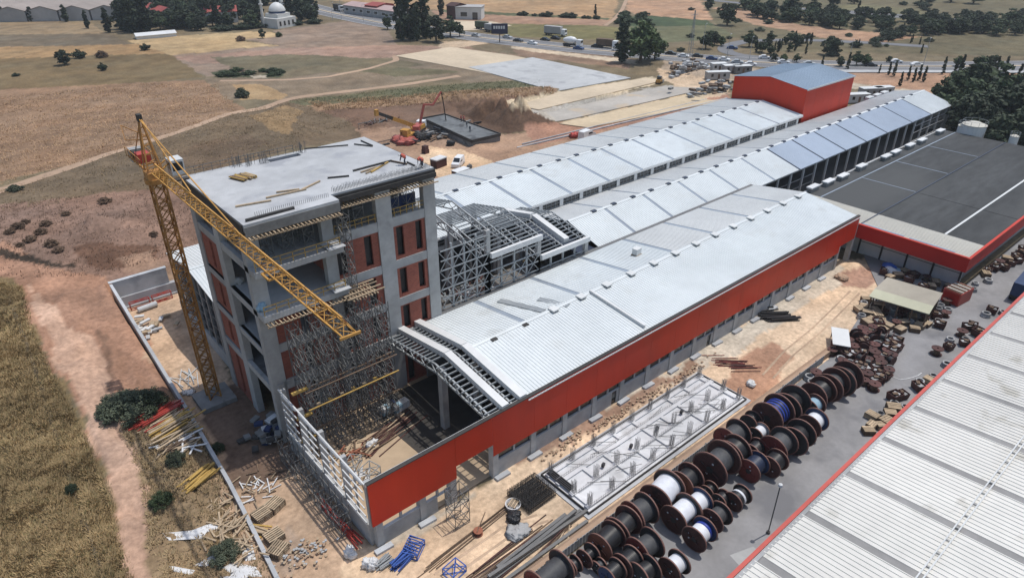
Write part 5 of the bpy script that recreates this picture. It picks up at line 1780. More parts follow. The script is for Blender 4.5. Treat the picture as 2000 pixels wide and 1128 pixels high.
pile('rubble_pile', 'scrap steel littering the ground inside the bare steel frame', 'rubble', (905, 575), .3, 50, 2.6, .3, .2, .2, (3.2, 1.2), ['steel', 'concrete_lt', 'steel_dk', 'fl_brown'], .9, 5, 'piece', ter=False)
pile('rubble_pile', 'stone rubble tip beside the tall trees at the plaza corner', 'rubble', (1338, 143), 0, 70, 2.2, 1.4, .8, .3, (5, 2.6), ['concrete_lt', 'concrete', 'wood_dk'], 1.2, 5, 'stone')
pile('rubble_pile', 'grey scrap tip left of the red block', 'rubble', (1390, 178), 0, 60, 2.6, 1.2, .7, .3, (6, 3), ['concrete_old', 'wood_dk', 'steel'], 1.2, 4, 'piece')
pile('rubble_pile', 'crushed block pile at the foot of the boundary wall bottom', 'rubble', (590, 1085), 0, 110, .36, .22, .1, .3, (1.5, 1.0), ['track', 'concrete', 'slab', 'concrete_lt'], 1.5, 4, 'block')

for k_, (a_, b_) in enumerate(((1105, 868), (1190, 822), (1275, 770), (1345, 727))):
    pile('rubble_pile', '%s stretch from the left of broken red earth between wall and foundation' % ['first', 'second', 'third', 'fourth'][k_], 'rubble', (a_, b_), 0, 46, .32, .24, .12, .3, (2.8, .4), ['track', 'track', 'slab'], 1.4, 2, 'clod')
# pallets
pal = TL('pallet_stack', 'pallet stack', 'pallet', (0, 0, 0), 'pallet stacks inside the boundary wall')
for k in range(4):
    z = k * .17
    for i in range(6):
        MB().box(-.7, .7, -.62 + i * .22, -.49 + i * .22, z + .11, z + .145).build('slat', 'wood', pal)
    for i in range(3):
        MB().box(-.7 + i * .62, -.56 + i * .62, -.62, .62, z, z + .109).build('bearer', 'wood_dk', pal)
pals = [((538, 990), .4, 'pallet stack highest up the yard inside the wall, alone on the sand'), ((512, 1010), .15, 'pallet stack close to the wall, left of the lone one'), ((537, 1052), .1, 'larger slatted pallet stack beside the leaning yellow beams'), ((544, 1078), .5, 'pallet stack nearest the bottom inside the wall')]
for i, (pp, a, lb) in enumerate(pals):
    g = G(*pp)
    if i == 0:
        pal.location = [c * S for c in g]
        pal.rotation_euler[2] = a
        pal.scale = (1.35, 1.35, 1.35)
        pal['label'] = lb
    else:
        dup(pal, g, a, 1.35, lb)

# wrapped brick packs, mesh bundle, blue frames, bags
for i, (a, b, mt, lb) in enumerate(((752, 800, 'cb_lblue', 'wrapped pale blue pack at the left of the row on the open hall floor'), (764, 792, 'tarp_bl', 'dark wrapped pack second in the row on the open hall floor'), (776, 795, 'cb_lblue', 'wrapped pale blue pack third in the row on the open hall floor'), (789, 787, 'frame_w', 'wrapped white pack at the right of the row on the open hall floor'))):
    p = P(a, b, .8)
    t = TL('brick_pack', lb, 'pack', (p[0], p[1], .12), 'wrapped packs on the hall floor', .1)
    for k in range(2):
        for j in range(2):
            MB().box(-.62 + k * .63, -.62 + k * .63 + .6, -.55, .55, .15 + j * .56, .15 + j * .56 + .54).build('bundle', mt if (k + j) % 2 == 0 else 'frame_w', t)
    MB().box(-.65, .65, -.6, .6, 0, .14).build('pallet', 'wood_dk', t)
t = TL('wire_bundle', 'dark square bundle of reinforcing mesh left of the foundation slab', 'mesh', G(1038, 968), None, .02)
for i in range(30):
    m = MB()
    y = -2.0 + i * .135
    for z in (.1, .55, 1.0):
        m.beam((-2.3, y, z), (2.3, y + random.uniform(-.1, .1), z), .04)
    for k in range(13):
        x = -2.2 + k * .36
        m.beam((x, y, .05), (x + random.uniform(-.12, .12), y, 1.1 + random.random() * .15), .035)
    m.build('mesh_sheet', 'ply_dk', t)
MT['paint_blue'] = M('blue_paint', A(44, 98, 190), .5, .12, 2, .1)


def frame_box(t, L, Wd, Hh, mt, r=.09):
    for x in (-L / 2, L / 2):
        for y in (-Wd / 2, Wd / 2):
            MB().beam((x, y, 0), (x, y, Hh), r).build('post', mt, t)
    for z in (r / 2, Hh):
        for y in (-Wd / 2, Wd / 2):
            MB().beam((-L / 2, y, z), (L / 2, y, z), r).build('rail', mt, t)
        for x in (-L / 2, L / 2):
            MB().beam((x, -Wd / 2, z), (x, Wd / 2, z), r).build('rail', mt, t)
        MB().beam((-L / 2, -Wd / 2, z), (L / 2, Wd / 2, z), r * .8).build('brace', mt, t)
        MB().beam((-L / 2, Wd / 2, z), (L / 2, -Wd / 2, z), r * .8).build('brace', mt, t)


t = TL('steel_cage', 'blue steel frame crate lying alone at the bottom edge of the sand', 'crate', G(888, 1118), None, .15)
frame_box(t, 1.9, 1.6, .9, 'paint_blue')
t = TL('steel_cage', 'blue steel frame crate beside the small wheeled scaffold', 'crate', G(808, 1075), None, .6)
frame_box(t, 2.2, 1.8, .8, 'paint_blue')
for k in range(6):
    MB().beam((-1 + k * .4, -.9, .85), (-.6 + k * .35, .9, .95), .1).build('slat', 'paint_blue', t)
pile('pipe_pile', 'blue props stacked left of the blue frame crate', 'pipes', (786, 1095), 0, 26, 2.8, .13, .12, .25, (.15, .45), ['paint_blue'], .1, 6, 'prop')
pile('pipe_pile', 'grey galvanised props stacked right of the white bags', 'pipes', (752, 1100), 0, 20, 2.0, .12, .1, .1, (.1, .5), ['steel'], .1, 4, 'prop')
t = TL('steel_cage', 'grey steel frame crate inside the open hall behind the fascia corner', 'crate', P(722, 923, .5), None, .3)
t.location[2] = .12 * S
frame_box(t, 2.0, 1.8, 1.2, 'steel')
t = TL('steel_cage', 'second grey frame crate further left inside the open hall', 'crate', P(690, 905, .5), None, .7)
t.location[2] = .12 * S
frame_box(t, 2.2, 1.5, .9, 'steel')


def lump(name, label, cat, px, r, h, mat, n=3, ter=True, z=0, seed=0, grp=None):
    p = G(*px) if ter else P(px[0], px[1], z)
    t = TL(name, label, cat, (p[0], p[1], p[2] if ter else z), grp)
    rs = random.Random(seed + int(px[0]))
    for k in range(n):
        bm = bmesh.new()
        bmesh.ops.create_icosphere(bm, subdivisions=3, radius=1)
        ox, oy, k1, k2 = rs.uniform(-.5, .5) * r * (n > 1), rs.uniform(-.5, .5) * r * (n > 1), rs.uniform(.6, 1), rs.uniform(1, 9)
        sc = r * rs.uniform(.5, .75) if n > 1 else r
        vs = []
        for v in bm.verts:
            d = 1 + .28 * math.sin(v.co.x * 5 + k2) * math.sin(v.co.y * 6 + k2 * 2) + .18 * math.sin(v.co.z * 9 + k2 * 3 + v.co.x * 4)
            vs.append((ox + v.co.x * sc * d, oy + v.co.y * sc * d, max(-.05, h * .45 * k1 + v.co.z * h * .5 * d)))
        fs = [tuple(v.index for v in f.verts) for f in bm.faces]
        bm.free()
        MB().add(vs, fs).build('bag' if cat == 'bags' else 'lump', mat, t, True)
    return t


lump('sack_heap', 'white bulk bags at the foot of the front hall corner', 'bags', (722, 1105), .9, 1.2, 'tarp_w', 4)
lump('sack_heap', 'grey-white bulk bags left of the hall corner beside the red conduits', 'bags', (683, 1085), .9, 1.2, 'tarp_w', 3, seed=5)
lump('sack_heap', 'white sack heap on the open hall floor', 'bags', (725, 865), .9, .7, 'tarp_w', 2, False, .12)
lump('sack_heap', 'white sack on the ground by the crane foot', 'bags', (367, 768), .8, .5, 'tarp_w', 2, seed=3)
lump('sack_heap', 'tied white sacks on the upper terrace left corner of the tower', 'bags', (514, 605), .7, 1.2, 'cb_lblue', 3, False, 20.25)
lump('sack_heap', 'grey sack on the tower left edge at the fourth floor', 'bags', (468, 552), .6, 1.0, 'concrete', 1, False, 20.25)
lump('sack_heap', 'silver scrap bags beside the trench end of the foundation', 'bags', (1465, 750), .8, .7, 'roof_grey', 3)
lump('sand_heap', 'pale crushed stone heap beside the window wall', 'heap', (1640, 545), 1.5, .8, 'track', 2)
lump('sand_heap', 'grey gravel heap below the wire bundle', 'heap', (1022, 1043), 1.7, .5, 'concrete', 3)
lump('wire_heap', 'black hose heap beside the wire bundle', 'heap', (1008, 1012), 1.0, .9, 'black', 3)
t = TL('ring_tank', 'white round tub with planks left of the wire bundle', 'tub', G(1002, 990), None, .4)
MB().lathe([(0, .8), (.55, .95), (.62, .95), (.62, .85), (.15, .7), (.15, .01)], 20, 'z').build('tub', 'tarp_w', t)
for i in range(5):
    MB().box(-.6, .6, -.5 + i * .2, -.36 + i * .2, .63 + i * .01, .7 + i * .01).build('plank', 'wood', t)
t = TL('cable_reel', 'small brown reel lying on the sand with a bar through it', 'reel', G(934, 1042), None, .5)
MB().lathe([(0, .01), (0, .55), (.1, .55), (.1, .3), (.5, .3), (.5, .55), (.6, .55), (.6, .01)], 18, 'z').build('spool', 'fl_orange', t)
MB().beam((-.3, 0, .66), (3.0, .4, .3), .08).build('bar', 'wood_dk', t)

# boundary wall with its back return
bw = T('boundary_wall', 'long low concrete boundary wall running down the left side of the site', 'wall', (14, 85, 0))
ysw = list(np.arange(40, 123.3, 4.15))
for ya, yb in zip(ysw, ysw[1:]):
    xa, xb = float(wall_x(ya)), float(wall_x(yb))
    zt_ = [float(wall_top(y)) for y in (ya, yb)]
    vs = [(xa, ya, -2.4), (xa + .45, ya, -2.4), (xb + .45, yb - .03, -2.4), (xb, yb - .03, -2.4), (xa, ya, zt_[0]), (xa + .45, ya, zt_[0]), (xb + .45, yb - .03, zt_[1]), (xb, yb - .03, zt_[1])]
    MB().add(vs, [(0, 3, 2, 1), (4, 5, 6, 7), (0, 1, 5, 4), (1, 2, 6, 5), (2, 3, 7, 6), (3, 0, 4, 7)]).build('wall_panel', 'concrete_lt', bw)
rw = T('retaining_wall', 'grey stepped retaining wall closing the back end of the boundary wall', 'wall', (20, 123.5, 0))
for k, (z0_, z1_) in enumerate(((-2.4, .4), (.42, 2.3), (2.32, 5.3))):
    MB().box(14.9, 24.6 - .9 * (k == 2), 122.7 + .25 * k, 123.9, z0_, z1_).build('wall_course', 'concrete_lt', rw)
MB().box(14.4, 23.8, 123.15, 124.0, 5.302, 5.42).build('coping', 'concrete_lt', rw)
t = TL('rebar_rack', 'red steel rack against the short retaining wall, left one', 'rack', (17.9, 121.9, .03), None, .02)
frame_box(t, 3.2, .8, 1.3, 'machine_red')
t = TL('rebar_rack', 'red steel rack against the short retaining wall, right one', 'rack', (21.6, 121.9, .03), None, .02)
frame_box(t, 3.2, .8, 1.3, 'machine_red')
t = TL('concrete_pipe', 'grey concrete pipe section below the left red rack', 'pipe', (18.6, 120.2, .03), None, .1)
MB().tube((-1.6, 0, .5), (1.6, 0, .5), .5, 14).build('pipe', 'concrete_lt', t)
# white plastic sheets on the weedy slope
for i, (pts, lb) in enumerate((([(318, 1042), (370, 1035), (425, 1020), (440, 1026), (395, 1048), (330, 1054)], 'long white plastic sheet on the weedy slope, uppermost'), ([(376, 1100), (430, 1078), (436, 1086), (405, 1105)], 'small white plastic sheet in the middle of the slope'), ([(328, 1104), (380, 1108), (372, 1118), (340, 1116)], 'thin white plastic strip at the bottom left of the slope'), ([(424, 1104), (455, 1096), (500, 1108), (512, 1125), (470, 1140), (430, 1128)], 'wide white plastic sheet at the bottom of the wall'), ([(462, 1060), (492, 1060), (500, 1092), (480, 1095)], 'white sheet leaning at the outer face of the wall'))):
    q = [G(a, b) for a, b in pts]
    c = sum(q) / len(q)
    m = MB()
    n = len(q)
    ring2 = [c + (p - c) * .5 for p in q]
    vs = [(p[0], p[1], p[2] + .04) for p in q] + [(p[0], p[1], float(terrain_z(np.array([p[0]]), np.array([p[1]]))[0]) + random.uniform(.12, .3)) for p in ring2] + [(c[0], c[1], float(terrain_z(np.array([c[0]]), np.array([c[1]]))[0]) + .25)]
    fs = [(k, (k + 1) % n, n + (k + 1) % n, n + k)[::-1] for k in range(n)] + [(n + k, n + (k + 1) % n, 2 * n)[::-1] for k in range(n)]
    o = m.add(vs, fs).build('plastic_sheet', 'tarp_w', None, True, org=tuple(c))
    tag(o, lb, 'plastic sheet')

# ================================================================== REEL HEAPS, CRATES, SHED
reel = TL('small_reel', 'small reel', 'reel', (0, 0, 0))
MB().lathe([(0, .01), (0, .78), (.09, .78), (.09, .4)], 18, 'z').build('flange', 'fl_brown', reel)
MB().lathe([(.09, .42), (.9, .42)], 16, 'z').build('core', 'wood_dk', reel)
MB().lathe([(.9, .4), (.9, .78), (1.0, .78), (1.0, .14), (.9, .14)], 18, 'z').build('flange', 'fl_brown', reel)
reel2 = TL('small_reel', 'small reel on edge', 'reel', (0, 0, 0))
MB().lathe([(-.45, .05), (-.45, .85), (-.35, .85), (-.35, .4)], 20).move(0, 0, .85).build('flange', 'fl_brown', reel2)
m = MB().lathe([(-.35, .55), (.35, .55)], 18).move(0, 0, .85)
m.f = [f[::-1] for f in m.f]
m.build('cable', 'cb_black', reel2)
MB().lathe([(.35, .4), (.35, .85), (.45, .85), (.45, .05)], 20).move(0, 0, .85).build('flange', 'fl_brown', reel2)
crate = TL('wooden_crate', 'wooden crate', 'crate', (0, 0, 0))
for i in range(4):
    MB().box(-.8, .8, -.62 + i * .32, -.62 + i * .32 + .27, .78, .84).build('slat', 'wood', crate)
for k in range(3):
    z = .12 + k * .22
    MB().box(-.8, .8, -.64, -.6, z, z + .17).build('slat', 'wood', crate)
    MB().box(-.84, -.8, -.6, .6, z, z + .17).build('slat', 'wood_dk', crate)
    MB().box(-.8, .8, .6, .64, z, z + .17).build('slat', 'wood_dk', crate)
    MB().box(.8, .84, -.6, .6, z, z + .17).build('slat', 'wood_dk', crate)
MB().box(-.78, .78, -.58, .58, .1, .74).build('inside', 'ply_dk', crate)
MB().box(-.8, .8, -.6, .6, 0, .09).build('base', 'wood_dk', crate)
MT['coil_grey'] = M('coil_wire', (.26, .26, .26), .5, .3, 3, .2, rnd=.5)
coil = TL('wire_coil', 'wire coil', 'coil', (0, 0, 0))
for k in range(3):
    mbc = MB()
    R0, rr = .6 - .04 * k, .13
    vs, fs = [], []
    for i in range(20):
        for j in range(6):
            a, b = 2 * math.pi * i / 20, 2 * math.pi * j / 6
            vs.append(((R0 + rr * math.cos(b)) * math.cos(a), (R0 + rr * math.cos(b)) * math.sin(a), .13 + k * .22 + rr * math.sin(b)))
    for i in range(20):
        for j in range(6):
            fs.append((i * 6 + j, ((i + 1) % 20) * 6 + j, ((i + 1) % 20) * 6 + (j + 1) % 6, i * 6 + (j + 1) % 6))
    mbc.add(vs, fs).build('turn', 'coil_grey', coil, True)
bin_ = TL('steel_bin', 'steel bin', 'bin', (0, 0, 0))
MB().add([(-.75, -.6, 0), (.75, -.6, 0), (.75, .6, 0), (-.75, .6, 0), (-.85, -.7, 1.0), (.85, -.7, 1.0), (.85, .7, 1.0), (-.85, .7, 1.0), (-.78, -.63, 1.0), (.78, -.63, 1.0), (.78, .63, 1.0), (-.78, .63, 1.0), (-.7, -.55, .25), (.7, -.55, .25), (.7, .55, .25), (-.7, .55, .25)],
         [(0, 3, 2, 1), (0, 1, 5, 4), (1, 2, 6, 5), (2, 3, 7, 6), (3, 0, 4, 7), (4, 5, 9, 8), (5, 6, 10, 9), (6, 7, 11, 10), (7, 4, 8, 11), (8, 9, 13, 12), (9, 10, 14, 13), (10, 11, 15, 14), (11, 8, 12, 15), (12, 13, 14, 15)]).build('tray', 'fl_brown', bin_)
for sx in (-.6, .6):
    MB().box(sx - .08, sx + .08, -.55, .55, -.12, -.001).build('skid', 'ply_dk', bin_)
MB().obox((-.1, 0, .26), 1.0, .8, .6, .25).build('contents', 'coil_grey', bin_)
MB().obox((.2, .1, .27), .7, .5, .85, -.4).build('contents', 'wood_dk', bin_)
PROTO = {'reel': reel, 'edge': reel2, 'crate': crate, 'coil': coil, 'bin': bin_}
WHAT = {'reel': 'brown reel on end', 'edge': 'black-wound reel on edge', 'crate': 'wooden crate', 'coil': 'silver wire coil', 'bin': 'brown scrap bin'}
used = {k: False for k in PROTO}


def heap(where, pts, n, weights, mind=1.35, z=YZ, scr=(.85, 1.15), two=.25, exact=None):
    """scatter clutter over the ground polygon given by photo points"""
    q = [tuple(P(a, b, z)[:2]) for a, b in pts]
    xs_, ys_ = [a for a, _ in q], [b for _, b in q]
    got = []
    tries = 0
    while len(got) < n and tries < 4000:
        tries += 1
        x, y = random.uniform(min(xs_), max(xs_)), random.uniform(min(ys_), max(ys_))
        if not inpoly(np.array([x]), np.array([y]), q)[0]:
            continue
        if any((x - a) ** 2 + (y - b) ** 2 < mind ** 2 for a, b, *_ in got):
            continue
        k = random.choices(list(weights), list(weights.values()))[0]
        got.append((x, y, k))
    by = {}
    for x, y, k in got:
        u, v, _ = project(np.array([x]), np.array([y]), np.array([z]))
        by.setdefault(k, []).append((float(u[0]), x, y))
    for k, l in by.items():
        l.sort()
        for i, (u, x, y) in enumerate(l):
            lab = '%s %s, %s from left' % (WHAT[k], where, ORDW[min(i, 29)]) if len(l) > 1 else 'only %s %s' % (WHAT[k], where)
            src = PROTO[k]
            zz = z + (.1 if k == 'bin' else 0)
            args = ((x, y, zz), random.uniform(0, 6.28), random.uniform(*scr))
            if not used[k]:
                used[k] = True
                src.location = [c * S for c in args[0]]
                src.rotation_euler[2] = args[1]
                src['label'] = lab
                src['group'] = 'reels and crates ' + where
            else:
                dup(src, *args, lab, 'reels and crates ' + where)


heap('in the brown heap beyond the drums', [(1622, 690), (1665, 655), (1700, 645), (1752, 668), (1742, 720), (1705, 770), (1665, 745)], 58, {'reel': 5, 'edge': 3, 'bin': 6, 'coil': 2}, 1.15)
heap('in front of the cream-roofed shed', [(1675, 610), (1690, 588), (1755, 612), (1822, 630), (1805, 645), (1740, 650), (1690, 640)], 30, {'crate': 6, 'coil': 1.5, 'reel': 1.5, 'bin': 1}, 1.45)
heap('right of the cream-roofed shed', [(1845, 580), (1870, 590), (1835, 640), (1822, 622)], 9, {'coil': 3, 'bin': 2, 'reel': 2}, 1.35)
heap('between the shed and the red-fascia wall', [(1700, 535), (1760, 530), (1890, 575), (1870, 590), (1740, 545)], 14, {'crate': 3, 'bin': 2, 'reel': 1, 'coil': 1}, 1.6)
heap('under the right-hand red fascia', [(1890, 575), (1905, 548), (2010, 478), (2010, 495), (1920, 560)], 16, {'bin': 3, 'reel': 1, 'coil': 3, 'crate': 1}, 1.5)
heap('along the lower roof gutter, upper stretch', [(1815, 725), (1825, 690), (1900, 630), (1945, 600), (1960, 615), (1880, 680), (1830, 735)], 13, {'bin': 3, 'coil': 4, 'reel': 1}, 1.35)
heap('along the lower roof gutter, middle stretch', [(1735, 800), (1745, 775), (1805, 740), (1830, 735), (1760, 805)], 8, {'bin': 3, 'coil': 4, 'crate': 1}, 1.3)
heap('along the lower roof gutter, lower stretch', [(1685, 840), (1705, 812), (1745, 800), (1735, 825), (1700, 850)], 8, {'crate': 4, 'coil': 2, 'bin': 1}, 1.25)
heap('by the drums at the brown heap edge', [(1570, 745), (1590, 728), (1612, 740), (1580, 760)], 5, {'coil': 2, 'reel': 2}, 1.2)

sh = T('storage_shed', 'long low shed with a cream sheet roof among the crates', 'shed', (117, 33, 0))
MT['shed_roof'] = M('shed_sheet', A(178, 168, 148), .8, .08, .8, .12)
MT['shed_edge'] = M('shed_sheet_light', A(204, 202, 168), .8, .06, .8, .1)
q = [P(1697, 578, 3.3), P(1733, 541, 4.2), P(1842, 572, 4.2), P(1815, 613, 3.3)]
mid = [q[0] * .72 + q[1] * .28, q[3] * .72 + q[2] * .28]
mid[0][2] = mid[1][2] = 3.95
for a, b, c, d, mt in ((q[0], q[3], mid[1], mid[0], 'shed_edge'), (mid[0], mid[1], q[2], q[1], 'shed_roof')):
    v = [tuple(a), tuple(b), tuple(c), tuple(d)]
    vs = v + [(x, y, z - .12) for x, y, z in v]
    MB().add(vs, [(0, 1, 2, 3), (7, 6, 5, 4), (0, 4, 5, 1), (1, 5, 6, 2), (2, 6, 7, 3), (3, 7, 4, 0)]).build('roof_sheet', mt, sh)
cq = sum(q) / 4
ins = [cq + (p - cq) * .93 for p in q]
for i in range(4):
    a, b = ins[i], ins[(i + 1) % 4]
    if i in (0, 2):
        MB().beam((a[0], a[1], 2.9), (b[0], b[1], 2.9), .2, .4).build('wall_plate', 'wood_dk', sh)
    for k in range(4):
        p = a + (b - a) * k / 4
        MB().box(p[0] - .1, p[0] + .1, p[1] - .1, p[1] + .1, 0, p[2] - .25).build('post', 'wood_dk', sh)
a, b = ins[1], ins[2]
MB().beam((a[0], a[1], 1.8), (b[0], b[1], 1.8), .12, 3.2).build('back_wall', 'wood_dk', sh)
t = TL('sheet_stack', 'pale corrugated sheet leaning over the left side of the brown heap', 'sheet', P(1640, 665, 1.2), None, .52)
t.location[2] = YZ * S
MB().beam((-2.7, 0, 1.8), (2.7, 0, 1.8), 2.6, .12).build('sheet', 'roof_grey', t)
for x in (-2.4, 0, 2.4):
    for y in (-1, 1):
        MB().box(x - .08, x + .08, y - .08, y + .08, 0, 1.74).build('post', 'steel_dk', t)
t = TL('site_container', 'bright red equipment box with a slatted top under the red fascia', 'container', P(1868, 578, 1), None, -.12)
t.location[2] = YZ * S
MB().box(-2.2, 2.2, -1.5, 1.5, .1, 2.5).build('body', 'machine_red', t)
for i in range(7):
    MB().box(-2.1 + i * .6, -1.75 + i * .6, -1.4, 1.4, 2.502, 2.62).build('slat', 'cream' if i % 2 else 'wood_dk', t)
MB().box(-2.23, -2.201, -1.3, 1.3, .3, 2.2).build('door', 'red_dark', t)
t = TL('tarpaulin_heap', 'blue and white tarpaulin heap against the white wall', 'tarpaulin', P(1742, 528, .6))
t.location[2] = YZ * S
for k, (mt, ox, oy, r, hh) in enumerate((('tarp_w', -.6, .3, 1.2, 1.3), ('paint_blue', .6, .9, 1.3, 1.5), ('cb_lblue', .9, -.7, .6, .9), ('tarp_w', -.2, -1.0, 1.0, .8))):
    bm = bmesh.new()
    bmesh.ops.create_icosphere(bm, subdivisions=3, radius=1)
    vs = [(ox + v.co.x * r * (1 + .2 * math.sin(6 * v.co.y + k)), oy + v.co.y * r * (1 + .2 * math.sin(5 * v.co.x)), max(0, hh * .4 + v.co.z * hh * .6)) for v in bm.verts]
    fs = [tuple(v.index for v in f.verts) for f in bm.faces]
    bm.free()
    MB().add(vs, fs).build('fold', mt, t, True)
t = TL('yard_lamp', 'thin yard lamp post beside the drums at the lower roof', 'lamp', P(1500, 1030, YZ))
t.location = (P(1500, 1040, YZ) * S).tolist()
MB().tube((0, 0, 0), (0, 0, .25), .22, 10).build('base', 'ply_dk', t)
MB().tube((0, 0, .25), (0, 0, 7.2), .07, 8).build('pole', 'steel_dk', t)
MB().lathe([(7.2, .05), (7.25, .25), (7.5, .22), (7.6, .01)], 10, 'z').build('lamp_head', 'frame_w', t)
ob = ribbon('hose', [P(a, b, YZ) for a, b in [(1735, 718), (1742, 735), (1760, 742), (1790, 735), (1800, 728)]], .12, 'frame_w', YZ + .06, 1., False)
del ob['kind']
tag(ob, 'thin white hose lying in a curve on the asphalt', 'hose')
t = TL('parked_truck', 'dark blue truck bed poking in at the right edge above the gutter', 'truck', P(1995, 575, 1.5), None, .05)
t.location[2] = YZ * S
MB().box(-1, 6, -1.6, 1.6, 1.2, 3.6).build('cargo_box', 'fl_blue', t)
MB().box(-1, 6, -1.5, 1.5, .7, 1.19).build('chassis', 'ply_dk', t)
for x in (0, 4.2):
    for y in (-1.4, 1.4):
        MB().tube((x, y - .2, .55), (x, y + .2, .55), .55, 14).build('wheel', 'black', t)
t = TL('site_container', 'grey box container at the right edge just above the red gutter', 'container', P(1972, 640, 1.5), None, .0)
t.location[2] = YZ * S
MB().box(-2.2, 2.2, -1.2, 1.2, 0.1, 2.6).build('body', 'concrete', t)
MB().box(-2.3, 2.3, -1.3, 1.3, 2.602, 2.75).build('roof', 'white', t)

# ================================================================== TREES AND SHRUBS
MT['leaf_dk'] = M('leaf_dark', (.032, .044, .024), .75, .35, 1.4, .15, rnd=.25, spec=.25)
MT['leaf'] = M('leaf_mid', (.042, .060, .028), .75, .35, 1.4, .15, rnd=.25, spec=.25)
MT['leaf_br'] = M('leaf_fresh', (.060, .088, .034), .75, .3, 1.4, .15, rnd=.2, spec=.25)
MT['leaf_dry'] = M('leaf_dry', A(124, 98, 76), .8, .3, 1.4, .15, rnd=.2, spec=.2)
MT['leaf_gr'] = M('leaf_greygreen', (.075, .088, .058), .8, .3, 1.4, .15, rnd=.2, spec=.2)


def leaves(mb, c, r, n, size, rs, flat=1.0):
    for _ in range(n):
        d = np.array([rs.gauss(0, 1), rs.gauss(0, 1), rs.gauss(0, 1) * flat])
        d /= np.linalg.norm(d) + 1e-9
        p = np.array(c) + d * r * (rs.random() ** .45) * np.array([1, 1, flat if flat < 1 else 1])
        nrm = d + np.array([rs.gauss(0, .6), rs.gauss(0, .6), rs.gauss(.3, .6)])
        nrm /= np.linalg.norm(nrm) + 1e-9
        a = np.cross(nrm, [rs.gauss(0, 1), rs.gauss(0, 1), rs.gauss(0, 1)])
        a /= np.linalg.norm(a) + 1e-9
        b = np.cross(nrm, a)
        s_ = size * rs.uniform(.6, 1.3)
        mb.add([p - a * s_ - b * s_ * .5, p + a * s_ - b * s_ * .35, p + a * s_ * .7 + b * s_ * .6, p - a * s_ * .6 + b * s_ * .55], [(0, 1, 2, 3)])


def tree(kind, seed, mat, name, lab):
    """unit tree about 10 high"""
    rs = random.Random(seed)
    t = TL(name, lab, 'shrub' if kind in ('shrub', 'bush') else 'tree')
    cr_ = MB()
    tr = MB()
    if kind == 'poplar':
        tr.tube((0, 0, -.3), (rs.uniform(-.1, .1), 0, 6), .22, 7, .08)
        for i in range(62):
            h = rs.uniform(.6, 9.7)
            w = 1.25 * math.sin(min(1, (h + .3) / 3.2) * 1.57) * (1 - max(0, (h - 4.5) / 5.6)) ** .6 + .1
            an = rs.uniform(0, 6.28)
            rr = w * rs.uniform(.3, .85)
            c = (rr * math.cos(an), rr * math.sin(an), h)
            leaves(cr_, c, .55, 30, .30, rs, 1.3)
            if i % 9 == 0:
                tr.tube((0, 0, h * .7), c, .06, 5, .02)
    elif kind == 'cypress':
        tr.tube((0, 0, -.3), (0, 0, 7), .2, 6, .05)
        for i in range(46):
            h = rs.uniform(.5, 9.6)
            w = 1.15 * (1 - h / 10.2) ** .75 * min(1, h / 1.2)
            an = rs.uniform(0, 6.28)
            leaves(cr_, (w * .7 * math.cos(an), w * .7 * math.sin(an), h), .45, 28, .28, rs, 1.5)
    elif kind == 'broad':
        tr.tube((0, 0, -.4), (.2, .1, 3.4), .38, 8, .24)
        for i in range(64):
            an, el = rs.uniform(0, 6.28), rs.uniform(-.95, 1.5)
            k = rs.uniform(.35, 1)
            rx, rz = 3.9 * (.85 + .22 * math.sin(an * 2 + seed) + .12 * math.sin(an * 5 + seed)), 4.3
            c = (rx * k * math.cos(an) * math.cos(el), rx * k * math.sin(an) * math.cos(el), max(.9, 5.2 + rz * k * math.sin(el) + rs.gauss(0, .3)))
            leaves(cr_, c, rs.uniform(.9, 1.35), 40, .42, rs, .8)
            if i % 7 == 0:
                tr.tube((.15, .08, 2.6), c, .14, 6, .03)
    elif kind == 'shrub':
        for i in range(34):
            an = rs.uniform(0, 6.28)
            rr = rs.uniform(0, 4.0)
            h = (4.8 - .7 * rr) * rs.uniform(.15, 1) + .9
            leaves(cr_, (rr * math.cos(an), rr * math.sin(an), h), 1.45, 52, .42, rs, .9)
            tr.tube((rr * .15 * math.cos(an), rr * .15 * math.sin(an), -.3), (rr * math.cos(an), rr * math.sin(an), h), .12, 5, .04)
    if kind == 'bush':
        cr_, tr = MB(), MB()
        for i in range(70):
            an = rs.uniform(0, 6.28)
            rr = 4.2 * math.sqrt(rs.random())
            h = max(.5, (4.9 * math.sqrt(max(.05, 1 - (rr / 4.6) ** 2))) * rs.uniform(.35, 1))
            leaves(cr_, (rr * math.cos(an), rr * math.sin(an), h), 1.0, 110, .17, rs, .9)
            if i % 5 == 0:
                tr.tube((rr * .15 * math.cos(an), rr * .15 * math.sin(an), -.3), (rr * math.cos(an), rr * math.sin(an), h), .1, 5, .03)
    tr.build('trunk', 'bark', t)
    cr_.build('crown', mat, t)
    return t


TP = {}
for k, (kind, mats) in {'poplar': ('poplar', ['leaf_dk', 'leaf_dk']), 'cypress': ('cypress', ['leaf_dk', 'leaf_dk']), 'broad': ('broad', ['leaf', 'leaf_dk', 'leaf_br']), 'shrub': ('shrub', ['leaf', 'leaf_dk', 'leaf_dry', 'leaf_gr']), 'bush': ('bush', ['leaf', 'leaf_dk', 'leaf_gr'])}.items():
    for i, mt in enumerate(mats):
        TP[(k, i)] = [tree(kind, 11 + 7 * i, mt, {'poplar': 'poplar_tree', 'cypress': 'cypress_tree', 'broad': 'broadleaf_tree', 'shrub': 'shrub', 'bush': 'shrub'}[k], 'tree'), False]


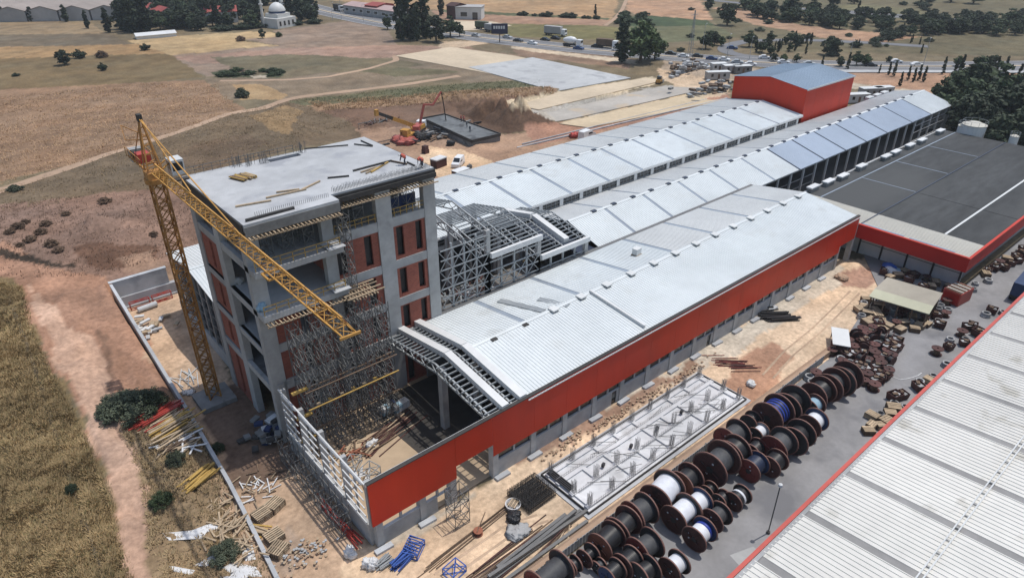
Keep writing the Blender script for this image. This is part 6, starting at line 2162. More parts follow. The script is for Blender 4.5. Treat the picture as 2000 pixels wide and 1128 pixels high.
def plant(kind, var, px, hpx, label, group=None, wide=1.0, lean=0, hz=None):
    p = G(*px) if not isinstance(px, np.ndarray) else px
    dist = np.linalg.norm(p - CAMP)
    h = (hpx * dist / F / .96) if hz is None else hz
    k = h / (10. if kind not in ('shrub', 'bush') else 6.2)
    rec = TP[(kind, var)]
    sc_ = (k * wide, k * wide, k)
    rz = random.uniform(0, 6.28)
    if not rec[1]:
        rec[1] = True
        r = rec[0]
        r.location = [c * S for c in p]
        r.rotation_euler[2] = rz
        r.scale = sc_
        r['label'] = label
        if group:
            r['group'] = group
        return r
    return dup(rec[0], p, rz, sc_, label, group)


for (px, h, w, l) in (((783, 80), 84, 1.0, 'leftmost tall dark poplar of the roadside clump'), ((800, 78), 98, 1.2, 'tallest dark poplar in the middle of the roadside clump'), ((816, 80), 60, .9, 'shorter poplar leaning into the roadside clump'), ((828, 74), 88, 1.2, 'rightmost tall poplar of the roadside clump'), ((1214, 122), 72, 1.6, 'dark upright tree left of the fresh green one at the plaza corner'), ((862, 30), 40, 1.1, 'dark poplar behind the roadside clump')):
    plant('poplar', 0, px, h, l, None, w)
for (px, h, v, w, l) in (((852, 82), 44, 1, 1.3, 'dark round tree at the foot of the roadside poplars'), ((880, 72), 34, 0, 1.2, 'mid green round tree right of the roadside poplars'), ((898, 72), 24, 0, 1.0, 'smallest round tree at the right end of the roadside clump'), ((757, 58), 24, 0, 1.0, 'lone round tree beside the highway left of the poplars'), ((1250, 122), 70, 2, 1.25, 'fresh green broad tree at the plaza corner'), ((1278, 116), 44, 2, 1.1, 'lower green tree right of the fresh green one'),
                         ((513, 75), 15, 1, 1.1, 'round dark tree alone in the golden field'), ((127, 127), 22, 1, 1.5, 'largest round tree in the left fields'), ((1420, 50), 34, 0, 1.3, 'round grey-green tree on the slope beyond the highway'), ((1413, 34), 22, 1, 1.3, 'dark tree behind the round one on the slope'), ((1384, 20), 20, 1, 1.2, 'dark tree beside the hill road'), ((1620, 108), 30, 1, 1.5, 'largest dark round tree in the grove beyond the highway')):
    plant('broad', v, px, h, l, None, w)
for (px, h, v, w, l) in (((155, 114), 13, 1, 1.1, 'small dark shrub right of the largest round tree in the left fields'), ((199, 112), 11, 2, 1.1, 'brown shrub in the golden strip'), ((201, 138), 12, 1, .8, 'narrow dark shrub alone in the olive field'), ((285, 98), 10, 1, 1.2, 'shrub at the corner of the golden field'), ((470, 80), 9, 2, 1.2, 'brown shrub inside the golden field'), ((545, 72), 8, 0, 1.2, 'pale shrub right of the lone round tree in the golden field'), ((32, 149), 5, 1, 1.6, 'low dark shrub at the left edge of the olive field'), ((474, 190), 16, 3, 1.2, 'grey shrub in the weeds by the track'), ((30, 372), 9, 3, 1.8, 'grey-green shrub at the left end of the dirt track'),
                         ((258, 806), 42, 3, 1.45, 'big grey-green bush left of the boundary wall'), ((228, 802), 32, 3, 1.3, 'smaller bush at the left of the big grey-green bush'), ((290, 796), 36, 1, 1.2, 'darkest bush at the right of the big grey-green bush'), ((318, 985), 24, 0, 1.1, 'small round green bush on the weedy slope'), ((345, 905), 26, 3, .9, 'thin weedy shrub below the plank piles'), ((425, 880), 18, 0, 1.0, 'weed tuft beside the boundary wall'), ((140, 957), 14, 1, 1.0, 'dark tuft growing on the field ditch'),
                         ((440, 1085), 24, 3, 1.5, 'grey weeds between the white plastic sheets'), ((1375, 85), 0, 0, 1, '')):
    if l:
        nearb = px[1] > 750
        plant('bush' if nearb else 'shrub', {0: 0, 1: 1, 2: 2, 3: 2}[v] if nearb else v, px, h, l, None, w)
for i, px in enumerate([(50, 435), (35, 445), (80, 455), (60, 470), (100, 478), (20, 455), (115, 490), (130, 420), (205, 395), (300, 460), (40, 480), (90, 440)]):
    plant('shrub', 2, px, random.uniform(6, 11), 'dry brown shrub dotted over the bare left slope', 'dry shrubs on the left slope', 1.3)
# cypresses in the tan field right
for i, (px, h) in enumerate([((1717, 143), 14), ((1735, 146), 20), ((1745, 149), 24), ((1757, 168), 22), ((1772, 157), 22), ((1783, 160), 22), ((1793, 157), 24), ((1803, 160), 24), ((1840, 145), 26), ((1864, 146), 26), ((1874, 146), 30), ((1925, 146), 28), ((1944, 142), 24), ((1961, 142), 24), ((1983, 168), 32), ((1997, 168), 34), ((1655, 135), 26), ((1605, 130), 18)]):
    plant('cypress', i % 2, px, h, '%s dark cypress from the left beside the highway right of the red block' % ORDW[i], 'cypresses beside the highway', 1.2)
for i in range(26):
    px = (random.uniform(1475, 1600), random.uniform(84, 108))
    plant('cypress' if i % 2 else 'broad', 1 if i % 2 else i % 3 % 2, px, random.uniform(12, 22), 'small dark tree in the grove beyond the highway', 'grove beyond the highway', 1.2)
for i in range(14):
    px = (random.uniform(1640, 1815), random.uniform(62, 112))
    plant('cypress' if i % 3 else 'shrub', 1, px, random.uniform(9, 16), 'small cypress scattered over the dry slope beyond the highway', 'scattered trees on the dry slope', 1.2)
for i, (px, h) in enumerate([((1378, 96), 28), ((1395, 88), 22), ((1408, 90), 16), ((1463, 92), 26), ((1510, 120), 14), ((1530, 122), 14), ((1555, 122), 14), ((1640, 130), 16), ((1690, 128), 18), ((1672, 128), 22), ((1735, 122), 10), ((1870, 130), 16), ((1910, 128), 12), ((1937, 135), 20)]):
    plant('broad', i % 3, px, h, '%s roadside tree from the left along the highway bend' % ORDW[i], 'roadside trees at the highway bend', 1.3)
for i in range(46):
    u = random.uniform(1330, 1830)
    v = random.uniform(2, 112)
    if 1395 < u < 1560 and 84 < v < 130 or abs(v - np.interp(u, [1380, 1640, 1900], [0, 24, 40])) < 6:
        continue
    plant('shrub', i % 2 if i % 4 else 3, (u, v), random.uniform(4, 9), 'low green scrub dotted over the hillside beyond the highway', 'scrub on the far hillside', 1.7)
# wood bands on the hillside
n_ = 0
while n_ < 105:
    u, v = random.uniform(1440, 2040), random.uniform(-2, 66)
    lo = np.interp(u, [1440, 1480, 1560, 1640, 1720, 1810, 2040], [12, 30, 44, 56, 64, 66, 66])
    hi = np.interp(u, [1440, 1480, 1560, 1640, 1720, 1810, 2040], [2, 12, 20, 28, 34, 38, 30])
    if hi < v < lo or (v < 6 and u > 1560 and random.random() < .25):
        plant('broad', n_ % 2, (u, v + 6), random.uniform(15, 24), 'dark tree in the wooded band across the hillside', 'wooded band on the hillside', 1.6)
        n_ += 1
plant('cypress', 1, (1541, 34), 46, 'single tall dark cypress rising out of the wooded band', None, 1.3)
plant('cypress', 0, (1674, 30), 22, 'smaller cypress rising at the top of the wooded band', None, 1.3)
plant('cypress', 0, (1162, 35), 22, 'single cypress standing in the far brown field', None, 1.3)
for i in range(16):
    u = random.uniform(1000, 1200)
    plant('shrub', 1, (u, np.interp(u, [1000, 1200], [29, 39])), random.uniform(4, 9), 'dark hedge shrub along the far field edge', 'hedge along the far field', 1.8)
for i in range(10):
    plant('shrub', 0, (random.uniform(1195, 1275), random.uniform(28, 52)), random.uniform(6, 11), 'green scrub in the far field corner', 'green scrub in the far field', 1.8)
# big grove behind the dark roof
n_ = 0
GRV = [(1815, 215), (1850, 188), (1905, 172), (1990, 170), (2070, 190), (2100, 300), (1920, 285), (1880, 250), (1862, 248)]
pts_ = []
while n_ < 34:
    u, v = random.uniform(1815, 2090), random.uniform(175, 300)
    if not inpoly(np.array([u]), np.array([v]), GRV)[0]:
        continue
    g = P(u, v + 24)
    if g[0] < 246 and g[1] > 71 or g[0] < 222:
        continue
    if any(np.hypot(*(g - q)[:2]) < 4.2 for q in pts_):
        continue
    pts_.append(g)
    plant('broad', (0, 1, 1, 0)[n_ % 4] if u < 1940 else 1, np.array([g[0], g[1], 0.]), 0, 'big dark broadleaf tree in the dense grove behind the dark roof', 'dense grove behind the dark roof', 1.25, hz=random.uniform(11, 16))
    n_ += 1
# dark wood at the upper left
n_ = 0
WDL = [(235, 64), (300, 66), (470, 57), (610, 44), (628, 30), (600, 12), (520, 0), (300, -2), (240, 20)]
while n_ < 120:
    u, v = random.uniform(235, 628), random.uniform(-5, 66)
    if not inpoly(np.array([u]), np.array([v]), WDL)[0]:
        continue
    if (395 < u < 475 and 24 < v < 62) or (500 < u < 585 and 12 < v < 58) or (280 < u < 325 and 25 < v < 50):
        if random.random() < .86:
            continue
    plant('poplar' if (n_ % 7 == 0) else 'broad', 1 if n_ % 3 else 0, (u, v), random.uniform(20, 32) if n_ % 7 else 40, 'dark tree in the dense wood at the upper left', 'dense wood at the upper left', 1.45)
    n_ += 1
for i, (px, h) in enumerate([((242, 62), 50), ((262, 64), 62), ((290, 62), 66), ((213, 64), 36), ((172, 56), 26)]):
    plant('poplar', 1, px, h, '%s tall dark poplar from the right edge of the long sheds' % ORDW[4 - i], None, 1.25)
for i, (px, h) in enumerate([((8, 42), 20), ((33, 40), 20), ((63, 42), 20), ((92, 40), 10), ((112, 41), 8), ((130, 43), 24), ((140, 40), 14)]):
    plant('poplar', i % 2, px, h, '%s dark tree from the left in front of the long grey sheds' % ORDW[i], 'trees in front of the long sheds', 1.6)
for i in range(22):
    u = random.uniform(400, 620)
    plant('shrub', 1, (u, np.interp(u, [400, 620], [63, 46])), random.uniform(7, 11), 'dark hedge shrub along the lower edge of the wood', 'hedge below the wood', 1.8)
for i in range(12):
    plant('shrub', 0, (random.uniform(415, 555), random.uniform(139, 150)), random.uniform(5, 8), 'low green weed clump beside the field track', 'green weeds beside the field track', 2.2)


# ================================================================== FAR BUILDINGS
def gabled(name, label, cat, p0, p1, width, eave, ridge, wall, roof, group=None, wins=0, base=0.):
    """gabled building whose front wall foot runs p0 -> p1 and whose body extends away from the camera"""
    p0, p1 = np.array(p0[:2]), np.array(p1[:2])
    d = p1 - p0
    L = np.linalg.norm(d)
    d /= L
    nrm = np.array([-d[1], d[0]])
    if nrm @ p0 < 0:
        nrm = -nrm
    rz = math.atan2(d[1], d[0])
    sg = 1 if (math.cos(rz + math.pi / 2) * nrm[0] + math.sin(rz + math.pi / 2) * nrm[1]) > 0 else -1
    t = TL(name, label, cat, (p0[0], p0[1], base), group, rz)
    w = width * sg
    y0_, y1_ = (0, w) if w > 0 else (w, 0)
    MB().box(0, L, y0_, y0_ + .3, 0, eave).build('wall', wall, t)
    MB().box(0, L, y1_ - .3, y1_, 0, eave).build('wall', wall, t)
    ym = (y0_ + y1_) / 2
    for x in (0., L - .3):
        vs = [(x, y0_ + .3, 0), (x, y1_ - .3, 0), (x, y1_ - .3, eave), (x, ym, ridge - .1), (x, y0_ + .3, eave)]
        vs += [(a + .3, b, c) for a, b, c in vs]
        MB().add(vs, [(4, 3, 2, 1, 0), (5, 6, 7, 8, 9)]).build('gable', wall, t)
    for ya_, sgn in ((y0_ - .5, 1), (y1_ + .5, -1)):
        vs = [(-.4, ya_, eave - .05), (L + .4, ya_, eave - .05), (L + .4, ym, ridge), (-.4, ym, ridge)]
        vs += [(a, b, c + .2) for a, b, c in vs]
        f = [(0, 1, 2, 3), (7, 6, 5, 4), (0, 4, 5, 1), (1, 5, 6, 2), (2, 6, 7, 3), (3, 7, 4, 0)]
        if sgn > 0:
            f = [q[::-1] for q in f]
        MB().add(vs, f).build('roof', roof, t)
    front = y0_ if sg > 0 else y1_
    off = -.05 if sg > 0 else .05
    for i in range(wins):
        x = L * (i + .5) / wins
        a, b = sorted((front + off, front + off * .2))
        wv = MB().box(x - L / wins * .28, x + L / wins * .28, a, b, eave * .35, eave * .75).build('window', 'frame_w', t)
        a2, b2 = sorted((front + off * 1.6, front + off * 1.04))
        MB().box(x - L / wins * .22, x + L / wins * .22, a2, b2, eave * .4, eave * .7).build('pane', 'glass', wv)
    return t


MT['shed_far'] = M('far_shed_wall', A(176, 174, 172), .85, .12, .3, .12)
MT['shed_far_roof'] = M('far_shed_roof', A(168, 154, 144), .8, .1, .2, .16)
MT['tile_red'] = M('roof_tile', A(176, 72, 62), .8, .15, 1, .12)
MT['tile_pink'] = M('faded_pink_roof', A(196, 164, 158), .8, .1, .5, .12)
MT['render_w'] = M('white_render', (.52, .52, .5), .85, .08, .5, .1)
# long sheds: gables face the camera, ridges run away
for i in range(6):
    a, b = P(-70 + i * 62, 45 - i * 1.2), P(-12 + i * 62, 44 - i * 1.2)
    gabled('long_shed', '%s long grey gabled shed from the left at the top left corner' % ORDW[i], 'shed', a, b, 1, 5, 5, 'shed_far', 'shed_far_roof') if False else None
    d = (b - a)[:2]
    L = np.linalg.norm(d)
    d /= L
    nr = np.array([-d[1], d[0]])
    if nr @ a[:2] < 0:
        nr = -nr
    q = a[:2] + nr * 80
    # ridge direction along nr: build with the front wall along the shed's side
    gabled('long_shed', '%s long grey gabled shed from the left at the top left corner' % ORDW[i], 'shed', a[:2] + 0 * d, a[:2] + nr * 85, L, 6.0, 8.6, 'shed_far', 'shed_far_roof', 'long sheds at the top left')
gabled('farm_house', 'long white house with a red tiled roof in the dark wood', 'house', P(404, 47), P(466, 44), 12, 6.2, 9.0, 'render_w', 'tile_red', None, 6)
gabled('farm_house', 'small red-roofed house between the poplars, left one', 'house', P(272, 32), P(292, 33), 9, 5, 7.5, 'render_w', 'tile_red', None, 2)
gabled('farm_house', 'small red-roofed house between the poplars, right one', 'house', P(298, 36), P(318, 42), 9, 5, 7.5, 'render_w', 'tile_red', None, 2)
gabled('greenhouse', 'long low white greenhouse at the wood edge above the golden field', 'greenhouse', P(268, 78), P(345, 71), 6, 1.6, 2.8, 'white', 'white')
gabled('roadside_shop', 'long roadside building with a faded pink and red roof', 'building', P(672, 26), P(772, 40), 16, 5, 6.6, 'shed_far', 'tile_pink', None, 7)
gabled('roadside_shop', 'small red-roofed annexe in the middle of the pink roadside building', 'building', P(714, 31), P(738, 34), 15, 6.4, 7.6, 'tile_red', 'tile_red')
t = TL('garage_building', 'white flat-roofed garage with a dark doorway beyond the highway', 'building', P(890, 38))
pq = P(940, 39)
d = (pq - P(890, 38))[:2]
L = np.linalg.norm(d)
t.rotation_euler[2] = math.atan2(d[1], d[0])
MB().box(0, L, 0, 12, 0, 7).build('wall', 'render_w', t)
MB().box(-.3, L + .3, -.3, 12.3, 7.002, 7.4).build('roof', 'shed_far', t)
MB().box(L * .66, L * .86, -.08, -.01, 0, 4.2).build('door', 'glass', t)
MB().box(L * .2, L * .45, -.08, -.01, 1.8, 4.2).build('window', 'glass', t)
gabled('roadside_shop', 'brown shed standing left of the white garage', 'shed', P(873, 36), P(889, 38), 10, 7.5, 9, 'fl_brown', 'fl_brown')
# mosque
p = P(546, 52)
t = TL('mosque', 'small white mosque with a domed roof and two minarets in the wood', 'mosque', p, None, .35, .82)
MB().box(-9, 9, -8, 8, 0, 6.5).build('wall', 'render_w', t)
MB().box(-6, 6, -6, 6, 6.51, 9.2).build('drum_base', 'render_w', t)
MB().lathe([(9.2, 5.6), (10.6, 5.6)], 24, 'z').build('drum', 'fl_blue', t)
MB().lathe([(10.6, 5.8), (11.6, 5.7), (13.2, 5.0), (14.8, 3.6), (15.9, 1.8), (16.3, .05)], 24, 'z').build('dome', 'roof_grey', t, True)
MB().lathe([(16.2, .18), (18, .05)], 8, 'z').build('finial', 'steel', t)
for sx in (-9.5, 9.5):
    MB().lathe([(0, 1.0), (15, .9), (15, 1.5), (16, 1.5), (16, .8), (21, .7), (26, .02)], 12, 'z').move(sx, 5, 0).build('minaret', 'render_w', t)
for i in range(4):
    MB().box(-7 + i * 4, -5.4 + i * 4, -8.1, -8.01, 1.6, 4.6).build('window', 'glass', t)
# billboard beside the highway
t = TL('billboard', 'dark blue billboard with blurred pale lettering on a single post beside the highway', 'billboard', P(976, 83), None, -.72)
MB().tube((0, 0, 0), (0, 0, 5.2), .25, 8).build('post', 'ply_dk', t)
MT['board_bl'] = M('billboard_blue', A(42, 46, 82), .5, .1, 1, .1)
bo = MB().box(-4.2, 4.2, -.2, .2, 4.2, 9.2).build('panel', 'board_bl', t)
for i in range(5):
    MB().box(-3.2 + i * 1.25, -2.3 + i * 1.25, -.23, -.201, 6.6, 8.1).build('letter_patch', 'frame_w', bo)


# ================================================================== VEHICLES
def car_body(t, L, W_, Hh, body, kind='car'):
    hh = Hh
    bonnet = .9 * hh * .6
    if kind == 'van':
        prof = [(-L / 2, .25), (-L / 2, hh * .95), (-L / 2 + .15, hh), (L * .12, hh), (L * .30, hh * .62), (L / 2 - .1, hh * .5), (L / 2, hh * .38), (L / 2, .25)]
        gl = [(-L * .10, hh * .60), (-L * .08, hh * .92), (L * .10, hh * .92), (L * .25, hh * .62)]
    else:
        prof = [(-L / 2, .25), (-L / 2, hh * .58), (-L * .38, hh * .66), (-L * .22, hh), (L * .06, hh), (L * .22, hh * .64), (L / 2 - .1, hh * .54), (L / 2, hh * .4), (L / 2, .25)]
        gl = [(-L * .32, hh * .66), (-L * .20, hh * .94), (L * .05, hh * .94), (L * .18, hh * .66)]
    m = MB()
    n = len(prof)
    w = W_ / 2
    vs = [(x, -w * (1 if z < hh * .7 else .84), z) for x, z in prof] + [(x, w * (1 if z < hh * .7 else .84), z) for x, z in prof]
    fs = [tuple(range(n)), tuple(range(2 * n - 1, n - 1, -1))] + [(i, n + i, n + (i + 1) % n, (i + 1) % n) for i in range(n)]
    m.add(vs, fs)
    b = m.build('body', body, t)
    for sg in (-1, 1):
        q = [(x, sg * (w * (1 if z < hh * .7 else .84) + .015), z) for x, z in gl]
        MB().add(q, [(0, 1, 2, 3) if sg > 0 else (3, 2, 1, 0)]).build('side_window', 'glass', b)
    i0 = 3 if kind == 'van' else 4
    a, c = prof[i0], prof[i0 + 1]
    e = .02
    f = lambda p_, sg, k: (p_[0] + e, sg * w * k, p_[1] + e)
    MB().add([f(a, -1, .72), f(c, -1, .85), f(c, 1, .85), f(a, 1, .72)], [(0, 1, 2, 3)]).build('windscreen', 'glass', b)
    for x in (-L * .31, L * .31):
        for sg in (-1, 1):
            wo_ = MB().tube((x, sg * (w - .2), .33), (x, sg * (w + .02), .33), .36, 12).build('wheel', 'black', t)
            MB().tube((x, sg * (w + .021), .33), (x, sg * (w + .03), .33), .2, 10).build('rim', 'steel', wo_)
    for sg in (-1, 1):
        MB().box(L / 2 - .02, L / 2 + .02, sg * w * .7 - .15, sg * w * .7 + .15, hh * .36, hh * .44).build('headlight', 'frame_w', t)


MT['car_white'] = M('car_white', (.7, .7, .7), .3, .03, 1, .02)
MT['car_silver'] = M('car_silver', (.4, .41, .42), .3, .03, 1, .02)
MT['car_black'] = M('car_black', (.02, .02, .023), .3, .03, 1, .02)
MT['car_blue'] = M('car_blue', (.03, .06, .16), .3, .03, 1, .02)


def car(px, rz, mat, kind, label, k=1.0):
    p = G(*px)
    t = TL('parked_van' if kind == 'van' else 'car', label, 'van' if kind == 'van' else 'car', (p[0], p[1], p[2] + .02), None, rz)
    car_body(t, (5.2 if kind == 'car' else 5.4) * k, 2.2 * k, (1.75 if kind == 'car' else 2.3) * k, mat, kind)
    return t


HA = lambda px: math.atan2(*((P(px + 30, np.interp(px + 30, [a for a, _ in HWY], [b for _, b in HWY])) - P(px, np.interp(px, [a for a, _ in HWY], [b for _, b in HWY])))[[1, 0]]))
car((895, 323), 3.75, 'car_white', 'van', 'small white van parked between the tower and the rear hall')
t = TL('parked_van', 'white delivery van parked against the rear hall wall', 'van', G(1146, 270), None, .15)
car_body(t, 6.2, 2.4, 2.7, 'car_white', 'van')
cars = [((1065, 80), 'car_black', 'dark car on the highway left of the concrete mixer, lower lane'), ((1085, 77), 'car_black', 'black car on the highway left of the concrete mixer, upper lane'), ((991, 75), 'car_silver', 'silver car right of the blue billboard'), ((1165, 93), 'car_black', 'black car right of the concrete mixer'), ((1414, 119), 'car_white', 'first white car on the highway near the red block'), ((1440, 124), 'car_silver', 'silver car between the white cars on the highway'), ((1466, 128), 'car_white', 'last white car before the red block on the highway'), ((1362, 112), 'car_black', 'black car by the pylon at the highway edge'), ((1378, 133), 'car_silver', 'silver car parked on the sand above the container cabins, right one'), ((1369, 135), 'car_silver', 'silver car parked on the sand above the container cabins, left one'), ((1430, 96), 'car_blue', 'blue car on the slip road loop'), ((755, 34), 'car_white', 'white car on the highway beside the poplars'), ((720, 29), 'car_white', 'white car on the highway below the red annexe'), ((1493, 115), 'car_white', 'white car at the slip road mouth'), ((1750, 123), 'car_white', 'white car on the highway above the cypress row')]
xt_ = [(1012, 82), (1040, 87), (1130, 97), (1205, 100), (1335, 112), (1390, 117), (1530, 124), (1580, 127), (1700, 130), (1790, 129), (930, 72), (820, 58), (1245, 106), (1310, 107)]
for k_, px_ in enumerate(sorted(xt_)):
    cars.append((px_, ['car_white', 'car_silver', 'car_black', 'car_white', 'car_blue'][k_ % 5], '%s small car from the left in the middle lanes of the highway' % ORDW[k_]))
for px, mt, lb in cars:
    car(px, HA(px[0]) + (0 if '1' in lb else 0), mt, 'car', lb)


def truck(px, label, box, L=11, h=4.2):
    p = G(*px)
    t = TL('truck', label, 'truck', (p[0], p[1], .1), None, HA(px[0]))
    MB().box(-L / 2, L / 2 - 3, -1.5, 1.5, 1.3, h).build('cargo_box', box, t)
    MB().box(-L / 2, L / 2, -1.1, 1.1, .8, 1.29).build('chassis', 'ply_dk', t)
    cb = MB().add([(L / 2 - 2.7, -1.45, .7), (L / 2, -1.45, .7), (L / 2, 1.45, .7), (L / 2 - 2.7, 1.45, .7), (L / 2 - 2.7, -1.45, 3.6), (L / 2 - .4, -1.45, 3.6), (L / 2 - .4, 1.45, 3.6), (L / 2 - 2.7, 1.45, 3.6)],
                  [(0, 3, 2, 1), (4, 5, 6, 7), (0, 1, 5, 4), (1, 2, 6, 5), (2, 3, 7, 6), (3, 0, 4, 7)]).build('cab', 'car_white', t)
    MB().add([(L / 2 - .13, -1.2, 2.2), (L / 2 - .13, 1.2, 2.2), (L / 2 - .38, 1.2, 3.4), (L / 2 - .38, -1.2, 3.4)], [(0, 1, 2, 3)]).build('windscreen', 'glass', cb)
    for x in (-L * .38, -L * .26, L * .36):
        for y in (-1.3, 1.3):
            MB().tube((x, y - .2, .58), (x, y + .2, .58), .58, 12).build('wheel', 'black', t)
    return t


truck((968, 64), 'grey truck trailer passing behind the blue billboard', 'concrete', 14)
truck((945, 58), 'dark green truck left of the grey trailer', 'leaf_gr', 11)
truck((1186, 94), 'brown-sided truck on the highway beside the dark upright tree', 'wood_dk', 11)
truck((1085, 70), 'grey tarpaulin truck on the far lane above the concrete mixer', 'shed_far', 13, 4.8)
truck((662, 22), 'dark truck parked at the end of the pink roadside building', 'ply_dk', 10)
t = TL('mixer_truck', 'white concrete mixer truck driving on the highway', 'truck', G(1118, 92), None, HA(1118))
MB().box(-5, 5, -1.2, 1.2, .9, 1.5).build('chassis', 'ply_dk', t)
MB().lathe([(-5, .7), (-3.6, 1.3), (-1.2, 1.85), (.8, 1.6), (2, .9), (2, .01)], 18).move(0, 0, 3.2).build('drum', 'car_white', t, True)
MB().box(2.6, 5.1, -1.4, 1.4, 1.0, 3.8).build('cab', 'car_white', t)
MB().box(5.11, 5.14, -1.2, 1.2, 2.4, 3.5).build('windscreen', 'glass', t)
for x in (-3.8, -2.4, 3.8):
    for y in (-1.3, 1.3):
        MB().tube((x, y - .2, .62), (x, y + .2, .62), .62, 12).build('wheel', 'black', t)
# roller / compactor on the lime terrace
t = TL('road_roller', 'small road roller at the end of the lime terrace', 'roller', G(1288, 163), None, .3)
MB().tube((1.4, -1, .75), (1.4, 1, .75), .75, 16).build('front_drum', 'steel', t)
MB().box(-2, .8, -.9, .9, .6, 1.7).build('body', 'crane_y', t)
MB().box(-1.2, .2, -.8, .8, 1.701, 2.9).build('cab', 'glass', t)
for y in (-.9, .9):
    MB().tube((-1.3, y - .2, .6), (-1.3, y + .2, .6), .6, 12).build('wheel', 'black', t)
# container cabins left of the red block
CAB = [((1402, 138), 6.5, 'white site cabin furthest left beyond the red block', 'render_w'), ((1428, 142), 7.5, 'second site cabin, grey, beside the red block roof', 'shed_far'), ((1448, 143), 7.5, 'dark site cabin nearest the red block roof', 'concrete_old'), ((1400, 155), 9.5, 'long grey cabin in front of the white site cabin', 'shed_far'),
       ((1672, 200), 8, 'white cabin right of the red block', 'render_w'), ((1700, 188), 9, 'grey cabin right of the white one near the middle hall end', 'shed_far'), ((1722, 186), 7, 'long pale cabin behind the middle hall end', 'render_w')]
for px, L, lb, mt in CAB:
    p = G(*px)
    t = TL('site_cabin', lb, 'cabin', (p[0], p[1], 0.05), 'site cabins', -.55)
    MB().box(-L / 2, L / 2, -1.6, 1.6, .25, 3.0).build('body', mt, t)
    MB().box(-L / 2 - .1, L / 2 + .1, -1.7, 1.7, 3.001, 3.2).build('roof', 'roof_grey', t)
    for x in (-L * .3, L * .25):
        wv = MB().box(x - .5, x + .5, -1.64, -1.605, 1.3, 2.4).build('window', 'glass', t)
    MB().box(-.45, .45, -1.65, -1.605, .3, 2.3).build('door', 'wood_dk', t)
    for x in (-L * .4, L * .4):
        MB().box(x - .2, x + .2, -1.4, 1.4, 0, .249).build('skid', 'concrete', t)
# pylons and poles
def pole(px, h, label, lattice=False):
    p = G(*px)
    t = TL('power_pylon' if lattice else 'lamp_post', label, 'pylon' if lattice else 'lamp post', p)
    if lattice:
        m = MB()
        for sx in (-1, 1):
            for sy in (-1, 1):
                m.beam((sx * .9, sy * .9, 0), (sx * .15, sy * .15, h), .12)
        m.build('legs', 'steel', t)
        m = MB()
        for i in range(8):
            a, b = 1 - i / 8.5, 1 - (i + 1) / 8.5
            z0_, z1_ = h * i / 8, h * (i + 1) / 8
            m.beam((-.9 * a, -.9 * a, z0_), (.9 * b, -.9 * b, z1_), .07)
            m.beam((.9 * a, .9 * a, z0_), (-.9 * b, .9 * b, z1_), .07)
        m.build('lacing', 'steel', t)
        MB().beam((-2.4, 0, h * .92), (2.4, 0, h * .92), .16).build('crossarm', 'steel', t)
    else:
        MB().tube((0, 0, 0), (0, 0, h), .13, 6, .08).build('pole', 'concrete', t)
        MB().beam((0, 0, h), (1.3, .4, h + .2), .1).build('arm', 'steel', t)
        MB().box(1.2, 1.8, .25, .6, h + .1, h + .3).build('lamp_head', 'frame_w', t)


pole((1346, 122), 22, 'slim lattice pylon beside the highway above the dirt road', True)
for i, (px, h) in enumerate([((667, 38), 12), ((710, 44), 10), ((1420, 112), 10), ((1463, 118), 10), ((1372, 98), 12), ((1655, 130), 11), ((1800, 138), 13), ((650, 40), 10)]):
    pole(px, h, '%s lamp post from the left along the highway' % ORDW[sorted([667, 710, 1420, 1463, 1372, 1655, 1800, 650]).index(px[0])])

# ================================================================== PUMP SITE BEHIND THE TOWER
dq = [P(a, b, 2.1) for a, b in ((827, 232), (869, 224), (976, 262), (921, 275))]
dt = T('formwork_deck', 'dark rectangular concrete deck in formwork being poured behind the tower', 'concrete deck', (dq[0][0], dq[0][1], 0))
ca_ = sum(dq) / 4
qs = [(p[0], p[1]) for p in dq]
ar = sum(qs[i][0] * qs[(i + 1) % 4][1] - qs[(i + 1) % 4][0] * qs[i][1] for i in range(4))
if ar < 0:
    qs = qs[::-1]
MT['wet'] = M('wet_concrete', (.12, .125, .125), .55, .25, .6, .25, stain=((.05, .05, .05), .4, .55))
MB().prism(qs, 1.3, 2.1).build('deck', 'wet', dt)
cc = np.mean(np.array(qs), 0)
for i in range(4):
    a, b = np.array(qs[i]), np.array(qs[(i + 1) % 4])
    a2, b2 = a + (a - cc) / np.linalg.norm(a - cc) * .3, b + (b - cc) / np.linalg.norm(b - cc) * .3
    MB().beam((a2[0], a2[1], 2.0), (b2[0], b2[1], 2.0), .25, .9).build('side_form', 'ply_dk', dt)
    MB().beam((a[0], a[1], .55), (b[0], b[1], .55), .2, 1.5).build('shutter', 'concrete_old', dt)
    for k in range(6):
        p = a + (b - a) * k / 6
        MB().box(p[0] - .1, p[0] + .1, p[1] - .1, p[1] + .1, 0, 1.3).build('prop', 'steel_dk', dt)
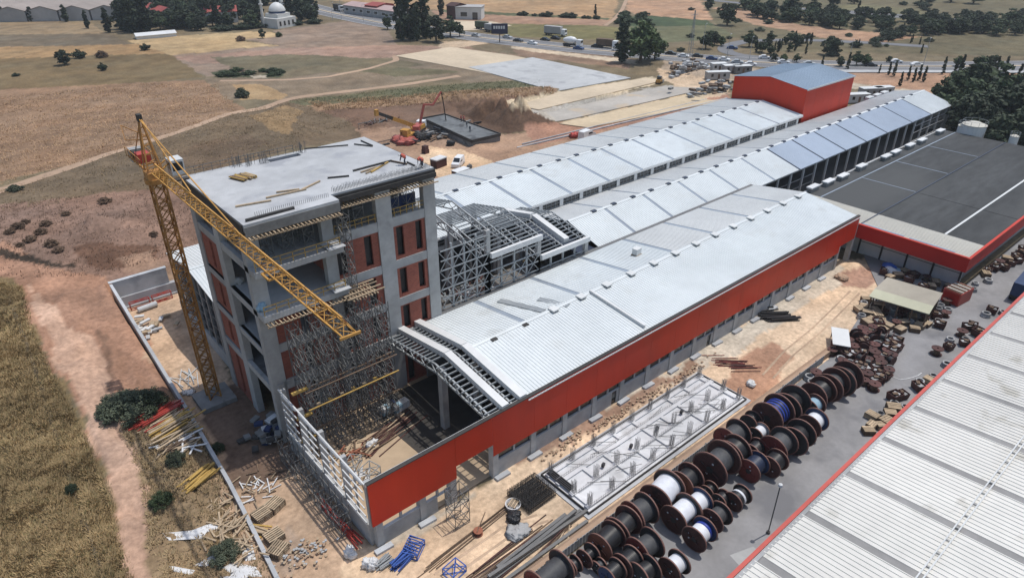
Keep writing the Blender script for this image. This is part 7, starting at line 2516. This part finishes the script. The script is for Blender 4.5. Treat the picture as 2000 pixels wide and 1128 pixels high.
# concrete pump with folded red boom
MT['pump_red'] = M('pump_red', A(196, 84, 66), .5, .1, 2, .1)
pb = G(818, 262)
pt = T('concrete_pump', 'truck-mounted concrete pump with a folding pale red boom over the dark deck', 'concrete pump', tuple(pb))
yb_ = pb[1]
bp = [aty(a, b, yb_) for a, b in ((819, 247), (828, 204), (846, 205), (862, 179))]
MB().obox((pb[0], pb[1], .9), 9, 2.6, .7, .7).build('chassis', 'ply_dk', pt)
MB().obox((pb[0] + 2.6, pb[1] + 2.2, 1.0), 2.4, 2.6, 2.4, .7).build('cab', 'car_white', pt)
MB().obox((pb[0] - .6, pb[1] - .5, 1.6), 4.5, 2.0, 1.6, .7).build('pump_unit', 'pump_red', pt)
for k in (-3, -1.6, 2.8):
    for s_ in (-1.2, 1.2):
        x = pb[0] + k * math.cos(.7) - s_ * math.sin(.7)
        y = pb[1] + k * math.sin(.7) + s_ * math.cos(.7)
        MB().tube((x - .2 * math.sin(.7), y + .2 * math.cos(.7), .6), (x + .2 * math.sin(.7), y - .2 * math.cos(.7), .6), .6, 12).build('wheel', 'black', pt)
MB().tube((bp[0][0], bp[0][1], 1.6), tuple(bp[0]), .5, 8).build('turret', 'pump_red', pt)
for i in range(3):
    MB().beam(bp[i], bp[i + 1], .55 - .12 * i, .6 - .12 * i).build('boom_section', 'pump_red', pt)
    d_ = bp[i + 1] - bp[i]
    MB().beam(bp[i] + np.array([0, .45, 0]), bp[i + 1] + np.array([0, .45, 0]), .16).build('delivery_line', 'pump_red', pt)
tip = bp[3]
hose_end = P(871, 235, 2.3)
MB().tube(tuple(tip), tuple(tip + (hose_end - tip) * .5 + np.array([0, 0, .5])), .16, 7).build('hose', 'black', pt)
MB().tube(tuple(tip + (hose_end - tip) * .5 + np.array([0, 0, .5])), tuple(hose_end), .16, 7).build('hose', 'black', pt)
# yellow mobile crane
mc = G(806, 266)
mt_ = T('mobile_crane', 'yellow mobile crane with its telescopic boom lowered to the left behind the tower', 'crane', tuple(mc))
yb_ = mc[1] + 1
b0, b1, b2 = aty(822, 250, yb_), aty(766, 231, yb_), aty(735, 220, yb_)
MB().beam(b0, b1, 1.1, 1.2).build('boom_section', 'crane_y', mt_)
MB().beam(b1, b2, .85, .95).build('boom_section', 'ply_dk', mt_)
MB().obox((b2[0], b2[1], b2[2] - .9), 1.0, 1.0, 1.8, 0).build('boom_head', 'crane_y', mt_)
MB().obox((mc[0], mc[1], .8), 11, 2.7, .9, .5).build('chassis', 'crane_y', mt_)
MB().obox((mc[0] - 3.8, mc[1] - 2.1, 1.7), 2.2, 2.4, 1.6, .5).build('cab', 'crane_y', mt_)
MB().obox((b0[0] - .5, b0[1], 1.7), 3.2, 2.6, max(1.2, b0[2] - 1.9), .5).build('superstructure', 'crane_y', mt_)
MB().beam((mc[0], mc[1], 2.0), b0 * .6 + b1 * .4, .35).build('lift_ram', 'crane_y', mt_)
for k in (-4, -2.4, 2.2, 3.8):
    for s_ in (-1.2, 1.2):
        x = mc[0] + k * math.cos(.5) - s_ * math.sin(.5)
        y = mc[1] + k * math.sin(.5) + s_ * math.cos(.5)
        MB().tube((x - .2 * math.sin(.5), y + .2 * math.cos(.5), .65), (x + .2 * math.sin(.5), y - .2 * math.cos(.5), .65), .65, 12).build('wheel', 'black', mt_)
for k in (-5, 5):
    x, y = mc[0] + k * math.cos(.5), mc[1] + k * math.sin(.5)
    MB().beam((x - 2.6 * math.sin(.5) * -1, y - 2.6 * math.cos(.5), .7), (x + 2.6 * math.sin(.5) * -1, y + 2.6 * math.cos(.5), .7), .3).build('outrigger', 'crane_y', mt_)
lump('mixer_heap', 'dark machine heap of hoses left of the deck', 'heap', (830, 272), 2.4, 2.2, 'ply_dk', 4)
lump('red_mesh_heap', 'faded red safety mesh heap below the mobile crane', 'heap', (788, 278), 4.2, 1.6, 'pump_red', 4)
lump('sack_heap', 'black bin heap on the sand right of the deck front', 'bags', (878, 284), 1.6, 1.6, 'black', 2)
lump('red_tarp_heap', 'red tarpaulin heap beside the white delivery van', 'heap', (1122, 268), 2.0, 1.4, 'machine_red', 2)
lump('sack_heap', 'grey bin bags by the rear hall right of the white van', 'bags', (917, 330), 1.0, 1.4, 'concrete_old', 2)
t = TL('block_stack', 'wrapped stack of brown blocks left of the white van', 'blocks', G(857, 325), None, .2)
MB().box(-2, 2, -1.2, 1.2, 0, 2.2).build('blocks', 'fl_brown', t)
MB().box(-2.1, 2.1, -1.3, 1.3, 2.202, 2.5).build('wrap', 'tarp_w', t)
t = TL('block_stack', 'single upright brown stack on the sand above the block pack', 'blocks', G(831, 299), None, .2)
MB().box(-.8, .8, -.8, .8, 0, 1.1).build('blocks', 'fl_brown', t)
MB().box(-.7, .7, -.7, .7, 1.102, 2.2).build('blocks', 'fl_brown', t)
t = TL('site_container', 'brown open box with a white lid against the rear hall wall', 'container', G(900, 345), None, .1)
MB().box(-2.2, 2.2, -1.1, 1.1, 0, 1.9).build('body', 'fl_brown', t)
MB().box(-2.3, 2.3, -1.2, 1.2, 1.902, 2.05).build('lid', 'white', t)
# kerb and cable trough behind the rear hall
for k, (a, b, w_, lb) in enumerate((((1010, 290), (1420, 193), .5, 'lower pale concrete kerb line behind the rear hall'), ((1020, 283), (1400, 190), .35, 'upper thin kerb line behind the rear hall'))):
    p, q = P(*a), P(*b)
    o = MB().beam((p[0], p[1], .2), (q[0], q[1], .2), w_, .4).build('kerb_line', 'concrete_lt', None, org=(p[0], p[1], 0))
    tag(o, lb, 'kerb')


# ================================================================== PEOPLE
def person(name, label, loc, rz, pose, top, vest):
    """one continuous body grown over a posed skeleton"""
    h = 1.75 / S
    J = pose
    names = list(J)
    idx = {n: i for i, n in enumerate(names)}
    E_ = [('pelvis', 'chest'), ('chest', 'neck'), ('neck', 'head'), ('chest', 'shl'), ('chest', 'shr'), ('shl', 'ell'), ('shr', 'elr'), ('ell', 'hal'), ('elr', 'har'), ('hal', 'fil'), ('har', 'fir'), ('pelvis', 'hil'), ('pelvis', 'hir'), ('hil', 'knl'), ('hir', 'knr'), ('knl', 'anl'), ('knr', 'anr'), ('anl', 'tol'), ('anr', 'tor')]
    Rr = dict(pelvis=.14, chest=.16, neck=.06, head=.11, shl=.075, shr=.075, ell=.05, elr=.05, hal=.035, har=.035, fil=.03, fir=.03, hil=.1, hir=.1, knl=.07, knr=.07, anl=.05, anr=.05, tol=.045, tor=.045)
    me = bpy.data.meshes.new('body')
    me.from_pydata([tuple(np.array(J[n]) * h / 1.75 * S) for n in names], [(idx[a], idx[b]) for a, b in E_], [])
    ob = bpy.data.objects.new('body_tmp', me)
    COL.objects.link(ob)
    sm = ob.modifiers.new('skin', 'SKIN')
    for n, sv in zip(names, me.skin_vertices[0].data):
        r_ = Rr[n] * h / 1.75 * S
        sv.radius = (r_, r_)
        sv.use_root = (n == 'pelvis')
    ss = ob.modifiers.new('sub', 'SUBSURF')
    ss.levels = ss.render_levels = 1
    dg = bpy.context.evaluated_depsgraph_get()
    m2 = bpy.data.meshes.new_from_object(ob.evaluated_get(dg))
    bpy.data.objects.remove(ob)
    t = TL('person', label, 'person', loc, None, rz)
    b = bpy.data.objects.new('body', m2)
    COL.objects.link(b)
    m2.materials.clear()
    m2.materials.append(MT['trouser'])
    b.parent = t
    hd = np.array(J['head']) * h / 1.75
    m = MB().lathe([(hd[2] - .06, .155), (hd[2] + .04, .15), (hd[2] + .13, .11), (hd[2] + .17, .01)], 12, 'z').move(hd[0], hd[1], .03)
    m.build('helmet', top, t, True)
    c, p = np.array(J['chest']) * h / 1.75, np.array(J['pelvis']) * h / 1.75
    mm = MB().tube(tuple(p), tuple(c + (c - p) * .35), .235, 10, .25)
    mm.build('vest', vest, t, True)
    return t


MT['trouser'] = M('work_clothes', (.06, .065, .08), .9, .1, 3, .1)
MT['hivis'] = M('hivis_orange', A(230, 92, 58), .7, .05, 3, .05)
MT['helmet_w'] = M('helmet_white', (.6, .6, .58), .4, .05, 3, .05)
STAND = dict(pelvis=(0, 0, .95), chest=(.02, 0, 1.3), neck=(.02, 0, 1.5), head=(.05, 0, 1.66), shl=(.02, .19, 1.42), shr=(.02, -.19, 1.42), ell=(.08, .26, 1.15), elr=(.1, -.26, 1.16), hal=(.3, .2, 1.02), har=(.32, -.18, 1.05), fil=(.38, .17, 1.0), fir=(.4, -.15, 1.03), hil=(0, .1, .9), hir=(0, -.1, .9), knl=(.06, .12, .5), knr=(-.04, -.12, .5), anl=(0, .13, .09), anr=(-.1, -.13, .09), tol=(.16, .15, .04), tor=(.06, -.15, .04))
BENT = dict(pelvis=(-.15, 0, .9), chest=(.2, 0, 1.12), neck=(.38, 0, 1.18), head=(.52, 0, 1.14), shl=(.3, .19, 1.13), shr=(.3, -.19, 1.13), ell=(.36, .22, .82), elr=(.36, -.22, .84), hal=(.44, .16, .56), har=(.46, -.14, .58), fil=(.48, .14, .48), fir=(.5, -.12, .5), hil=(-.14, .1, .86), hir=(-.14, -.1, .86), knl=(.02, .13, .48), knr=(-.06, -.13, .48), anl=(-.08, .14, .09), anr=(-.16, -.14, .09), tol=(.1, .16, .04), tor=(.0, -.16, .04))
p = P(790, 322, RZT)
person('person', 'worker in an orange vest bending over on the tower roof', (p[0], p[1], RZT), 2.6, BENT, 'helmet_w', 'hivis')
p = P(824, 328, RZT)
person('person', 'worker in an orange vest crouching at the right corner of the tower roof', (p[0], max(p[1], TYF + .5), RZT), 3.4, BENT, 'hivis', 'hivis')
for k, (a, b, lb) in enumerate(((901, 238, 'worker in orange at the back edge of the dark deck, left of the pair'), (906, 239, 'worker in orange at the back edge of the dark deck, right of the pair'))):
    p = P(a, b, 2.1)
    person('person', lb, (p[0], p[1], 2.1), 3.6 + k, STAND, 'hivis', 'hivis')
for k, (a, b, lb) in enumerate(((918, 258, 'worker in dark clothes standing on the front of the dark deck'), (912, 249, 'worker in dark clothes in the middle of the dark deck'))):
    p = P(a, b, 2.1)
    person('person', lb, (p[0], p[1], 2.1), 1 + k, STAND, 'helmet_w', 'trouser')


# ================================================================== DRY GRASS AND WEEDS
def grass(name, label, areas, seed):
    rs = np.random.RandomState(seed)
    V, Fc, Cc = [], [], []
    off = 0
    for poly, n, h, rgb, sp in areas:
        us = [a for a, _ in poly]
        vs = [b for _, b in poly]
        cs = np.array([G(a, b) for a, b in poly])
        x0, x1, y0, y1 = cs[:, 0].min() - 1, cs[:, 0].max() + 1, cs[:, 1].min() - 1, cs[:, 1].max() + 1
        X = rs.uniform(x0, x1, n * 4)
        Y = rs.uniform(y0, y1, n * 4)
        dens = .5 + 1.1 * fbm(X, Y, 5, 3, seed)
        Z = terrain_z(X, Y)
        u, v, w = project(X, Y, Z)
        k = inpoly(u, v, poly) & (rs.rand(n * 4) < dens) & (w > 8)
        X, Y, Z = X[k][:n], Y[k][:n], Z[k][:n]
        m = len(X)
        for b in range(5):
            an = rs.uniform(0, 6.28, m)
            le = h * rs.uniform(.5, 1.2, m)
            wd = h * rs.uniform(.10, .2, m)
            lx, ly = np.cos(an), np.sin(an)
            tilt = rs.uniform(.3, 1.1, m)
            bx, by = X + lx * sp * rs.rand(m), Y + ly * sp * rs.rand(m)
            p0 = np.stack([bx - ly * wd, by + lx * wd, Z - .04], -1)
            p1 = np.stack([bx + ly * wd, by - lx * wd, Z - .04], -1)
            p2 = np.stack([bx + lx * le * tilt, by + ly * le * tilt, Z + le], -1)
            V.append(np.stack([p0, p1, p2], 1).reshape(-1, 3))
            Fc.append(np.arange(m * 3).reshape(-1, 3) + off)
            off += m * 3
            c = np.array(A(*rgb))[None] * (1 + .25 * (rs.rand(m, 1) - .5)) * (1 + .9 * fbm(X, Y, 6, 4, seed + 3))[:, None]
            Cc.append(np.repeat(c, 3, 0))
    V = np.concatenate(V) * S
    Fc = np.concatenate(Fc)
    Cc = np.clip(np.concatenate(Cc), 0, 1)
    me = bpy.data.meshes.new(name)
    me.vertices.add(len(V))
    me.vertices.foreach_set('co', V.ravel())
    me.loops.add(Fc.size)
    me.loops.foreach_set('vertex_index', Fc.ravel().astype(np.int32))
    me.polygons.add(len(Fc))
    me.polygons.foreach_set('loop_start', np.arange(0, Fc.size, 3, dtype=np.int32))
    me.update()
    at = me.color_attributes.new('blade', 'FLOAT_COLOR', 'POINT')
    at.data.foreach_set('color', np.concatenate([Cc, np.ones((len(Cc), 1))], 1).ravel())
    m = bpy.data.materials.new(name)
    m.use_nodes = True
    t = m.node_tree
    an = t.nodes.new('ShaderNodeAttribute')
    an.attribute_name = 'blade'
    b = t.nodes['Principled BSDF']
    t.links.new(an.outputs['Color'], b.inputs['Base Color'])
    b.inputs['Roughness'].default_value = .9
    b.inputs['Specular IOR Level'].default_value = .1
    me.materials.append(m)
    o = bpy.data.objects.new(name, me)
    COL.objects.link(o)
    tag(o, label, 'grass', kind='stuff')


grass('dry_grass', 'tall dry yellow grass covering the field at the lower left', [([(-20, 545), (38, 560), (78, 680), (148, 820), (212, 960), (255, 1140), (-20, 1140)], 17000, .36, (194, 163, 108), .6), ([(-20, 545), (38, 560), (78, 680), (148, 820), (212, 960), (255, 1140), (-20, 1140)], 5000, .34, (150, 136, 84), .6)], 3)
grass('weeds', 'dry weeds and thistles on the slope left of the boundary wall', [([(235, 830), (330, 770), (400, 850), (470, 1010), (530, 1140), (300, 1140), (280, 950)], 2600, .4, (176, 150, 104), .5)], 5)
grass('field_grass', 'rough dry grass over the slopes and fields behind the crane', [([(-20, 380), (250, 290), (480, 215), (620, 190), (700, 240), (560, 290), (380, 360), (-20, 420)], 2600, .42, (160, 136, 98), .8), ([(-20, 190), (300, 162), (420, 165), (470, 215), (200, 305), (-20, 370)], 4500, .5, (205, 164, 118), 1.), ([(-20, 400), (250, 375), (390, 400), (390, 480), (200, 540), (-20, 540)], 1500, .35, (130, 104, 84), .6), ([(600, 200), (900, 178), (1080, 170), (1085, 184), (760, 209), (640, 216)], 2500, .7, (196, 158, 112), .8), ([(560, 197), (830, 168), (1070, 154), (1080, 170), (700, 200)], 2000, .5, (112, 114, 74), .8)], 8)

# ================================================================== AIR
hb = MB().box(-700, 1100, -400, 1500, -8, 70)
ho = hb.build('haze', 'steel', None)
ho['kind'] = 'stuff'
ho['label'] = 'thin summer haze over the whole site'
hm = bpy.data.materials.new('haze')
hm.use_nodes = True
hn = hm.node_tree
hn.nodes.clear()
ou = hn.nodes.new('ShaderNodeOutputMaterial')
pv = hn.nodes.new('ShaderNodeVolumePrincipled')
pv.inputs['Color'].default_value = (.82, .88, .95, 1)
pv.inputs['Density'].default_value = .00017
pv.inputs['Anisotropy'].default_value = .2
hn.links.new(pv.outputs[0], ou.inputs['Volume'])
ho.data.materials.clear()
ho.data.materials.append(hm)
